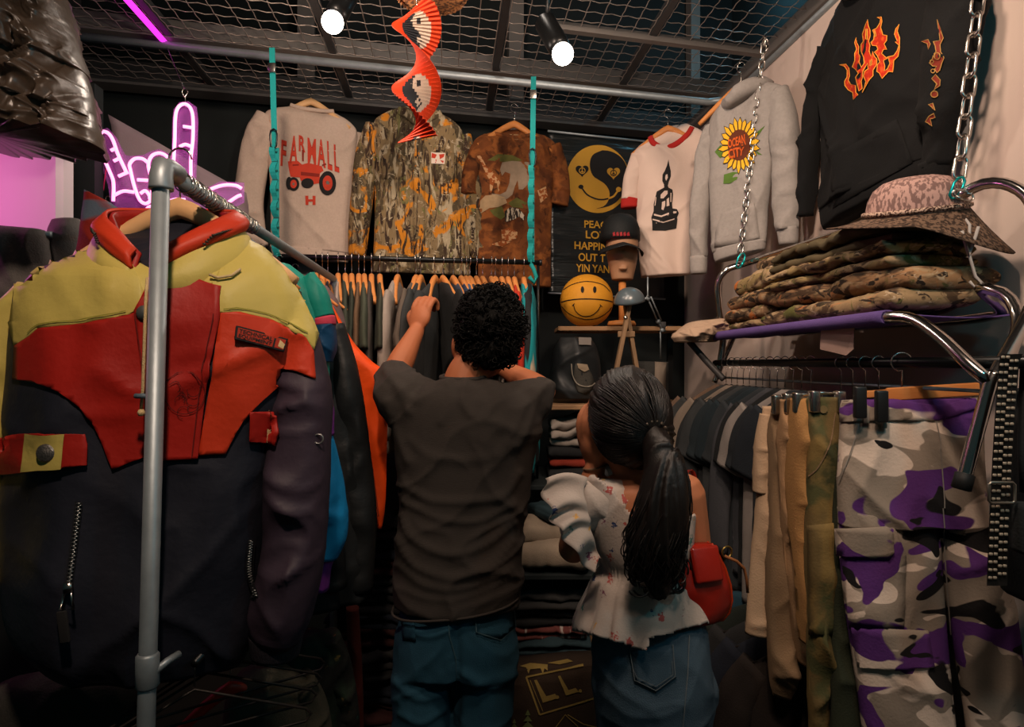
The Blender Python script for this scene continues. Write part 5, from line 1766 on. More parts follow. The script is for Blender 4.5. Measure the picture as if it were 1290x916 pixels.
def fuse(name, mb, voxel, m, parent, disp=None, smooth=4, label=None, cut=None):
    me = bpy.data.meshes.new('fuse')
    me.from_pydata([tuple(v) for v in mb.V], [], [tuple(f) for f in mb.F])
    o = bpy.data.objects.new('fuse', me)
    COL.objects.link(o)
    md = o.modifiers.new('r', 'REMESH')
    md.mode = 'VOXEL'
    md.voxel_size = voxel
    if smooth:
        md = o.modifiers.new('s', 'SMOOTH')
        md.iterations = smooth
    dg = bpy.context.evaluated_depsgraph_get()
    ev = o.evaluated_get(dg)
    me2 = bpy.data.meshes.new_from_object(ev)
    bpy.data.objects.remove(o)
    n = len(me2.vertices)
    co = np.empty(n * 3)
    no = np.empty(n * 3)
    me2.vertices.foreach_get('co', co)
    me2.vertex_normals.foreach_get('vector', no)
    co, no = co.reshape(-1, 3), no.reshape(-1, 3)
    if disp is not None:
        co = co + no * disp(co, no)[:, None]
    if cut is not None:
        bad = cut(co, no)
        bm = bmesh.new()
        bm.from_mesh(me2)
        bm.verts.ensure_lookup_table()
        bmesh.ops.delete(bm, geom=[bm.verts[i] for i in np.nonzero(bad)[0]], context='VERTS')
        bm.to_mesh(me2)
        bm.free()
        co = co[~bad]
    org = np.array(parent.location)
    me2.vertices.foreach_set('co', (co - org).ravel())
    me2.polygons.foreach_set('use_smooth', [True] * len(me2.polygons))
    me2.materials.clear()
    me2.materials.append(m)
    me2.update()
    ob = bpy.data.objects.new(name, me2)
    me2.name = name
    COL.objects.link(ob)
    ob.parent = parent
    if label:
        ob['label'] = label
    return ob


def topx(co):
    return CX + co[:, 0] / co[:, 1] * F, CY - (co[:, 2] - H) / co[:, 1] * F


def ridges(lines, front=True):
    """lines: (pixel polyline, amplitude m, width px)"""
    pre = [(np.array(smoothline(l, 24)), a, w) for l, a, w in lines]

    def f(co, no):
        x, y = topx(co)
        d = np.zeros(len(co))
        for L, a, w in pre:
            dd = np.min((x[:, None] - L[None, :, 0]) ** 2 + (y[:, None] - L[None, :, 1]) ** 2, axis=1)
            d += a * np.exp(-dd / (w * w))
        return d * (no[:, 1] < .15)
    return f


M_SKIN = mat('warm_skin', '#9a5a38', .6, var=.08, vscale=12, bump=.1, bscale=150, spec=.3)
M_SKIN2 = mat('light_warm_skin', '#a86a49', .6, var=.06, vscale=12, bump=.1, bscale=150, spec=.3)
M_MANTEE = mat('charcoal_jersey', '#332e2a', .92, var=.14, vscale=160, bump=.3, bscale=300, stretch=(.3, .3, 3))
M_DENIM = mat('dark_teal_denim', '#1f4556', .88, var=.3, vscale=12, bump=.35, bscale=420)
M_DENIM2 = mat('washed_blue_denim', '#465a68', .88, var=.3, vscale=9, bump=.35, bscale=420)
M_HAIRB = mat('black_hair', '#090807', .75, var=.3, bump=0, spec=.12)
M_HAIRBR = mat('dark_brown_hair', '#15100d', .42, var=.4, vscale=14, bump=.3, bscale=120, stretch=(6, 6, .4), spec=.4)

class OnMesh(Garm):
    """lets decal() lie on a fused part of a person; planes through the person"""

    def __init__(s, ob, pl):
        s.pl = pl
        s.root = ob
        s.off = pl.O - Vector(ob.parent.location)
        me = ob.data
        s.V = [tuple(pl.loc(v.co + Vector(ob.parent.location))) for v in me.vertices]
        s.F = [tuple(p.vertices) for p in me.polygons]
        s.bvh = None

    def decal(s, *a, **k):
        o = Garm.decal(s, *a, **k)
        o.location = s.off
        o.rotation_euler = (0, 0, s.pl.ang)
        return o


# ---------------- man
man = thing('person', 'person in a charcoal t-shirt and dark jeans reaching into the back rail', 'person', (P(575, 916, 1.76).x, 1.76, 0))
SL, SR = P(522, 502, 1.76), P(658, 502, 1.77)
EL, WL = P(498, 470, 1.98), P(525, 416, 2.08)
ER, WR = P(684, 492, 1.99), P(630, 462, 2.13)
HEAD = P(616, 421, 1.80)
htilt = Matrix.Rotation(math.radians(9), 3, 'Y')
b = MB()
ball(b, HEAD + Vector((0, .01, -.0)), (.078, .098, .108), htilt)
ball(b, HEAD + Vector((-.012, .05, -.075)), (.055, .055, .05), htilt)          # jaw
ball(b, HEAD + Vector((-.01, .108, -.03)), (.014, .02, .022))                    # nose
for sx in (-1, 1):
    e_ = P(574, 437, 1.80) if sx < 0 else HEAD + htilt @ Vector((sx * .083, .012, -.018))
    ball(b, e_, (.011, .022, .034), Matrix.Rotation(sx * .25, 3, 'Z'))
    ball(b, HEAD + Vector((sx * .03, .098, .005)), (.013, .012, .009))
limb(b, [P(580, 500, 1.76), P(588, 468, 1.775), HEAD + Vector((-.012, .005, -.07))], [.062, .052, .054])
tor(b, [(548, 616, 482, 1.77, .06), (522, 656, 498, 1.77, .085), (510, 662, 540, 1.77, .095), (512, 652, 620, 1.77, .09), (515, 642, 700, 1.77, .09), (510, 640, 760, 1.78, .10), (512, 640, 800, 1.78, .09)])
limb(b, [SL, SL.lerp(EL, .5), EL], [.056, .049, .042])
limb(b, [EL, EL.lerp(WL, .3), EL.lerp(WL, .75), WL], [.041, .041, .031, .026])
limb(b, [SR, SR.lerp(ER, .5), ER], [.056, .049, .042])
limb(b, [ER, ER.lerp(WR, .3), ER.lerp(WR, .75), WR], [.041, .041, .031, .026])
for hipx, kx, ax in ((545, 540, 538), (607, 612, 616)):
    hp = P(hipx, 800, 1.78)
    limb(b, [hp, Vector((P(kx, 900, 1.78).x, 1.79, .50)), Vector((P(ax, 900, 1.78).x, 1.80, .09))], [.085, .055, .042])
    limb(b, [Vector((P(ax, 900, 1.78).x, 1.77, .06)), Vector((P(ax, 900, 1.78).x, 1.95, .045))], [.045, .035])


def hand(b, W, d, out, up, s=1.0, curl=1.0):
    """fist-like hand: W wrist, d forward, out = back of hand normal, fingers curl to -out"""
    d = Vector(d).normalized()
    out = Vector(out)
    out = (out - d * out.dot(d)).normalized()
    side = d.cross(out).normalized()
    R_ = Matrix((side, d, out)).transposed()
    ball(b, W + d * .042 * s, (.036 * s, .044 * s, .018 * s), R_)
    for k, (o_, L_) in enumerate(((-.027, .075), (-.009, .083), (.009, .080), (.026, .064))):
        base = W + d * .078 * s + side * o_ * s + out * .002
        a1 = .5 * curl
        p1 = base + (d * math.cos(a1) - out * math.sin(a1)) * L_ * .45 * s
        a2 = a1 + 1.25 * curl
        p2 = p1 + (d * math.cos(a2) - out * math.sin(a2)) * L_ * .34 * s
        a3 = a2 + .9 * curl
        p3 = p2 + (d * math.cos(a3) - out * math.sin(a3)) * L_ * .25 * s
        limb(b, [base - d * .02, base, p1, p2, p3], [.0092 * s, .0098 * s, .0088 * s, .0080 * s, .007 * s], 10, 20)
    tb = W + d * .03 * s - side * .030 * s - out * .006
    t1 = tb + (d * .7 - side * .55 - out * .35).normalized() * .036 * s
    t2 = t1 + (d * .9 + side * .1 - out * .5).normalized() * .030 * s
    limb(b, [W + d * .012 * s - side * .014 * s, tb, t1, t2], [.013 * s, .012 * s, .010 * s, .008 * s], 10, 18)


hand(b, WL, P(531, 392, 2.10) - WL, (-.45, -1, .25), None, 1.12)
hand(b, WR, P(612, 452, 2.2) - WR, (.2, -1, .3), None, 1.0)
fuse('body', b, .005, M_SKIN, man, smooth=3)

# t-shirt
b = MB()
tor(b, [(560, 606, 478, 1.775, .056), (540, 628, 482, 1.77, .085), (516, 658, 490, 1.765, .11), (502, 676, 506, 1.76, .125), (497, 682, 540, 1.76, .13), (498, 672, 590, 1.765, .13), (501, 663, 640, 1.77, .13), (500, 658, 700, 1.77, .13), (497, 655, 735, 1.77, .132), (496, 653, 758, 1.77, .132)], n=48)
limb(b, [SL + Vector((.05, .0, -.03)), SL + Vector((-.02, .0, -.006)), SL.lerp(EL, .5) + Vector((-.015, 0, -.008)), SL.lerp(EL, .80) + Vector((-.008, 0, .0))], [.075, .078, .068, .060], 18)
limb(b, [SR + Vector((-.05, .0, -.03)), SR + Vector((.02, .0, -.006)), SR.lerp(ER, .5) + Vector((.01, 0, -.006)), SR.lerp(ER, .80) + Vector((.004, 0, .0))], [.075, .066, .056, .050], 18)
Z8 = zc(440, 360, 3.271)
Z6 = zc(380, 540, 2.437)
man_r = ridges([
    (Z6([(330, 185), (400, 222), (520, 222), (620, 205), (668, 140)]), 0.0074, 6),
    (Z6([(312, 225), (420, 275), (540, 285), (650, 230)]), 0.0062, 5),
    (Z6([(305, 270), (350, 340), (450, 385), (560, 360), (650, 290)]), 0.0081, 6),
    (Z6([(300, 340), (350, 420), (450, 455), (560, 430), (650, 350)]), 0.0074, 6),
    (Z6([(300, 420), (380, 480), (500, 490), (640, 430)]), 0.0062, 6),
    (Z6([(310, 160), (318, 260), (308, 340)]), 0.0056, 6),
    (Z6([(300, 490), (400, 525), (520, 515), (650, 450)]), 0.0037, 4),
    (Z8([(250, 640), (330, 700), (480, 720), (620, 690), (720, 600)]), 0.0043, 7),
    (Z8([(200, 420), (280, 470), (330, 400)]), 0.0056, 6),
    (Z8([(150, 350), (210, 430), (250, 520)]), 0.0056, 6),
    (Z8([(480, 400), (470, 470), (500, 530)]), 0.0062, 6),
    (Z8([(405, 395), (420, 470), (380, 560)]), 0.0050, 6),
    (Z8([(560, 390), (600, 450), (560, 540)]), 0.0050, 6),
    (Z8([(690, 660), (740, 550), (785, 430)]), 0.0062, 6),
    (Z8([(650, 640), (710, 520), (750, 430)]), 0.0050, 6),
    (Z8([(160, 480), (190, 600), (240, 720)]), 0.0062, 6),
    (Z8([(380, 405), (470, 425), (580, 410)]), 0.0050, 4),
    (Z8([(135, 320), (165, 305), (200, 320)]), 0.0037, 3),
])


def man_d(co, no):
    x, z = co[:, 0], co[:, 2]
    return man_r(co, no) + .010 * crease(x * 1.1, z * 1.5, 4.0) + .004 * vn(x * 9, z * 7, 2.2)


tee = fuse('t_shirt', b, .0065, M_MANTEE, man, disp=man_d, smooth=5, label='charcoal grey t-shirt')
# hem: trim with a soft band
rm = Vector(man.location)
sq = []
for a in np.linspace(0, 2 * PI, 40, endpoint=False):
    cc_ = P(575, 758, 1.77)
    sq.append(cc_ - rm + Vector((.176 * math.copysign(abs(math.cos(a)) ** .85, math.cos(a)), .135 * math.copysign(abs(math.sin(a)) ** .85, math.sin(a)), .004 + .022 * math.cos(a))))
MB().tube(sq, .0035, 8, closed=True).build('hem', M_MANTEE, tee)
nk = []
for a in np.linspace(0, 2 * PI, 28, endpoint=False):
    nk.append(P(583, 477, 1.775) - rm + Vector((.060 * math.cos(a), .062 * math.sin(a), .004 + .006 * math.sin(a))))
MB().tube(nk, .007, 8, closed=True).build('neck_rib', M_MANTEE, tee)

# jeans
b = MB()
tor(b, [(512, 642, 728, 1.775, .10), (506, 646, 760, 1.775, .115), (499, 650, 800, 1.775, .12), (497, 651, 840, 1.775, .11)])
for pts_, rr_ in (([P(536, 800, 1.775), P(531, 860, 1.775), P(530, 930, 1.775), Vector((-.25, 1.78, .30)), Vector((-.25, 1.78, .08))], [.088, .083, .078, .072, .07]),
                  ([P(610, 800, 1.775), P(610, 860, 1.775), P(606, 930, 1.775), Vector((-.085, 1.78, .30)), Vector((-.085, 1.78, .08))], [.090, .086, .080, .072, .07])):
    limb(b, pts_, rr_, 20)
jr = ridges([([(510, 790), (540, 800), (570, 790)], .006, 5), ([(500, 860), (530, 880), (560, 870)], .008, 6), ([(585, 850), (620, 865), (648, 850)], .008, 6), ([(574, 775), (576, 850), (574, 916)], -.012, 5), ([(505, 900), (530, 910), (556, 895)], .006, 5)])


def jean_d(co, no):
    return jr(co, no) + .006 * crease(co[:, 0] * 1.5, co[:, 2] * 2.2, 9.0)


jeans = fuse('jeans', b, .0065, M_DENIM, man, disp=jean_d, smooth=4)


M_SEAM = mat('denim_stitching', '#39535c', .8, bump=0)
oj = OnMesh(jeans, Pl(575, 800, 1.7, 0))
pk = oj.decal('back_pocket', [[(597, 762), (645, 752), (648, 790), (630, 806), (600, 796)]], M_DENIM, .004, .02, thick=.003)
oj.decal('pocket_stitch', stroke([(597, 762), (600, 796), (630, 806), (648, 790), (645, 752)], 1.2), M_SEAM, .0075, .03)
oj.decal('back_pocket', [[(505, 768), (522, 772), (524, 808), (508, 806)]], M_DENIM, .004, .02, thick=.003)
oj.decal('seat_seam', stroke([(564, 765), (566, 800), (574, 830), (576, 870)], 1.2), M_SEAM, .003, .03)

for sx, xx in ((0, -.25), (1, -.085)):
    mb = MB()
    mb.rbox(Vector((xx, 1.83, .045)) - rm, (.045, .13, .042), .03)
    mb.build('shoe', M_BLKPLASTIC, man)

# hair: close cropped base with dense curls
b = MB()
ball(b, HEAD + htilt @ Vector((.0, -.004, .022)), (.093, .112, .108), htilt, 20)
ball(b, HEAD + htilt @ Vector((.012, -.045, -.03)), (.074, .062, .072), htilt, 20)


def hair_d(co, no):
    return .008 * vn(co[:, 0] * 55, co[:, 1] * 55, co[:, 2] * 55) + .006 * vn(co[:, 0] * 28, co[:, 1] * 28, co[:, 2] * 28)


hair = fuse('hair', b, .006, M_HAIRB, man, disp=hair_d, smooth=2, label='thick curly black hair')
rnd = random.Random(3)
vs = [v.co.copy() for v in hair.data.vertices]
ns = [v.normal.copy() for v in hair.data.vertices]
cu = MB()
for k in range(1500):
    i = rnd.randrange(len(vs))
    p, n_ = vs[i], ns[i]
    if n_.y > .7 or (p.z + rm.z < HEAD.z - .085):
        continue
    t_ = n_.cross(Vector((rnd.uniform(-1, 1), rnd.uniform(-1, 1), rnd.uniform(-1, 1))))
    if t_.length < .1:
        continue
    t_.normalize()
    bi = n_.cross(t_)
    r0 = rnd.uniform(.005, .010)
    ph = rnd.uniform(0, 6)
    pts_ = [p + n_ * (.002 + r0 * (1 + math.sin(ph + a * 1.0)) * .8) + t_ * (r0 * math.cos(ph + a)) + bi * (a * .0022) for a in np.linspace(0, 5.5, 8)]
    cu.tube(pts_, [.0008, .0016, .002, .002, .002, .0018, .0014, .0007], 4)
co_ = cu.build('curls', M_HAIRB, hair)
co_['kind'] = 'stuff'

# ---------------- woman
WY = 1.45
wom = thing('person', 'person in a white floral off-shoulder blouse with a long dark ponytail', 'person', (P(815, 900, WY).x, WY, 0))
rw = Vector(wom.location)
WH_ = P(787, 528, WY)
wt = Matrix.Rotation(math.radians(-6), 3, 'Y')
b = MB()
ball(b, WH_ + Vector((-.012, .012, 0)), (.074, .088, .100), wt)
ball(b, WH_ + Vector((-.045, .045, -.065)), (.048, .052, .048), wt)
ball(b, WH_ + Vector((-.075, .085, -.02)), (.014, .016, .018))
ball(b, WH_ + Vector((-.05, .088, .008)), (.011, .011, .008))
ball(b, WH_ + Vector((-.055, .088, -.055)), (.018, .010, .007))
SLw, SRw = P(752, 630, WY - .01), P(862, 622, WY + .01)
limb(b, [P(806, 632, WY), P(800, 600, WY), WH_ + Vector((.0, .0, -.075))], [.062, .047, .046])
tor(b, [(775, 842, 598, WY, .05), (750, 866, 612, WY, .078), (746, 868, 645, WY, .090), (756, 866, 700, WY, .085), (760, 870, 760, WY, .09), (752, 886, 820, WY, .105), (750, 890, 870, WY, .11)])
ELw, WLw = P(722, 690, WY + .04), P(750, 588, WY + .02)
limb(b, [SLw, SLw.lerp(ELw, .5), ELw], [.048, .042, .036])
limb(b, [ELw, ELw.lerp(WLw, .4), WLw], [.036, .034, .024])
ERw = P(880, 720, WY + .03)
limb(b, [SRw, SRw.lerp(ERw, .5), ERw], [.048, .042, .036])
limb(b, [ERw, P(868, 700, WY + .16), P(845, 690, WY + .22)], [.036, .03, .024])
hand(b, WLw, P(738, 535, WY + .0) - WLw, (-.8, -.6, .1), None, .95, .38)
hand(b, P(845, 690, WY + .22), (-.5, .4, .1), (0, -.3, 1), None, .88, .6)
for x0, x1 in ((795, 800), (850, 842)):
    limb(b, [P(x0, 860, WY), Vector((P(x1, 860, WY).x, WY, .42)), Vector((P(x1, 860, WY).x, WY + .02, .08))], [.085, .05, .038])
    limb(b, [Vector((P(x1, 860, WY).x, WY, .05)), Vector((P(x1, 860, WY).x, WY + .15, .04))], [.038, .03])
fuse('body', b, .0045, M_SKIN2, wom, smooth=3)


def floral(name):
    m, N, L, bs = newmat(name)
    bs.inputs['Roughness'].default_value = .85
    bs.inputs['Specular IOR Level'].default_value = .2
    vo = N.new('ShaderNodeTexVoronoi')
    vo.inputs['Scale'].default_value = 30
    nz = N.new('ShaderNodeTexNoise')
    nz.inputs['Scale'].default_value = 150
    cv_ = coords(N, L, (1, .6, .8))
    mv = N.new('ShaderNodeMix')
    mv.data_type = 'RGBA'
    mv.blend_type = 'LINEAR_LIGHT'
    mv.inputs[0].default_value = .012
    L.new(cv_, mv.inputs[6])
    L.new(nz.outputs['Color'], mv.inputs[7])
    L.new(coords(N, L), nz.inputs['Vector'])
    L.new(mv.outputs[2], vo.inputs['Vector'])
    mr = N.new('ShaderNodeMapRange')
    mr.inputs['From Min'].default_value = .26
    mr.inputs['From Max'].default_value = .21
    L.new(vo.outputs['Distance'], mr.inputs['Value'])
    sp = N.new('ShaderNodeSeparateColor')
    L.new(vo.outputs['Color'], sp.inputs[0])
    cr = N.new('ShaderNodeValToRGB')
    cr.color_ramp.interpolation = 'CONSTANT'
    E = cr.color_ramp.elements
    E[0].color = (*lin('#a8544f'), 1)
    E[1].position = .28
    E[1].color = (*lin('#2f3f66'), 1)
    for p_, c_ in ((.52, '#4d7a72'), (.7, '#7a4a5c'), (.85, '#c79a5a')):
        e = E.new(p_)
        e.color = (*lin(c_), 1)
    L.new(sp.outputs[0], cr.inputs[0])
    gt = N.new('ShaderNodeMath')
    gt.operation = 'GREATER_THAN'
    gt.inputs[1].default_value = .35
    L.new(sp.outputs[1], gt.inputs[0])
    mu = N.new('ShaderNodeMath')
    mu.operation = 'MULTIPLY'
    L.new(gt.outputs[0], mu.inputs[0])
    L.new(mr.outputs[0], mu.inputs[1])
    L.new(mixc(N, L, mu.outputs[0], lin('#b7aaa0'), cr.outputs[0]), bs.inputs['Base Color'])
    addbump(N, L, bs, .2, 200)
    return m


M_FLOR = floral('white_floral_cotton')
b = MB()
# off-shoulder neckline runs from the bare left shoulder down across the back
tor(b, [(742, 868, 598, WY, .085), (740, 870, 616, WY, .094), (740, 872, 645, WY, .10), (746, 872, 680, WY, .10), (752, 868, 708, WY, .098), (745, 874, 735, WY, .115), (736, 882, 765, WY, .13), (730, 889, 795, WY, .14), (728, 891, 820, WY, .145), (728, 891, 845, WY, .145)], n=48, e=.9)


def bl_d(co, no):
    x, z = co[:, 0], co[:, 2]
    low = np.clip((1.05 - z) * 6, 0, 1)
    ang = np.arctan2(co[:, 1] - WY, co[:, 0] - P(810, 700, WY).x)
    f = low * (.014 * np.abs(np.sin(ang * 5.5 + 1.5 * vn(ang * 2, z * 2, 1.0))) + .018 * vn(ang * 3.2, z * 1.2, 4.4))
    wa = np.exp(-((z - P(800, 714, WY).z) / .02) ** 2)
    return f - .010 * wa + .003 * np.sin(ang * 70) * wa + .006 * crease(x * 1.4, z * 1.4, 5.0)


def neckline(co, no):
    x, y = topx(co)
    back = co[:, 1] < WY + .02
    line = np.interp(x, [700, 750, 775, 798, 830, 900], [560, 598, 620, 650, 660, 640])
    hem = np.interp(x, [700, 728, 770, 815, 820, 890, 950], [790, 797, 808, 823, 806, 787, 780])
    return np.where(back, y < line, y < 622) | (y > hem)


blouse = fuse('blouse', b, .005, M_FLOR, wom, disp=bl_d, smooth=3, label='white floral off-shoulder blouse', cut=neckline)
blouse.modifiers.new('thick', 'SOLIDIFY').thickness = .003
# blouse sleeve over the upper arm and its ruffle
b = MB()
limb(b, [P(775, 632, WY - .03), P(748, 640, WY), P(733, 662, WY + .03)], [.055, .062, .055], 20)
fuse('sleeve', b, .006, M_FLOR, wom, disp=lambda co, no: .006 * crease(co[:, 0] * 2, co[:, 2] * 2, 3.0), smooth=2).parent = wom


def ruffle(name, inner, outer, amp, waves, parent, seed, m=M_FLOR):
    """strip between two world polylines, rippling along its length, stronger towards the free edge"""
    n1, n2 = 150, 12
    A_ = smoothrows([list(p) for p in inner], n1)
    B_ = smoothrows([list(p) for p in outer], n1)
    V, Fc = [], []
    for i in range(n1):
        for j in range(n2):
            t = j / (n2 - 1)
            p = A_[i] * (1 - t) + B_[i] * t
            w = amp * (.15 + t) * math.sin(i / n1 * waves * 2 * PI + .8 * math.sin(i * .07 + seed)) + .25 * amp * t * math.sin(i / n1 * waves * 5 + seed)
            V.append(Vector((p[0] + .45 * w, p[1] - w, p[2] + .25 * w + .012 * math.sin(t * PI))) - rw)
    for i in range(n1 - 1):
        for j in range(n2 - 1):
            Fc.append((i * n2 + j, (i + 1) * n2 + j, (i + 1) * n2 + j + 1, i * n2 + j + 1))
    o = mk(name, V, Fc, m, parent)
    md = o.modifiers.new('thick', 'SOLIDIFY')
    md.thickness = .0015
    return o


ruffle('ruffle', [P(740, 602, WY - .03), P(736, 622, WY - .05), P(742, 648, WY - .065), P(746, 674, WY - .07), P(756, 704, WY - .06)],
       [P(684, 604, WY + .02), P(690, 640, WY - .04), P(704, 668, WY - .08), P(722, 694, WY - .10), P(746, 722, WY - .08)], .013, 4.3, wom, 1)
# jeans
b = MB()
tor(b, [(757, 882, 775, WY, .10), (750, 890, 810, WY, .118), (747, 894, 850, WY, .125), (750, 892, 890, WY, .118)])
for pts_ in ([P(795, 860, WY), P(798, 930, WY), Vector((P(800, 860, WY).x, WY, .4)), Vector((P(800, 860, WY).x, WY, .08))], [P(852, 860, WY), P(850, 930, WY), Vector((P(842, 860, WY).x, WY, .4)), Vector((P(842, 860, WY).x, WY, .08))]):
    limb(b, pts_, [.092, .08, .062, .055], 20)
wj = fuse('jeans', b, .006, M_DENIM2, wom, disp=lambda co, no: .005 * crease(co[:, 0] * 1.5, co[:, 2] * 1.8, 6.0), smooth=4)
ow = OnMesh(wj, Pl(815, 850, WY - .1, 0))
ow.decal('back_pocket', [[(793, 820), (848, 812), (852, 853), (826, 872), (800, 858)]], M_DENIM2, .004, .02, thick=.003)
M_SEAM2 = mat('pale_denim_stitching', '#6b7275', .8, bump=0)
ow.decal('pocket_stitch', stroke([(794, 820), (800, 856), (826, 869), (850, 851), (847, 812)], 1.1) + stroke([(797, 840), (803, 853), (826, 864), (847, 849), (846, 832)], .9), M_SEAM2, .0075, .03)
ow.decal('seat_seam', stroke([(868, 800), (866, 850), (860, 916)], 1.2), M_SEAM2, .003, .03)
for xx in (P(800, 860, WY).x, P(842, 860, WY).x):
    MB().rbox(Vector((xx, WY + .04, .04)) - rw, (.04, .11, .036), .025).build('shoe', M_BLKPLASTIC, wom)

# hair: swept cap, hair tie, long wavy ponytail
b = MB()
ball(b, WH_ + wt @ Vector((.008, -.006, .010)), (.091, .106, .112), wt, 22)
ball(b, WH_ + wt @ Vector((.02, -.045, -.03)), (.078, .066, .078), wt, 20)
TIE = P(822, 545, WY - .10)


def whair_d(co, no):
    # strands run from the face towards the hair tie
    d = co - np.array(TIE)
    r = np.linalg.norm(d, axis=1)
    a = np.arctan2(d[:, 2], d[:, 0] * 1.0) + .5 * np.arctan2(d[:, 1], r)
    return .0035 * vn(a * 16, r * 3, 1.0) + .0018 * vn(a * 45, r * 4, 2.0)


wh = fuse('hair', b, .0045, M_HAIRBR, wom, disp=whair_d, smooth=2, label='dark brown hair swept back into a ponytail')
pt_ = [TIE, P(828, 556, WY - .112), P(838, 592, WY - .138), P(834, 640, WY - .15), P(824, 690, WY - .15), P(828, 735, WY - .145)]
st = MB()
rnd = random.Random(9)
limb(st, pt_, [.019, .026, .042, .052, .050, .030], 22)
V_ = None
tail = fuse('ponytail', st, .006, M_HAIRBR, wom, disp=lambda co, no: .008 * vn(np.arctan2(co[:, 1] - WY + .15, co[:, 0] - .33) * 5 + 2 * co[:, 2], co[:, 2] * 9, 3.0), smooth=2)
st = MB()
base = smoothrows([list(p) for p in pt_], 26)
rad = np.interp(np.linspace(0, 1, 26), [0, .15, .4, .7, .9, 1], [.020, .030, .050, .060, .058, .044])
for k in range(420):
    a0 = rnd.uniform(0, 2 * PI)
    rr0 = math.sqrt(rnd.uniform(.45, 1.05))
    ph, am = rnd.uniform(0, 6), rnd.uniform(.006, .018)
    end = rnd.randint(19, 26)
    pts_ = []
    for i in range(end):
        u = i / 25
        r_ = rad[i] * rr0
        sw = am * u * math.sin(u * 13 + ph)
        a = a0 + .5 * u * math.sin(ph)
        pts_.append(Vector(base[i]) - rw + Vector(((r_ * math.cos(a) + sw), .8 * r_ * math.sin(a) + .6 * am * u * math.cos(u * 11 + ph), .012 * u * math.sin(u * 15 + ph))))
    st.tube(pts_, [.0014] * (end - 3) + [.0012, .0009, .0005], 4)
# curled ends
for k in range(60):
    c0 = P(rnd.uniform(800, 858), rnd.uniform(700, 738), WY - .15 + rnd.uniform(-.03, .03)) - rw
    r0 = rnd.uniform(.012, .024)
    ph = rnd.uniform(0, 6)
    st.tube([c0 + Vector((r0 * math.cos(ph + a), .004 * a, r0 * math.sin(ph + a) - a * .002)) for a in np.linspace(0, 5.2, 16)], .0022, 4)
o_ = st.build('strands', M_HAIRBR, tail)
o_['kind'] = 'stuff'
# strands over the swept cap
st = MB()
for k in range(420):
    th_ = rnd.uniform(-2.6, 2.6)
    up_ = rnd.uniform(-.9, 1.0)
    d0 = Vector((math.sin(th_) * math.cos(up_), math.cos(th_) * math.cos(up_) * 1.0, math.sin(up_)))
    if d0.y > .75 and up_ < .4:
        continue
    s0 = WH_ + wt @ Vector((.008 + d0.x * .093, -.006 + d0.y * .108, .010 + d0.z * .114))
    pts_ = []
    for i in range(12):
        u = i / 11
        p = s0.lerp(TIE, u)
        c_ = WH_ + wt @ Vector((.010, -.012, .004))
        v = p - c_
        q_ = math.sqrt((v.x / .0935) ** 2 + (v.y / .1135) ** 2 + (v.z / .113) ** 2)
        if q_ < 1.0:
            p = c_ + v / max(q_, .05)
        pts_.append(p - rw)
    st.tube(pts_, [.0006] + [.0011] * 10 + [.0008], 4)
o_ = st.build('strands', M_HAIRBR, wh)
o_['kind'] = 'stuff'
tie = MB()
for a in np.linspace(0, 2 * PI, 14, endpoint=False):
    ball(tie, TIE - rw + Vector((.027 * math.cos(a), -.016 + .006 * math.sin(a * 2), .025 * math.sin(a))), (.0045, .0045, .0045), None, 6)
tie.build('hair_tie', mat('dark_glass_bead', '#4d4238', .25, .3, bump=0), wom)['kind'] = 'stuff'
MB().tube([WLw - rw + Vector((.027 * math.cos(a), .027 * math.sin(a), .006 * math.cos(a))) for a in np.linspace(0, 2 * PI, 20, endpoint=False)], .0028, 6, closed=True).build('bracelet', mat('bead_bracelet', '#8a6d55', .4, .5, bump=.4, bscale=300), wom)

# ---------------- red shoulder bag
M_REDL = mat('glossy_red_leather', '#8e1a0d', .32, var=.15, vscale=10, bump=.2, bscale=60, spec=.55)
M_REDS = mat('red_piping', '#a3300f', .4, bump=0)
rb = thing('shoulder_bag', 'glossy red leather shoulder bag hanging from the shoulder of the blouse', 'bag', P(880, 735, WY - .04), math.radians(20))
rb.scale = (1.18, 1.1, 1.12)
C, A, B = [], [], []
prof = [(-.078, .030, .012), (-.074, .046, .026), (-.060, .058, .034), (-.035, .063, .038), (-.005, .060, .037), (.030, .050, .030), (.060, .036, .020), (.078, .026, .012)]
q_ = smoothrows([[0, 0, z_, hw, hd] for z_, hw, hd in prof], 30)
V, Fc, _ = loft(q_[:, :3], np.stack([q_[:, 3], 0 * q_[:, 3], 0 * q_[:, 3]], -1), np.stack([0 * q_[:, 4], q_[:, 4], 0 * q_[:, 4]], -1), 40, .75)
V[:, 1] += .004 * vn(V[:, 0] * 30, V[:, 2] * 30, 2.0)
mk('body', V, Fc, M_REDL, rb)
for sy in (-1, 1):
    pts_ = [(hw * .97 * sx, sy * hd * .55, z_) for sx in (-1,) for z_, hw, hd in prof[::-1]] + [(hw * .97, sy * hd * .55, z_) for z_, hw, hd in prof]
    MB().tube([Vector(p) for p in pts_], .0024, 6).build('piping', M_REDS, rb)
MB().rbox((-.005, -.033, .048), (.030, .006, .034), .006, Matrix.Rotation(-.28, 3, 'X')).build('front_tab', M_REDL, rb)
inv = Matrix.Diagonal((1 / 1.18, 1 / 1.1, 1 / 1.12)) @ Matrix.Rotation(-math.radians(20), 3, 'Z')
wl = lambda p: inv @ (p - Vector(rb.location))
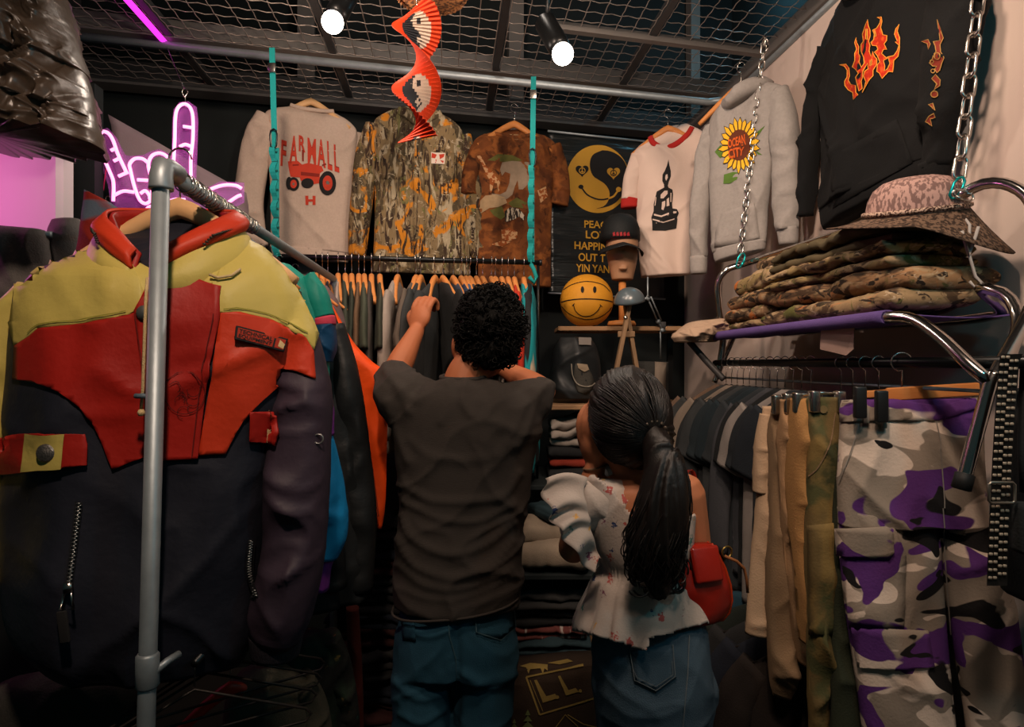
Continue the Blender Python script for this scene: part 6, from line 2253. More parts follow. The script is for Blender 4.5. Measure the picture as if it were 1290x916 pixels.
for off in (0, .012):
    ln = smoothrows([list(wl(p)) for p in (P(866, 690, WY - .03 + off), P(862, 660, WY - .045 + off), P(858, 625, WY - .05 + off), P(862, 600, WY + .0 + off), P(872, 594, WY + .05 + off), P(884, 640, WY + .06 + off), P(892, 690, WY + .02 + off))], 40)
    V, Fc = [], []
    for i, p in enumerate(ln):
        for dx, dy in ((-.005, -.0015), (.005, -.0015), (.005, .0015), (-.005, .0015)):
            V.append((p[0] + dx, p[1] + dy, p[2]))
    for i in range(len(ln) - 1):
        for j in range(4):
            Fc.append((i * 4 + j, i * 4 + (j + 1) % 4, i * 4 + 4 + (j + 1) % 4, i * 4 + 4 + j))
    mk('strap', V, Fc, M_REDL, rb)
MB().tube([Vector((.045, -.02, .055)), Vector((.065, -.03, .045)), Vector((.08, -.032, .03)), Vector((.088, -.03, .005)), Vector((.09, -.03, -.02))], .003, 6).build('tassel_cord', mat('brown_cord', '#7a4a28', .7, bump=.2), rb)
MB().tube([Vector((.050 + .011 * math.cos(a), -.02, .062 + .011 * math.sin(a))) for a in np.linspace(0, 2 * PI, 14, endpoint=False)], .0022, 6, closed=True).build('strap_ring', mat('brass_ring', '#8d7440', .3, .9, bump=0), rb)

# ------------------------------------------------------------------ poster on the back wall
M_PVC = mat('black_glossy_banner', '#171b1c', .32, var=.2, vscale=3, bump=.35, bscale=9, spec=.5, stretch=(.5, 1, 4), dist=.03)
M_GOLD = mat('print_gold', '#b98a2c', .6, var=.06, bump=0)
pl = Pl(760, 260, 3.36, ANG)
g = Garm('wall_banner', 'black wall banner with a yellow yin-yang smiley and lettering', 'poster', pl)
V, Fc = [], []
nx, nz = 24, 50
for j in range(nz + 1):
    for i in range(nx + 1):
        p = pl.at(692 + 145 * i / nx, 166 + 14 * i / nx + (204 - 8 * i / nx) * j / nz)
        V.append((p.x, .004 * float(vn(p.x * 6, p.z * 22, 1.0)) + .006 * float(ridged(p.x * 3 + p.z * 9, p.z * 5, 2.0)), p.z))
for j in range(nz):
    for i in range(nx):
        Fc.append((j * (nx + 1) + i, (j + 1) * (nx + 1) + i, (j + 1) * (nx + 1) + i + 1, j * (nx + 1) + i + 1))
g.keep(V, Fc)
sh = mk('sheet', V, Fc, M_PVC, g.root)
sh.modifiers.new('thick', 'SOLIDIFY').thickness = .002
MB().tube([pl.at(690, 165, -.004), pl.at(838, 181, -.004)], .006, 8).build('top_rod', M_GALV, g.root)
MB().tube([pl.at(690, 369, -.004), pl.at(838, 377, -.004)], .005, 8).build('bottom_rod', M_GALV, g.root)
Z = zc(690, 150, 4.362)
g.decal('disc_print', [Z(circ(275, 330, 173, 48, 187))], M_GOLD, .003, .06)
yy = [(300, 172), (345, 178), (395, 205), (428, 250), (440, 310), (430, 380), (400, 430), (360, 468), (310, 486), (265, 492), (310, 478), (335, 440), (338, 400), (315, 360), (280, 335), (250, 315), (233, 275), (232, 230), (250, 195)]
g.decal('yin_print', [Z(smoothline(yy + [yy[0]], 60)[:-1])], M_INK, .0045, .06)


def heart(cx, cy, s):
    out = []
    for a in np.linspace(0, 2 * PI, 30, endpoint=False):
        out.append((cx + s * 16 * math.sin(a) ** 3 / 16, cy - s * (13 * math.cos(a) - 5 * math.cos(2 * a) - 2 * math.cos(3 * a) - math.cos(4 * a)) / 16))
    return out


for hx, hy, m1, m2 in ((188, 283, M_INK, M_GOLD), (360, 296, M_GOLD, M_INK)):
    g.decal('heart_print', [Z(heart(hx, hy, 36))], m1, .006, .08)
    g.decal('peace_ring', [q for q in stroke(Z(circ(hx, hy + 2, 16, 18)), 1.0, True)] + stroke(Z([(hx, hy - 14), (hx, hy + 18)]), 1.0) + stroke(Z([(hx, hy + 2), (hx - 11, hy + 13)]), 1.0) + stroke(Z([(hx, hy + 2), (hx + 11, hy + 13)]), 1.0), m2, .0075, .08)
g.decal('smile_print', stroke(Z(smoothline([(185, 378), (215, 415), (260, 438), (300, 443), (332, 437)], 20)), 1.9), M_INK, .006, .06)
g.decal('smile_print', stroke(Z(smoothline([(332, 437), (360, 425), (382, 398)], 12)), 2.4), M_GOLD, .006, .06)
g.decal('smile_corner', [Z(circ(181, 373, 14, 14, 11))], M_INK, .0065, .08)
g.decal('smile_corner', [Z(circ(388, 388, 15, 14, 14))], M_GOLD, .0065, .08)
for tx, x0, x1, y0, y1, sl in (('PEACE', 200, 352, 556, 598, 8), ('LOVE', 208, 350, 613, 656, 8), ('HAPPINESS', 146, 408, 672, 716, 14), ('OUT T', 168, 316, 736, 780, 8), ('YIN YANG', 155, 372, 796, 840, 10)):
    g.decal('lettering', text_px(tx, Z([(x0, y0), (x1, y0 + sl), (x1, y1 + sl), (x0, y1)]), .02), M_GOLD, .004, .08)

# ------------------------------------------------------------------ shelving unit below the banner
SH = thing('shelving_unit', 'dark shelving unit with plank shelves below the banner', 'shelf', (.40, 2.75, 0))
so = Vector(SH.location)
for x in (.03, .74):
    for y in (2.60, 2.98):
        if y > 2.9 or x > .5:
            MB().box(Vector((x, y, .84 if y > 2.9 else .50)) - so, (.012, .012, .84 if y > 2.9 else .50)).build('upright', M_BLKMETAL, SH, smooth=False)
for x0, x1, y0, y1, z_ in ((.20, .745, 2.76, 3.0, 1.652), (.13, .745, 2.56, 3.0, 1.322), (.0, .745, 2.5, 3.0, 1.01), (.0, .745, 2.24, 3.0, .745), (.0, .745, 2.28, 3.0, .41)):
    MB().rbox(Vector(((x0 + x1) / 2, (y0 + y1) / 2, z_)) - so, ((x1 - x0) / 2, (y1 - y0) / 2, .010 if z_ > .5 else .022), .003, seg=1).build('plank', M_PLANK if z_ > 1.2 or z_ < .5 else M_BLACKWALL, SH, smooth=False)

# basketball
bc = P(739, 379, 2.86)
g = Garm('basketball', 'yellow-orange basketball with a smiling face on the plank shelf', 'ball', Pl(739, 379, 2.86, 0))
mb = MB()
ball(mb, (0, 0, 0), (.119, .119, .119), None, 40)
g.keep(mb.V, mb.F)
mb.build('ball', mat('orange_rubber', '#c98a24', .55, var=.06, vscale=30, bump=.5, bscale=900, dist=.002), g.root)
M_SEAMB = mat('ball_seam', '#17130f', .7, bump=0)
Z = zc(680, 340, 5.089)
g.decal('seam', stroke(Z(smoothline([(137, 208), (180, 196), (260, 187), (360, 188), (430, 196), (466, 206)], 30)), 1.4), M_SEAMB, .0015, .015)
g.decal('seam', stroke(Z(smoothline([(152, 128), (200, 98), (280, 76), (350, 80), (410, 100), (450, 140)], 30)), 1.0), M_SEAMB, .0015, .015)
g.decal('seam', stroke(Z(smoothline([(140, 235), (180, 275), (240, 305), (310, 318), (380, 305), (440, 265), (460, 240)], 30)), 1.0), M_SEAMB, .0015, .015)
for ex in (274, 352):
    g.decal('eye', [Z(circ(ex, 127, 11, 16, 21))], M_SEAMB, .002, .015)
g.decal('smile', stroke(Z(smoothline([(217, 222), (228, 260), (260, 290), (295, 298), (335, 290), (370, 262), (390, 230)], 24)), 1.0), M_SEAMB, .002, .015)
g.decal('smile_corner', stroke(Z([(209, 232), (217, 222), (224, 216)]), 1.0), M_SEAMB, .002, .015)
g.decal('smile_corner', stroke(Z([(384, 222), (392, 230), (399, 236)]), 1.0), M_SEAMB, .002, .015)

# mannequin head with cap
HY = 2.84
mh = thing('mannequin_head', 'beige mannequin head on a wooden stand wearing the black cap', 'mannequin', P(783, 411, HY))
mo = Vector(mh.location)
M_MANQ = mat('beige_fibreglass', '#a1795c', .55, var=.05, bump=0)
b = MB()
tor(b, [(771, 797, 353, HY, .045), (769, 799, 344, HY, .055), (766, 802, 330, HY - .005, .072), (764, 803, 316, HY, .082), (764, 803, 300, HY, .088), (767, 801, 285, HY, .08), (776, 794, 274, HY, .05)], n=28, e=.95)
ball(b, P(785, 320, HY - .078), (.009, .012, .016))
ball(b, P(785, 338, HY - .070), (.020, .012, .008))
fuse('head', b, .005, M_MANQ, mh, smooth=3)
MB().tube([P(784, 354, HY) - mo, P(784, 404, HY) - mo], .0165, 12).build('post', M_WOOD, mh)
MB().lathe([(.0005, .0), (.062, .0), (.064, .008), (.058, .02), (.03, .024), (.0005, .026)], P(783, 410.5, HY) - mo, 24).build('foot', M_WOOD, mh)
cp = thing('baseball_cap', 'black cap with red embroidery on the mannequin head', 'cap', P(781, 300, HY))
cpo = Vector(cp.location)
b = MB()
b.lathe([(.088, -.005), (.089, .02), (.086, .05), (.074, .085), (.05, .108), (.02, .118), (.0005, .12)], P(781, 303, HY) - cpo, 32, None, 1.0, 1.15)
b.build('crown', mat('black_cap_cotton', '#121516', .7, var=.2, bump=.3), cp)
V, Fc = [], []
for i in range(21):
    a = PI + PI * i / 20
    for r in (.9, 1.25, 1.6, 1.85):
        V.append(P(781, 306, HY) - cpo + Vector((.09 * math.cos(a) * (1 + (r - .9) * .12), .098 * math.sin(a) * r, -.012 - (r - .9) * .030 - .02 * abs(math.cos(a)))))
for i in range(20):
    for j in range(3):
        Fc.append((i * 4 + j, i * 4 + j + 1, i * 4 + 5 + j, i * 4 + 4 + j))
oo = mk('visor', V, Fc, mat('black_cap_cotton', '#121516'), cp)
oo.modifiers.new('thick', 'SOLIDIFY').thickness = .004
gc = Garm.__new__(Garm)
gc.pl = Pl(781, 300, HY, 0)
gc.root = cp
gc.V, gc.F, gc.bvh = [tuple(v) for v in b.V], b.F, None
gc.decal('embroidery', [[(772 + k * 4.4, 293.5 - .5 * math.sin(k)), (774.6 + k * 4.4, 292), (775.6 + k * 4.4, 297), (772.4 + k * 4.4, 297.5)] for k in range(5)], mat('crimson_thread', '#8a1f24', .7, bump=0), .003, .03)
gc.decal('embroidery_line', stroke([(770, 299.5), (782, 300), (795, 299)], 1.0), mat('crimson_thread', '#8a1f24'), .003, .03)

# small wooden A-frame and clip lamp
af = thing('display_easel', 'small weathered wooden A-frame easel standing on the second shelf', 'easel', P(789, 505, 2.62))
ao = Vector(af.location)
M_EAS = mat('weathered_wood', '#7a6046', .7, var=.35, vscale=12, bump=.3, bscale=60, stretch=(8, 8, 1))
for (x0, x1, yy_) in ((793, 768, 0), (788, 809, .03)):
    a, c_ = P(x0, 384, 2.60 + yy_), P(x1, 507, 2.60 + yy_)
    d = c_ - a
    MB().rbox((a + c_) / 2 - ao, (.020, .008, d.length / 2), .002, d.to_track_quat('Z', 'Y').to_matrix()).build('leg', M_EAS, af)
MB().lathe([(.0005, -.006), (.008, -.005), (.009, 0), (.006, .006), (.0005, .007)], P(788, 400, 2.58) - ao, 14, Matrix.Rotation(PI / 2, 3, 'X')).build('bolt', M_HOOK, af)
MB().rbox(P(789, 421, 2.61) - ao, (.035, .006, .012), .002).build('cross_piece', M_EAS, af)

dl = thing('desk_lamp', 'grey-blue dome desk lamp clipped to the end of the plank shelf', 'lamp', P(833, 415, 2.76))
do = Vector(dl.location)
M_LAMP = mat('slate_enamel', '#4a555a', .28, var=.08, bump=0, spec=.6)
tl = Matrix.Rotation(math.radians(-8), 3, 'Y') @ Matrix.Rotation(math.radians(14), 3, 'X')
lc = P(793, 381, 2.60) - do
prof = [(.064 * math.sin(a), .062 * math.cos(a)) for a in np.linspace(.05, PI / 2, 12)]
V, Fc = [], []
for r_, z_ in prof:
    for k in range(32):
        a = 2 * PI * k / 32
        V.append(lc + tl @ Vector((r_ * math.cos(a), r_ * math.sin(a), z_)))
for i in range(len(prof) - 1):
    for k in range(32):
        Fc.append((i * 32 + k, (i + 1) * 32 + k, (i + 1) * 32 + (k + 1) % 32, i * 32 + (k + 1) % 32))
oo = mk('shade', V, Fc, M_LAMP, dl)
oo.modifiers.new('thick', 'SOLIDIFY').thickness = .003
lin_ = [lc + (v - lc) * .955 - tl @ Vector((0, 0, .001)) for v in [Vector(v) for v in V]]
mk('shade_lining', lin_, [f[::-1] for f in Fc], mat('white_enamel', '#c9c4c0', .5, bump=0), dl)
MB().lathe([(.0005, -.02), (.018, -.012), (.02, 0), (.014, .018), (.010, .03)][::1], lc + tl @ Vector((0, 0, .022)), 14, tl).build('bulb', mat('unlit_bulb', '#cfc9c0', .3, bump=0), dl)
for pts_ in ([P(813, 377, 2.60), P(816, 372, 2.62), P(818, 376, 2.64)], [P(816, 349, 2.66), P(816, 378, 2.64)], [P(816, 376, 2.64), P(829, 406, 2.74)], [P(820, 374, 2.64), P(833, 404, 2.74)], [P(829, 404, 2.74), P(834, 416, 2.76)], [P(832, 414, 2.76), P(832, 452, 2.80)]):
    MB().tube([p - do for p in pts_], .0032, 8).build('arm', M_GALV, dl)
for px_, py_, Y_ in ((816, 376, 2.64), (829, 405, 2.74), (834, 416, 2.76)):
    MB().lathe([(.0005, -.008), (.009, -.007), (.009, .007), (.0005, .008)], P(px_, py_, Y_) - do, 12, Matrix.Rotation(PI / 2, 3, 'X')).build('joint', M_GALV, dl)
MB().rbox(P(834, 412, 2.78) - do, (.014, .02, .022), .004).build('clamp', M_STEEL_D, dl)

# bags on the second shelf
M_BAGB = mat('black_nylon_pack', '#15181a', .5, var=.25, bump=.3, bscale=40, spec=.4)
bk = Garm('backpack', 'black backpack with grey panel and curved zip on the second shelf', 'bag', Pl(725, 470, 2.72, .1))
bk.body('body', [(706, 425, 744, 425, .04), (698, 440, 752, 440, .09), (694, 465, 756, 465, .11), (692, 488, 756, 488, .11), (696, 502, 752, 502, .09)], M_BAGB, K=40, n=60, amp=.016, seed=5)
Z = zc(680, 340, 5.089)
bk.decal('front_panel', [Z([(230, 600), (300, 605), (340, 690), (350, 740), (300, 800), (240, 780), (215, 700)])], mat('grey_mesh_panel', '#3a3833', .8, bump=.4), .004, .03, thick=.003)
bk.decal('reflective_patch', [Z([(240, 600), (300, 605), (312, 640), (280, 655), (250, 630)])], mat('beige_patch', '#8a7a66', .7, bump=0), .009, .03)
bk.decal('zip', stroke(Z(smoothline([(205, 600), (215, 680), (250, 735), (320, 745), (350, 725)], 20)), 1.4), mat('pale_piping', '#7d776c', .6, bump=0), .009, .03)
bk.decal('label', [Z([(245, 438), (325, 440), (325, 488), (250, 485)])], M_GREYINK, .01, .04)
bp = Garm('tote_bag', 'dark grey tote bag with a pale side strap on the second shelf', 'bag', Pl(825, 470, 2.70, .0))
bp.body('body', [(800, 455, 842, 456, .03), (798, 462, 842, 462, .05), (797, 490, 842, 490, .06), (800, 503, 840, 503, .05)], cloth('dark_canvas', '#2a2a28'), K=30, n=50, amp=.008, seed=8)
bp.decal('side_strap', [[(825, 456), (839, 457), (838, 503), (824, 500)]], cloth('taupe_canvas', '#6b6055'), .005, .03, thick=.003)

# folded clothes on the lower shelves
def ff(label, px, py, Y, size, layers, m, seed, group, rz=0.0):
    """folded garment whose base sits at pixel row py"""
    p = P(px, py, Y)
    return folded(label, p, rz, size, layers, m, seed, name='folded_shirt', cat='clothes', group=group)


GS = 'folded clothes on the shelving unit'
M_WHT = cloth('pale_grey_cotton', '#8d837a')
M_RDC = cloth('brick_red_cotton', '#7a2a1c')
M_BKC = cloth('black_cotton', '#1c1d1e')
M_TLC = cloth('dull_teal_cotton', '#22343a')
M_TAUP = cloth('taupe_cotton', '#7d6f5f')
M_STR = camo('striped_flannel', '#5e3330', [('#a8a09a', 5, .55, 1, (8, 1, 1), .02), ('#2a2f3d', 5, .6, 4, (1, 1, 9), .02)])
zs = 1.022
for k, (lb, m_, hh, L_) in enumerate((('black folded sweatshirt at the bottom of the shelf stack', M_BKC, .05, .24), ('brick red folded shirt in the shelf stack', M_RDC, .04, .23), ('black folded t-shirt with cream lettering in the shelf stack', M_BKC, .05, .24), ('pale grey folded hoodie on top of the shelf stack', M_WHT, .11, .22))):
    folded(lb, Vector((.27, 2.70, zs)), 0, (L_, .26, hh), 1 if hh < .1 else 3, m_, k * 7 + 3, name='folded_shirt', cat='clothes', group=GS)
    zs += hh * .97
zs = .757
for k, (lb, m_, hh, L_) in enumerate((('taupe crumpled folded trousers beside the ruffled sleeve', M_TAUP, .09, .34), ('taupe folded shirt on top of the crumpled pair', M_TAUP, .07, .26), ('dull teal folded shirt on top of the taupe pile', M_TLC, .05, .2))):
    folded(lb, Vector((.13 + .03 * k, 2.36 + .04 * k, zs)), .35 * k - .3, (L_, .24, hh), 1, m_, k * 9 + 31, name='folded_shirt', cat='clothes', group=GS)
    zs += hh * .97
zs = .434
for k, (lb, m_, hh, L_) in enumerate((('dark blue folded jeans on the lowest plank', M_TLC, .05, .30), ('red and white striped folded flannel on the lowest plank', M_STR, .055, .27), ('black folded fleece above the striped flannel', M_BKC, .07, .3), ('charcoal folded jumper above the black fleece', cloth('charcoal_knit', '#2a2a2a'), .06, .28))):
    folded(lb, Vector((.14, 2.42, zs)), 0, (L_, .26, hh), 2, m_, k * 5 + 51, name='folded_shirt', cat='clothes', group=GS)
    zs += hh * .97

# blanket-covered crate with gold lettering
pl = Pl(690, 870, 2.24, math.radians(-6))
g = Garm('printed_blanket', 'dark brown blanket with gold lettering L.L. and pine trees over a crate', 'blanket', pl)
M_BLAN = cloth('dark_brown_wool', '#2c2118', var=.3)
g.body('cloth', [(612, 838, 766, 826, .08), (612, 852, 768, 842, .10), (612, 880, 770, 870, .11), (612, 920, 772, 915, .11), (612, 965, 772, 962, .11)], M_BLAN, amp=.006, seed=3, e=.6)
M_GLD2 = cloth('old_gold_wool', '#7d6a38', var=.2)
g.decal('lettering', text_px('L', [(673, 857), (682, 855), (704, 879), (684, 885)], .04) + text_px('L', [(703, 852), (711, 850), (729, 871), (713, 876)], .04) + [circ(702, 878, 2.4, 8), circ(731, 870, 2.2, 8)], M_GLD2, .004, .04)
g.decal('frame_print', stroke([(663, 853), (735, 838)], 2.2) + stroke([(663, 853), (680, 900)], 2.2) + stroke([(680, 900), (770, 873)], 2.2) + stroke([(668, 857), (684, 896)], .8), M_GLD2, .004, .04)
g.decal('animal_print', [[(655, 840), (668, 836), (690, 838), (690, 845), (686, 842), (684, 849), (681, 842), (668, 843), (666, 849), (663, 842)], [(690, 836), (715, 831), (722, 834), (705, 838)]], M_GLD2, .004, .04)
for tx, ty, s_ in ((665, 893, 1.1), (648, 905, .8)):
    g.decal('tree_print', [[(tx - s_ * 3 - k * s_ * 2, ty + k * 7 * s_ + 7 * s_), (tx, ty + k * 7 * s_), (tx + s_ * 3 + k * s_ * 2, ty + k * 7 * s_ + 7 * s_)] for k in range(4)], cloth('sage_wool', '#56603a'), .004, .04)
g.decal('mountain_print', stroke([(700, 916), (712, 900), (728, 915)], 1.2) + stroke([(715, 900), (735, 912), (752, 916)], 1.2), M_GLD2, .004, .04)

# dark piles between the orange jacket and the man
zs = .02
for k in range(13):
    hh = [.07, .06, .08][k % 3]
    mm = [M_BKC, cloth('charcoal_knit', '#2a2a2a'), cloth('dark_maroon_knit', '#321a18'), cloth('dark_navy_knit', '#171c24')][k % 4]
    folded(['black', 'charcoal', 'dark maroon', 'dark navy'][k % 4] + ' folded jumper, %s up from the floor in the dark pile' % ['first', 'second', 'third', 'fourth', 'fifth', 'sixth', 'seventh', 'eighth', 'ninth', 'tenth', 'eleventh', 'twelfth', 'thirteenth'][k],
           Vector((-.50, 2.50, zs)), .02 * math.sin(k * 3), (.40, .30, hh), 2, mm, 70 + k, name='folded_jumper', cat='clothes', group='dark jumpers piled on the floor')
    zs += hh * .97

# ------------------------------------------------------------------ lower rail under the ski jacket
lr = thing('lower_rail', 'thin steel rail clamped low on the pipe rack', 'clothes rail', Vector((-.55, 1.30, .98)))
MB().tube([Vector((0, -.20, .0)), Vector((-.08, 1.0, .0))], .007, 12).build('rail', M_BLKMETAL, lr)
M_DFL = camo('dark_floral', '#141512', [('#1f2b20', 8, .55, 1, (1, 1, 1), .04), ('#6b5a33', 22, .68, 3, (1, 1, 1), .02), ('#9a4a1c', 26, .72, 5, (1, 1, 1), .02), ('#1f6a5c', 24, .72, 7, (1, 1, 1), .02)])
gA = Garm('floral_jacket', 'black jacket with small multicoloured floral print hung low behind the ski jacket', 'jacket', Pl(385, 800, 1.62, .5))
gA.body('torso', [(375, 798, 400, 792, .03), (350, 815, 420, 800, .06), (335, 850, 432, 820, .08), (330, 900, 440, 880, .09), (328, 1000, 446, 990, .09)], M_DFL, amp=.012, seed=5)
gA.sleeve('sleeve', [(412, 802, 16, .05), (424, 840, 18, .06), (432, 890, 18, .06), (438, 960, 17, .06)], M_DFL, amp=.01, seed=6)
gB = Garm('wax_jacket', 'olive grey jacket on a low hanger under the ski jacket', 'jacket', Pl(330, 830, 1.42, .45))
gB.body('torso', [(318, 838, 345, 836, .03), (300, 850, 372, 846, .06), (285, 875, 392, 862, .08), (280, 930, 402, 910, .09), (278, 1010, 406, 1000, .09)], cloth('olive_grey_cotton', '#3f3b30'), amp=.012, seed=9)
gB.sleeve('sleeve', [(380, 858, 16, .05), (394, 890, 18, .06), (402, 940, 18, .06)], cloth('olive_grey_cotton', '#3f3b30'), amp=.01, seed=6)
gC = Garm('grey_top', 'dark grey top on the low rail behind the pipe upright', 'shirt', Pl(90, 850, 1.30, .0))
gC.body('torso', [(60, 846, 130, 846, .03), (10, 856, 170, 856, .06), (-20, 880, 190, 880, .08), (-30, 1000, 190, 1000, .08)], cloth('dark_grey_marl', '#34332f'), amp=.012, seed=12)
hanger(P(290, 868, 1.36), .6, 'red-tipped hanger on the low rail', None, mat('red_plastic', '#8a2a18', .45, bump=0), s=.9)
for k in range(4):
    wire_hanger(Vector((-.56 - .006 * k, 1.12 + .06 * k, .93)), .5 + .05 * k, 'empty black wire hanger on the low rail, %s from the pipe upright' % ['first', 'second', 'third', 'fourth'][k], 'empty wire hangers on the low rail')
gD = Garm('maroon_trousers', 'dark maroon trousers hanging behind the black nylon jackets', 'trousers', Pl(446, 770, 2.1, .2))
gD.body('trouser_leg', [(436, 765, 452, 765, .03), (438, 830, 456, 830, .05), (440, 960, 460, 960, .05)], cloth('dark_maroon_twill', '#4a1a14'), amp=.008, seed=3)

# ------------------------------------------------------------------ things along the left edge
M_GRYD = cloth('charcoal_denim', '#6a6663', var=.2, vscale=120)
sr = thing('steel_rail', 'short steel rail holding the charcoal cloth by the booth', 'clothes rail', P(30, 296, 1.75))
MB().tube([Vector((-.5, 0, .0)), Vector((.077, 0.0, -.0))], .010, 12).build('rail', M_GALV, sr)
MB().tube([Vector((-.3, 0, 0)), Vector((-.3, .25, 0))], .008, 8).build('wall_bracket', M_GALV, sr)
g = Garm('charcoal_cloth', 'charcoal denim cloth draped over the short steel rail', 'cloth', Pl(30, 300, 1.74, .05))
g.body('cloth', [(-60, 283, 55, 290, .03), (-62, 300, 60, 300, .05), (-62, 340, 66, 345, .05), (-62, 450, 66, 455, .06), (-62, 640, 60, 640, .06)], M_GRYD, amp=.012, seed=3, e=.7)
g = Garm('charcoal_jeans', 'charcoal denim jacket hung next to the draped cloth', 'jacket', Pl(84, 280, 1.80, .05))
g.body('torso', [(66, 278, 100, 276, .03), (62, 292, 106, 290, .05), (62, 340, 112, 340, .06), (62, 500, 118, 500, .06)], M_GRYD, amp=.014, seed=6)
M_FLC = camo('red_and_slate_fleece', '#7a2018', [('#4d5866', 6, .52, 1, (.5, 1, 2.2), .015), ('#8a8f96', 7, .66, 3, (.4, 1, 3), .01), ('#2a1a24', 6, .68, 5, (.5, 1, 2), .015)])
g = Garm('fleece_pullover', 'red and slate blue patterned fleece with raised collar behind the ski jacket', 'pullover', Pl(150, 250, 1.52, .2))
g.body('torso', [(108, 240, 140, 256, .04), (106, 262, 168, 276, .06), (104, 290, 190, 300, .08), (96, 330, 210, 330, .1), (92, 480, 215, 480, .1)], M_FLC, amp=.010, seed=5)

hanger(P(136, 262, 1.52), .2, 'wooden hanger inside the red and slate fleece', None, M_WOOD, s=.3)
MB().tube([(-.03, 0, -.02), (-.06, .2, -.02), (-.13, .66, -.02)], .006, 8).build('support_rod', M_GALV, g.root)
# ruffled skirt hung from the ceiling
M_TAF = mat('dark_bronze_taffeta', '#43372d', .34, var=.3, vscale=5, bump=.3, bscale=30, spec=.6, dist=.006)
g = Garm('ruffled_skirt', 'shiny dark bronze tiered ruffled skirt hung high beside the booth', 'skirt', Pl(20, 60, 1.42, .12))


def ruf(k):
    return lambda x, z, sg: .017 * vn(x * 30 + k * 7, z * 5, k) + .012 * np.sin(x * 120 + 6 * vn(x * 8, z * 6, k)) + .030 * crease(x * 3.5, z * 4.5, k)


for k, rows in enumerate(([(-150, 100, 118, 145, .14), (-156, 125, 122, 165, .16), (-160, 152, 125, 186, .17)],
                          [(-120, 45, 100, 72, .13), (-135, 75, 112, 115, .155), (-142, 112, 118, 152, .165)],
                          [(-80, -20, 76, -10, .10), (-105, 10, 92, 40, .13), (-118, 58, 106, 92, .145)],
                          [(-50, -90, 50, -90, .07), (-60, -50, 60, -45, .09), (-84, -5, 80, 12, .11)])):
    g.body('tier', rows, M_TAF, K=40, n=320, amp=.004, seed=20 + k, extra=ruf(k + 1.0), df=.9, e=.9)

# neon hand
NY = 2.22
pl = Pl(215, 200, NY, math.radians(10))
ns_ = thing('neon_sign', 'pink neon sign of a hand with raised index and little finger', 'neon sign', pl.O, pl.ang)
Z = zc(100, 80, 4.164)
M_NEON = mat('pink_neon', (1.0, .30, .58), .4, var=0, bump=0, emit=2.2)
m_, N_, L_, b_ = newmat('tinted_acrylic')
b_.inputs['Base Color'].default_value = (.35, .10, .45, 1)
b_.inputs['Roughness'].default_value = .15
b_.inputs['Alpha'].default_value = .32
MATS['tinted_acrylic'] = m_
M_ACR = m_
neon = [[(245, 568), (200, 470), (175, 400), (150, 365), (120, 358), (107, 390), (106, 430), (130, 500), (160, 570), (178, 620), (178, 722)],
        [(360, 520), (330, 500), (290, 500), (264, 528), (268, 560), (290, 650), (318, 718), (345, 735), (370, 722), (380, 690)],
        [(472, 535), (460, 490), (420, 470), (380, 485), (362, 530), (375, 600), (382, 690)],
        [(493, 540), (500, 400), (505, 270), (520, 228), (550, 212), (580, 230), (595, 280), (595, 400), (585, 500), (586, 640)],
        [(630, 690), (700, 655), (760, 638), (820, 640), (850, 655)], [(720, 770), (780, 730), (830, 697), (850, 690)],
        [(185, 690), (230, 670), (285, 675)], [(485, 545), (520, 548), (555, 570)], [(345, 785), (360, 757), (390, 745)], [(470, 722), (510, 712), (555, 715)],
        [(545, 330), (590, 337)], [(525, 437), (555, 425), (585, 435)], [(165, 457), (190, 445)], [(180, 512), (205, 500)], [(205, 592), (255, 570)], [(305, 610), (362, 613)],
        [(320, 682), (345, 668), (366, 690), (370, 712)], [(680, 665), (735, 705)]]
for ln in neon:
    pts_ = smoothline(Z(ln), 8 * len(ln))
    MB().tube([pl.at(x, y, -.014) for x, y in pts_], .0058, 8).build('neon_tube', M_NEON, ns_)
ol = Z([(84, 400), (104, 345), (150, 338), (196, 390), (240, 480), (262, 486), (340, 478), (370, 462), (420, 448), (484, 478), (488, 300), (494, 240), (525, 203), (572, 198), (616, 230), (624, 300), (618, 500), (610, 645), (640, 665), (740, 618), (865, 625), (865, 730), (760, 785), (640, 835), (330, 805), (166, 745), (150, 640), (104, 500)])
V = [pl.at(x, y, 0) for x, y in ol] + [pl.at(x, y, .006) for x, y in ol]
n_ = len(ol)
tr_ = tessellate_polygon([[Vector((p.x, p.z, 0)) for p in V[:n_]]])
Fc = [tuple(t) for t in tr_] + [tuple(i + n_ for i in t)[::-1] for t in tr_] + [(i, (i + 1) % n_, n_ + (i + 1) % n_, n_ + i) for i in range(n_)]
mk('acrylic_back', V, Fc, M_ACR, ns_, smooth=False)
MB().tube([pl.at(234, 136, .003), pl.at(233, 122, .003), pl.at(237, 116, .003), pl.at(232, 110, .003), pl.at(229, 116, .003), pl.at(232, 122, .003)], .002, 6).build('hanging_hook', M_HOOK, ns_)
MB().tube([pl.at(232, 112, .003), P(232, 60, NY + .35) - Vector(pl.O)], .0012, 5).build('hanging_wire', M_HOOK, ns_)
MB().tube([pl.at(*q, .0) for q in ((124, 160), (131, 185), (134, 210), (130, 240))], .0025, 6).build('power_cable', mat('red_cable', '#b02a5a', .4, bump=0), ns_)

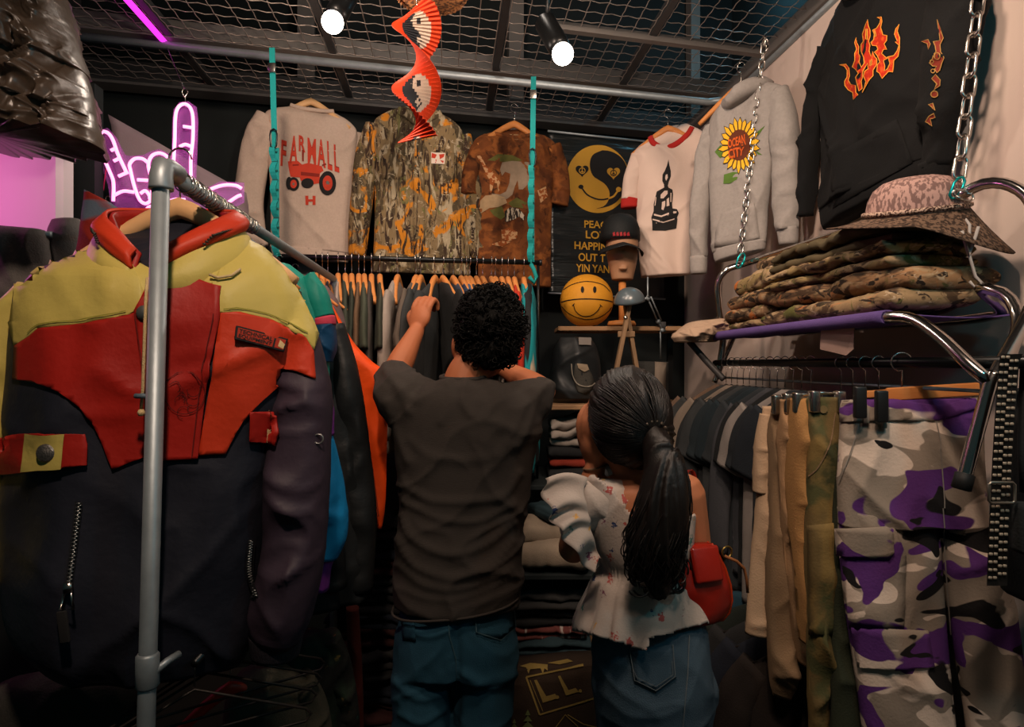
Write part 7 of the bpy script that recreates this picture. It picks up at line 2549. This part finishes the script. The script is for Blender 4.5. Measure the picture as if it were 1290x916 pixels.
# sheer triangular cloth behind the neon hand
tri = thing('sheer_pennant', 'sheer mauve triangular cloth stretched behind the neon hand', 'cloth', P(210, 210, 2.5))
to = Vector(tri.location)
A_, B_, C_, D_ = P(136, 144, 2.45), P(312, 244, 2.62), P(312, 300, 2.62), P(150, 240, 2.45)
V, Fc = [], []
for i in range(17):
    for j in range(9):
        p = A_.lerp(B_, i / 16).lerp(D_.lerp(C_, i / 16), j / 8)
        V.append(p - to + Vector((0, .012 * math.sin(i * .7 + j), 0)))
for i in range(16):
    for j in range(8):
        Fc.append((i * 9 + j, (i + 1) * 9 + j, (i + 1) * 9 + j + 1, i * 9 + j + 1))
oo = mk('cloth', V, Fc, mat('mauve_voile', '#7d6f74', .9, bump=.2), tri)
oo.modifiers.new('thick', 'SOLIDIFY').thickness = .002

# ------------------------------------------------------------------ pleated paper spiral
SY = 1.92
top_ = P(525, 6, SY)
sp = thing('paper_spiral', 'orange pleated paper spiral with black and white yin-yang discs hanging from the ceiling', 'ornament', top_)
M_PAP = mat('orange_paper', '#c83a12', .7, var=.06, bump=.1)
M_PW = mat('white_paper', '#b5a595', .75, var=.05, bump=.1)
M_PB = mat('black_paper', '#22252a', .7, var=.1, bump=.1)
half = 79 / F * SY
R_ = 31 / F * SY
Ltot = 170 / F * SY
ns1 = 92
nr = 24
V = []
faces = {}
for i in range(ns1 + 1):
    s_ = Ltot * i / ns1
    th_ = PI * (s_ - 24 / F * SY) / half + PI
    zig = .0022 * (1 if i % 2 else -1)
    taper = 1.0 if i > 4 else .75 + .06 * i
    for j in range(nr + 1):
        r = R_ * (-1 + 2 * j / nr) * taper
        V.append((r * math.cos(th_) - zig * math.sin(th_), r * math.sin(th_) + zig * math.cos(th_), -s_ - zig * .8))
for i in range(ns1):
    s_ = Ltot * (i + .5) / ns1
    ph = (s_ - 32 / F * SY) / half
    c_ = round(ph)
    v = (ph - c_) * half
    for j in range(nr):
        r = R_ * (-1 + 2 * (j + .5) / nr)
        rad = math.hypot(r / (.60 * R_), v / (.30 * half))
        k = 0
        if rad < 1:
            sg = 1 if c_ % 2 == 0 else -1
            rr_ = r * sg / (.60 * R_)
            vv = v / (.30 * half)
            k = 2 if rr_ + .35 * math.sin(vv * PI) > 0 else 1
            if math.hypot(rr_ + .1, vv - .5) < .17:
                k = 1
            if math.hypot(rr_ - .1 + .2, vv + .5) < .17:
                k = 2
        faces.setdefault((k, c_ if k else 0), []).append((i * (nr + 1) + j, (i + 1) * (nr + 1) + j, (i + 1) * (nr + 1) + j + 1, i * (nr + 1) + j + 1))
for (k, c_), fs in faces.items():
    nm, m_ = (('orange_pleats', M_PAP), ('white_pleats', M_PW), ('black_pleats', M_PB))[k]
    used = sorted({a for f in fs for a in f})
    ix = {a: n for n, a in enumerate(used)}
    oo = mk(nm, [V[a] for a in used], [tuple(ix[a] for a in f) for f in fs], m_, sp, smooth=False)
    oo.modifiers.new('thick', 'SOLIDIFY').thickness = .0012
MB().tube([(0, 0, -.005), (.0, 0, .3)], .0008, 5).build('string', M_HOOK, sp)
# woven basket above it
wb = thing('wicker_basket', 'woven wicker basket hung above the paper spiral', 'basket', P(543, -20, 1.95))
M_WICK = camo('wicker', '#8a5a34', [('#4a2c18', 90, .5, 1, (1, 1, 1), .03)])
for k, (r, z_) in enumerate(((.105, -.035), (.112, -.022), (.118, -.008), (.124, .006), (.128, .02))):
    n_ = 90
    for q_ in (0, 1):
        MB().tube([Vector(((r + .004 * math.sin(a * 24 + q_ * PI)) * math.cos(a), (r + .004 * math.sin(a * 24 + q_ * PI)) * math.sin(a), z_ + .004 * math.cos(a * 24 + q_ * PI))) for a in np.linspace(0, 2 * PI, n_, endpoint=False)], .0035, 5, closed=True).build('woven_cane', M_WICK, wb)
MB().lathe([(.0005, -.036), (.1, -.036), (.1, -.030), (.0005, -.030)], (0, 0, 0), 30).build('base', M_WICK, wb)
for a in (0, 2.1, 4.2):
    MB().tube([Vector((.12 * math.cos(a), .12 * math.sin(a), .02)), Vector((0, 0, .26))], .001, 5).build('string', M_HOOK, wb)
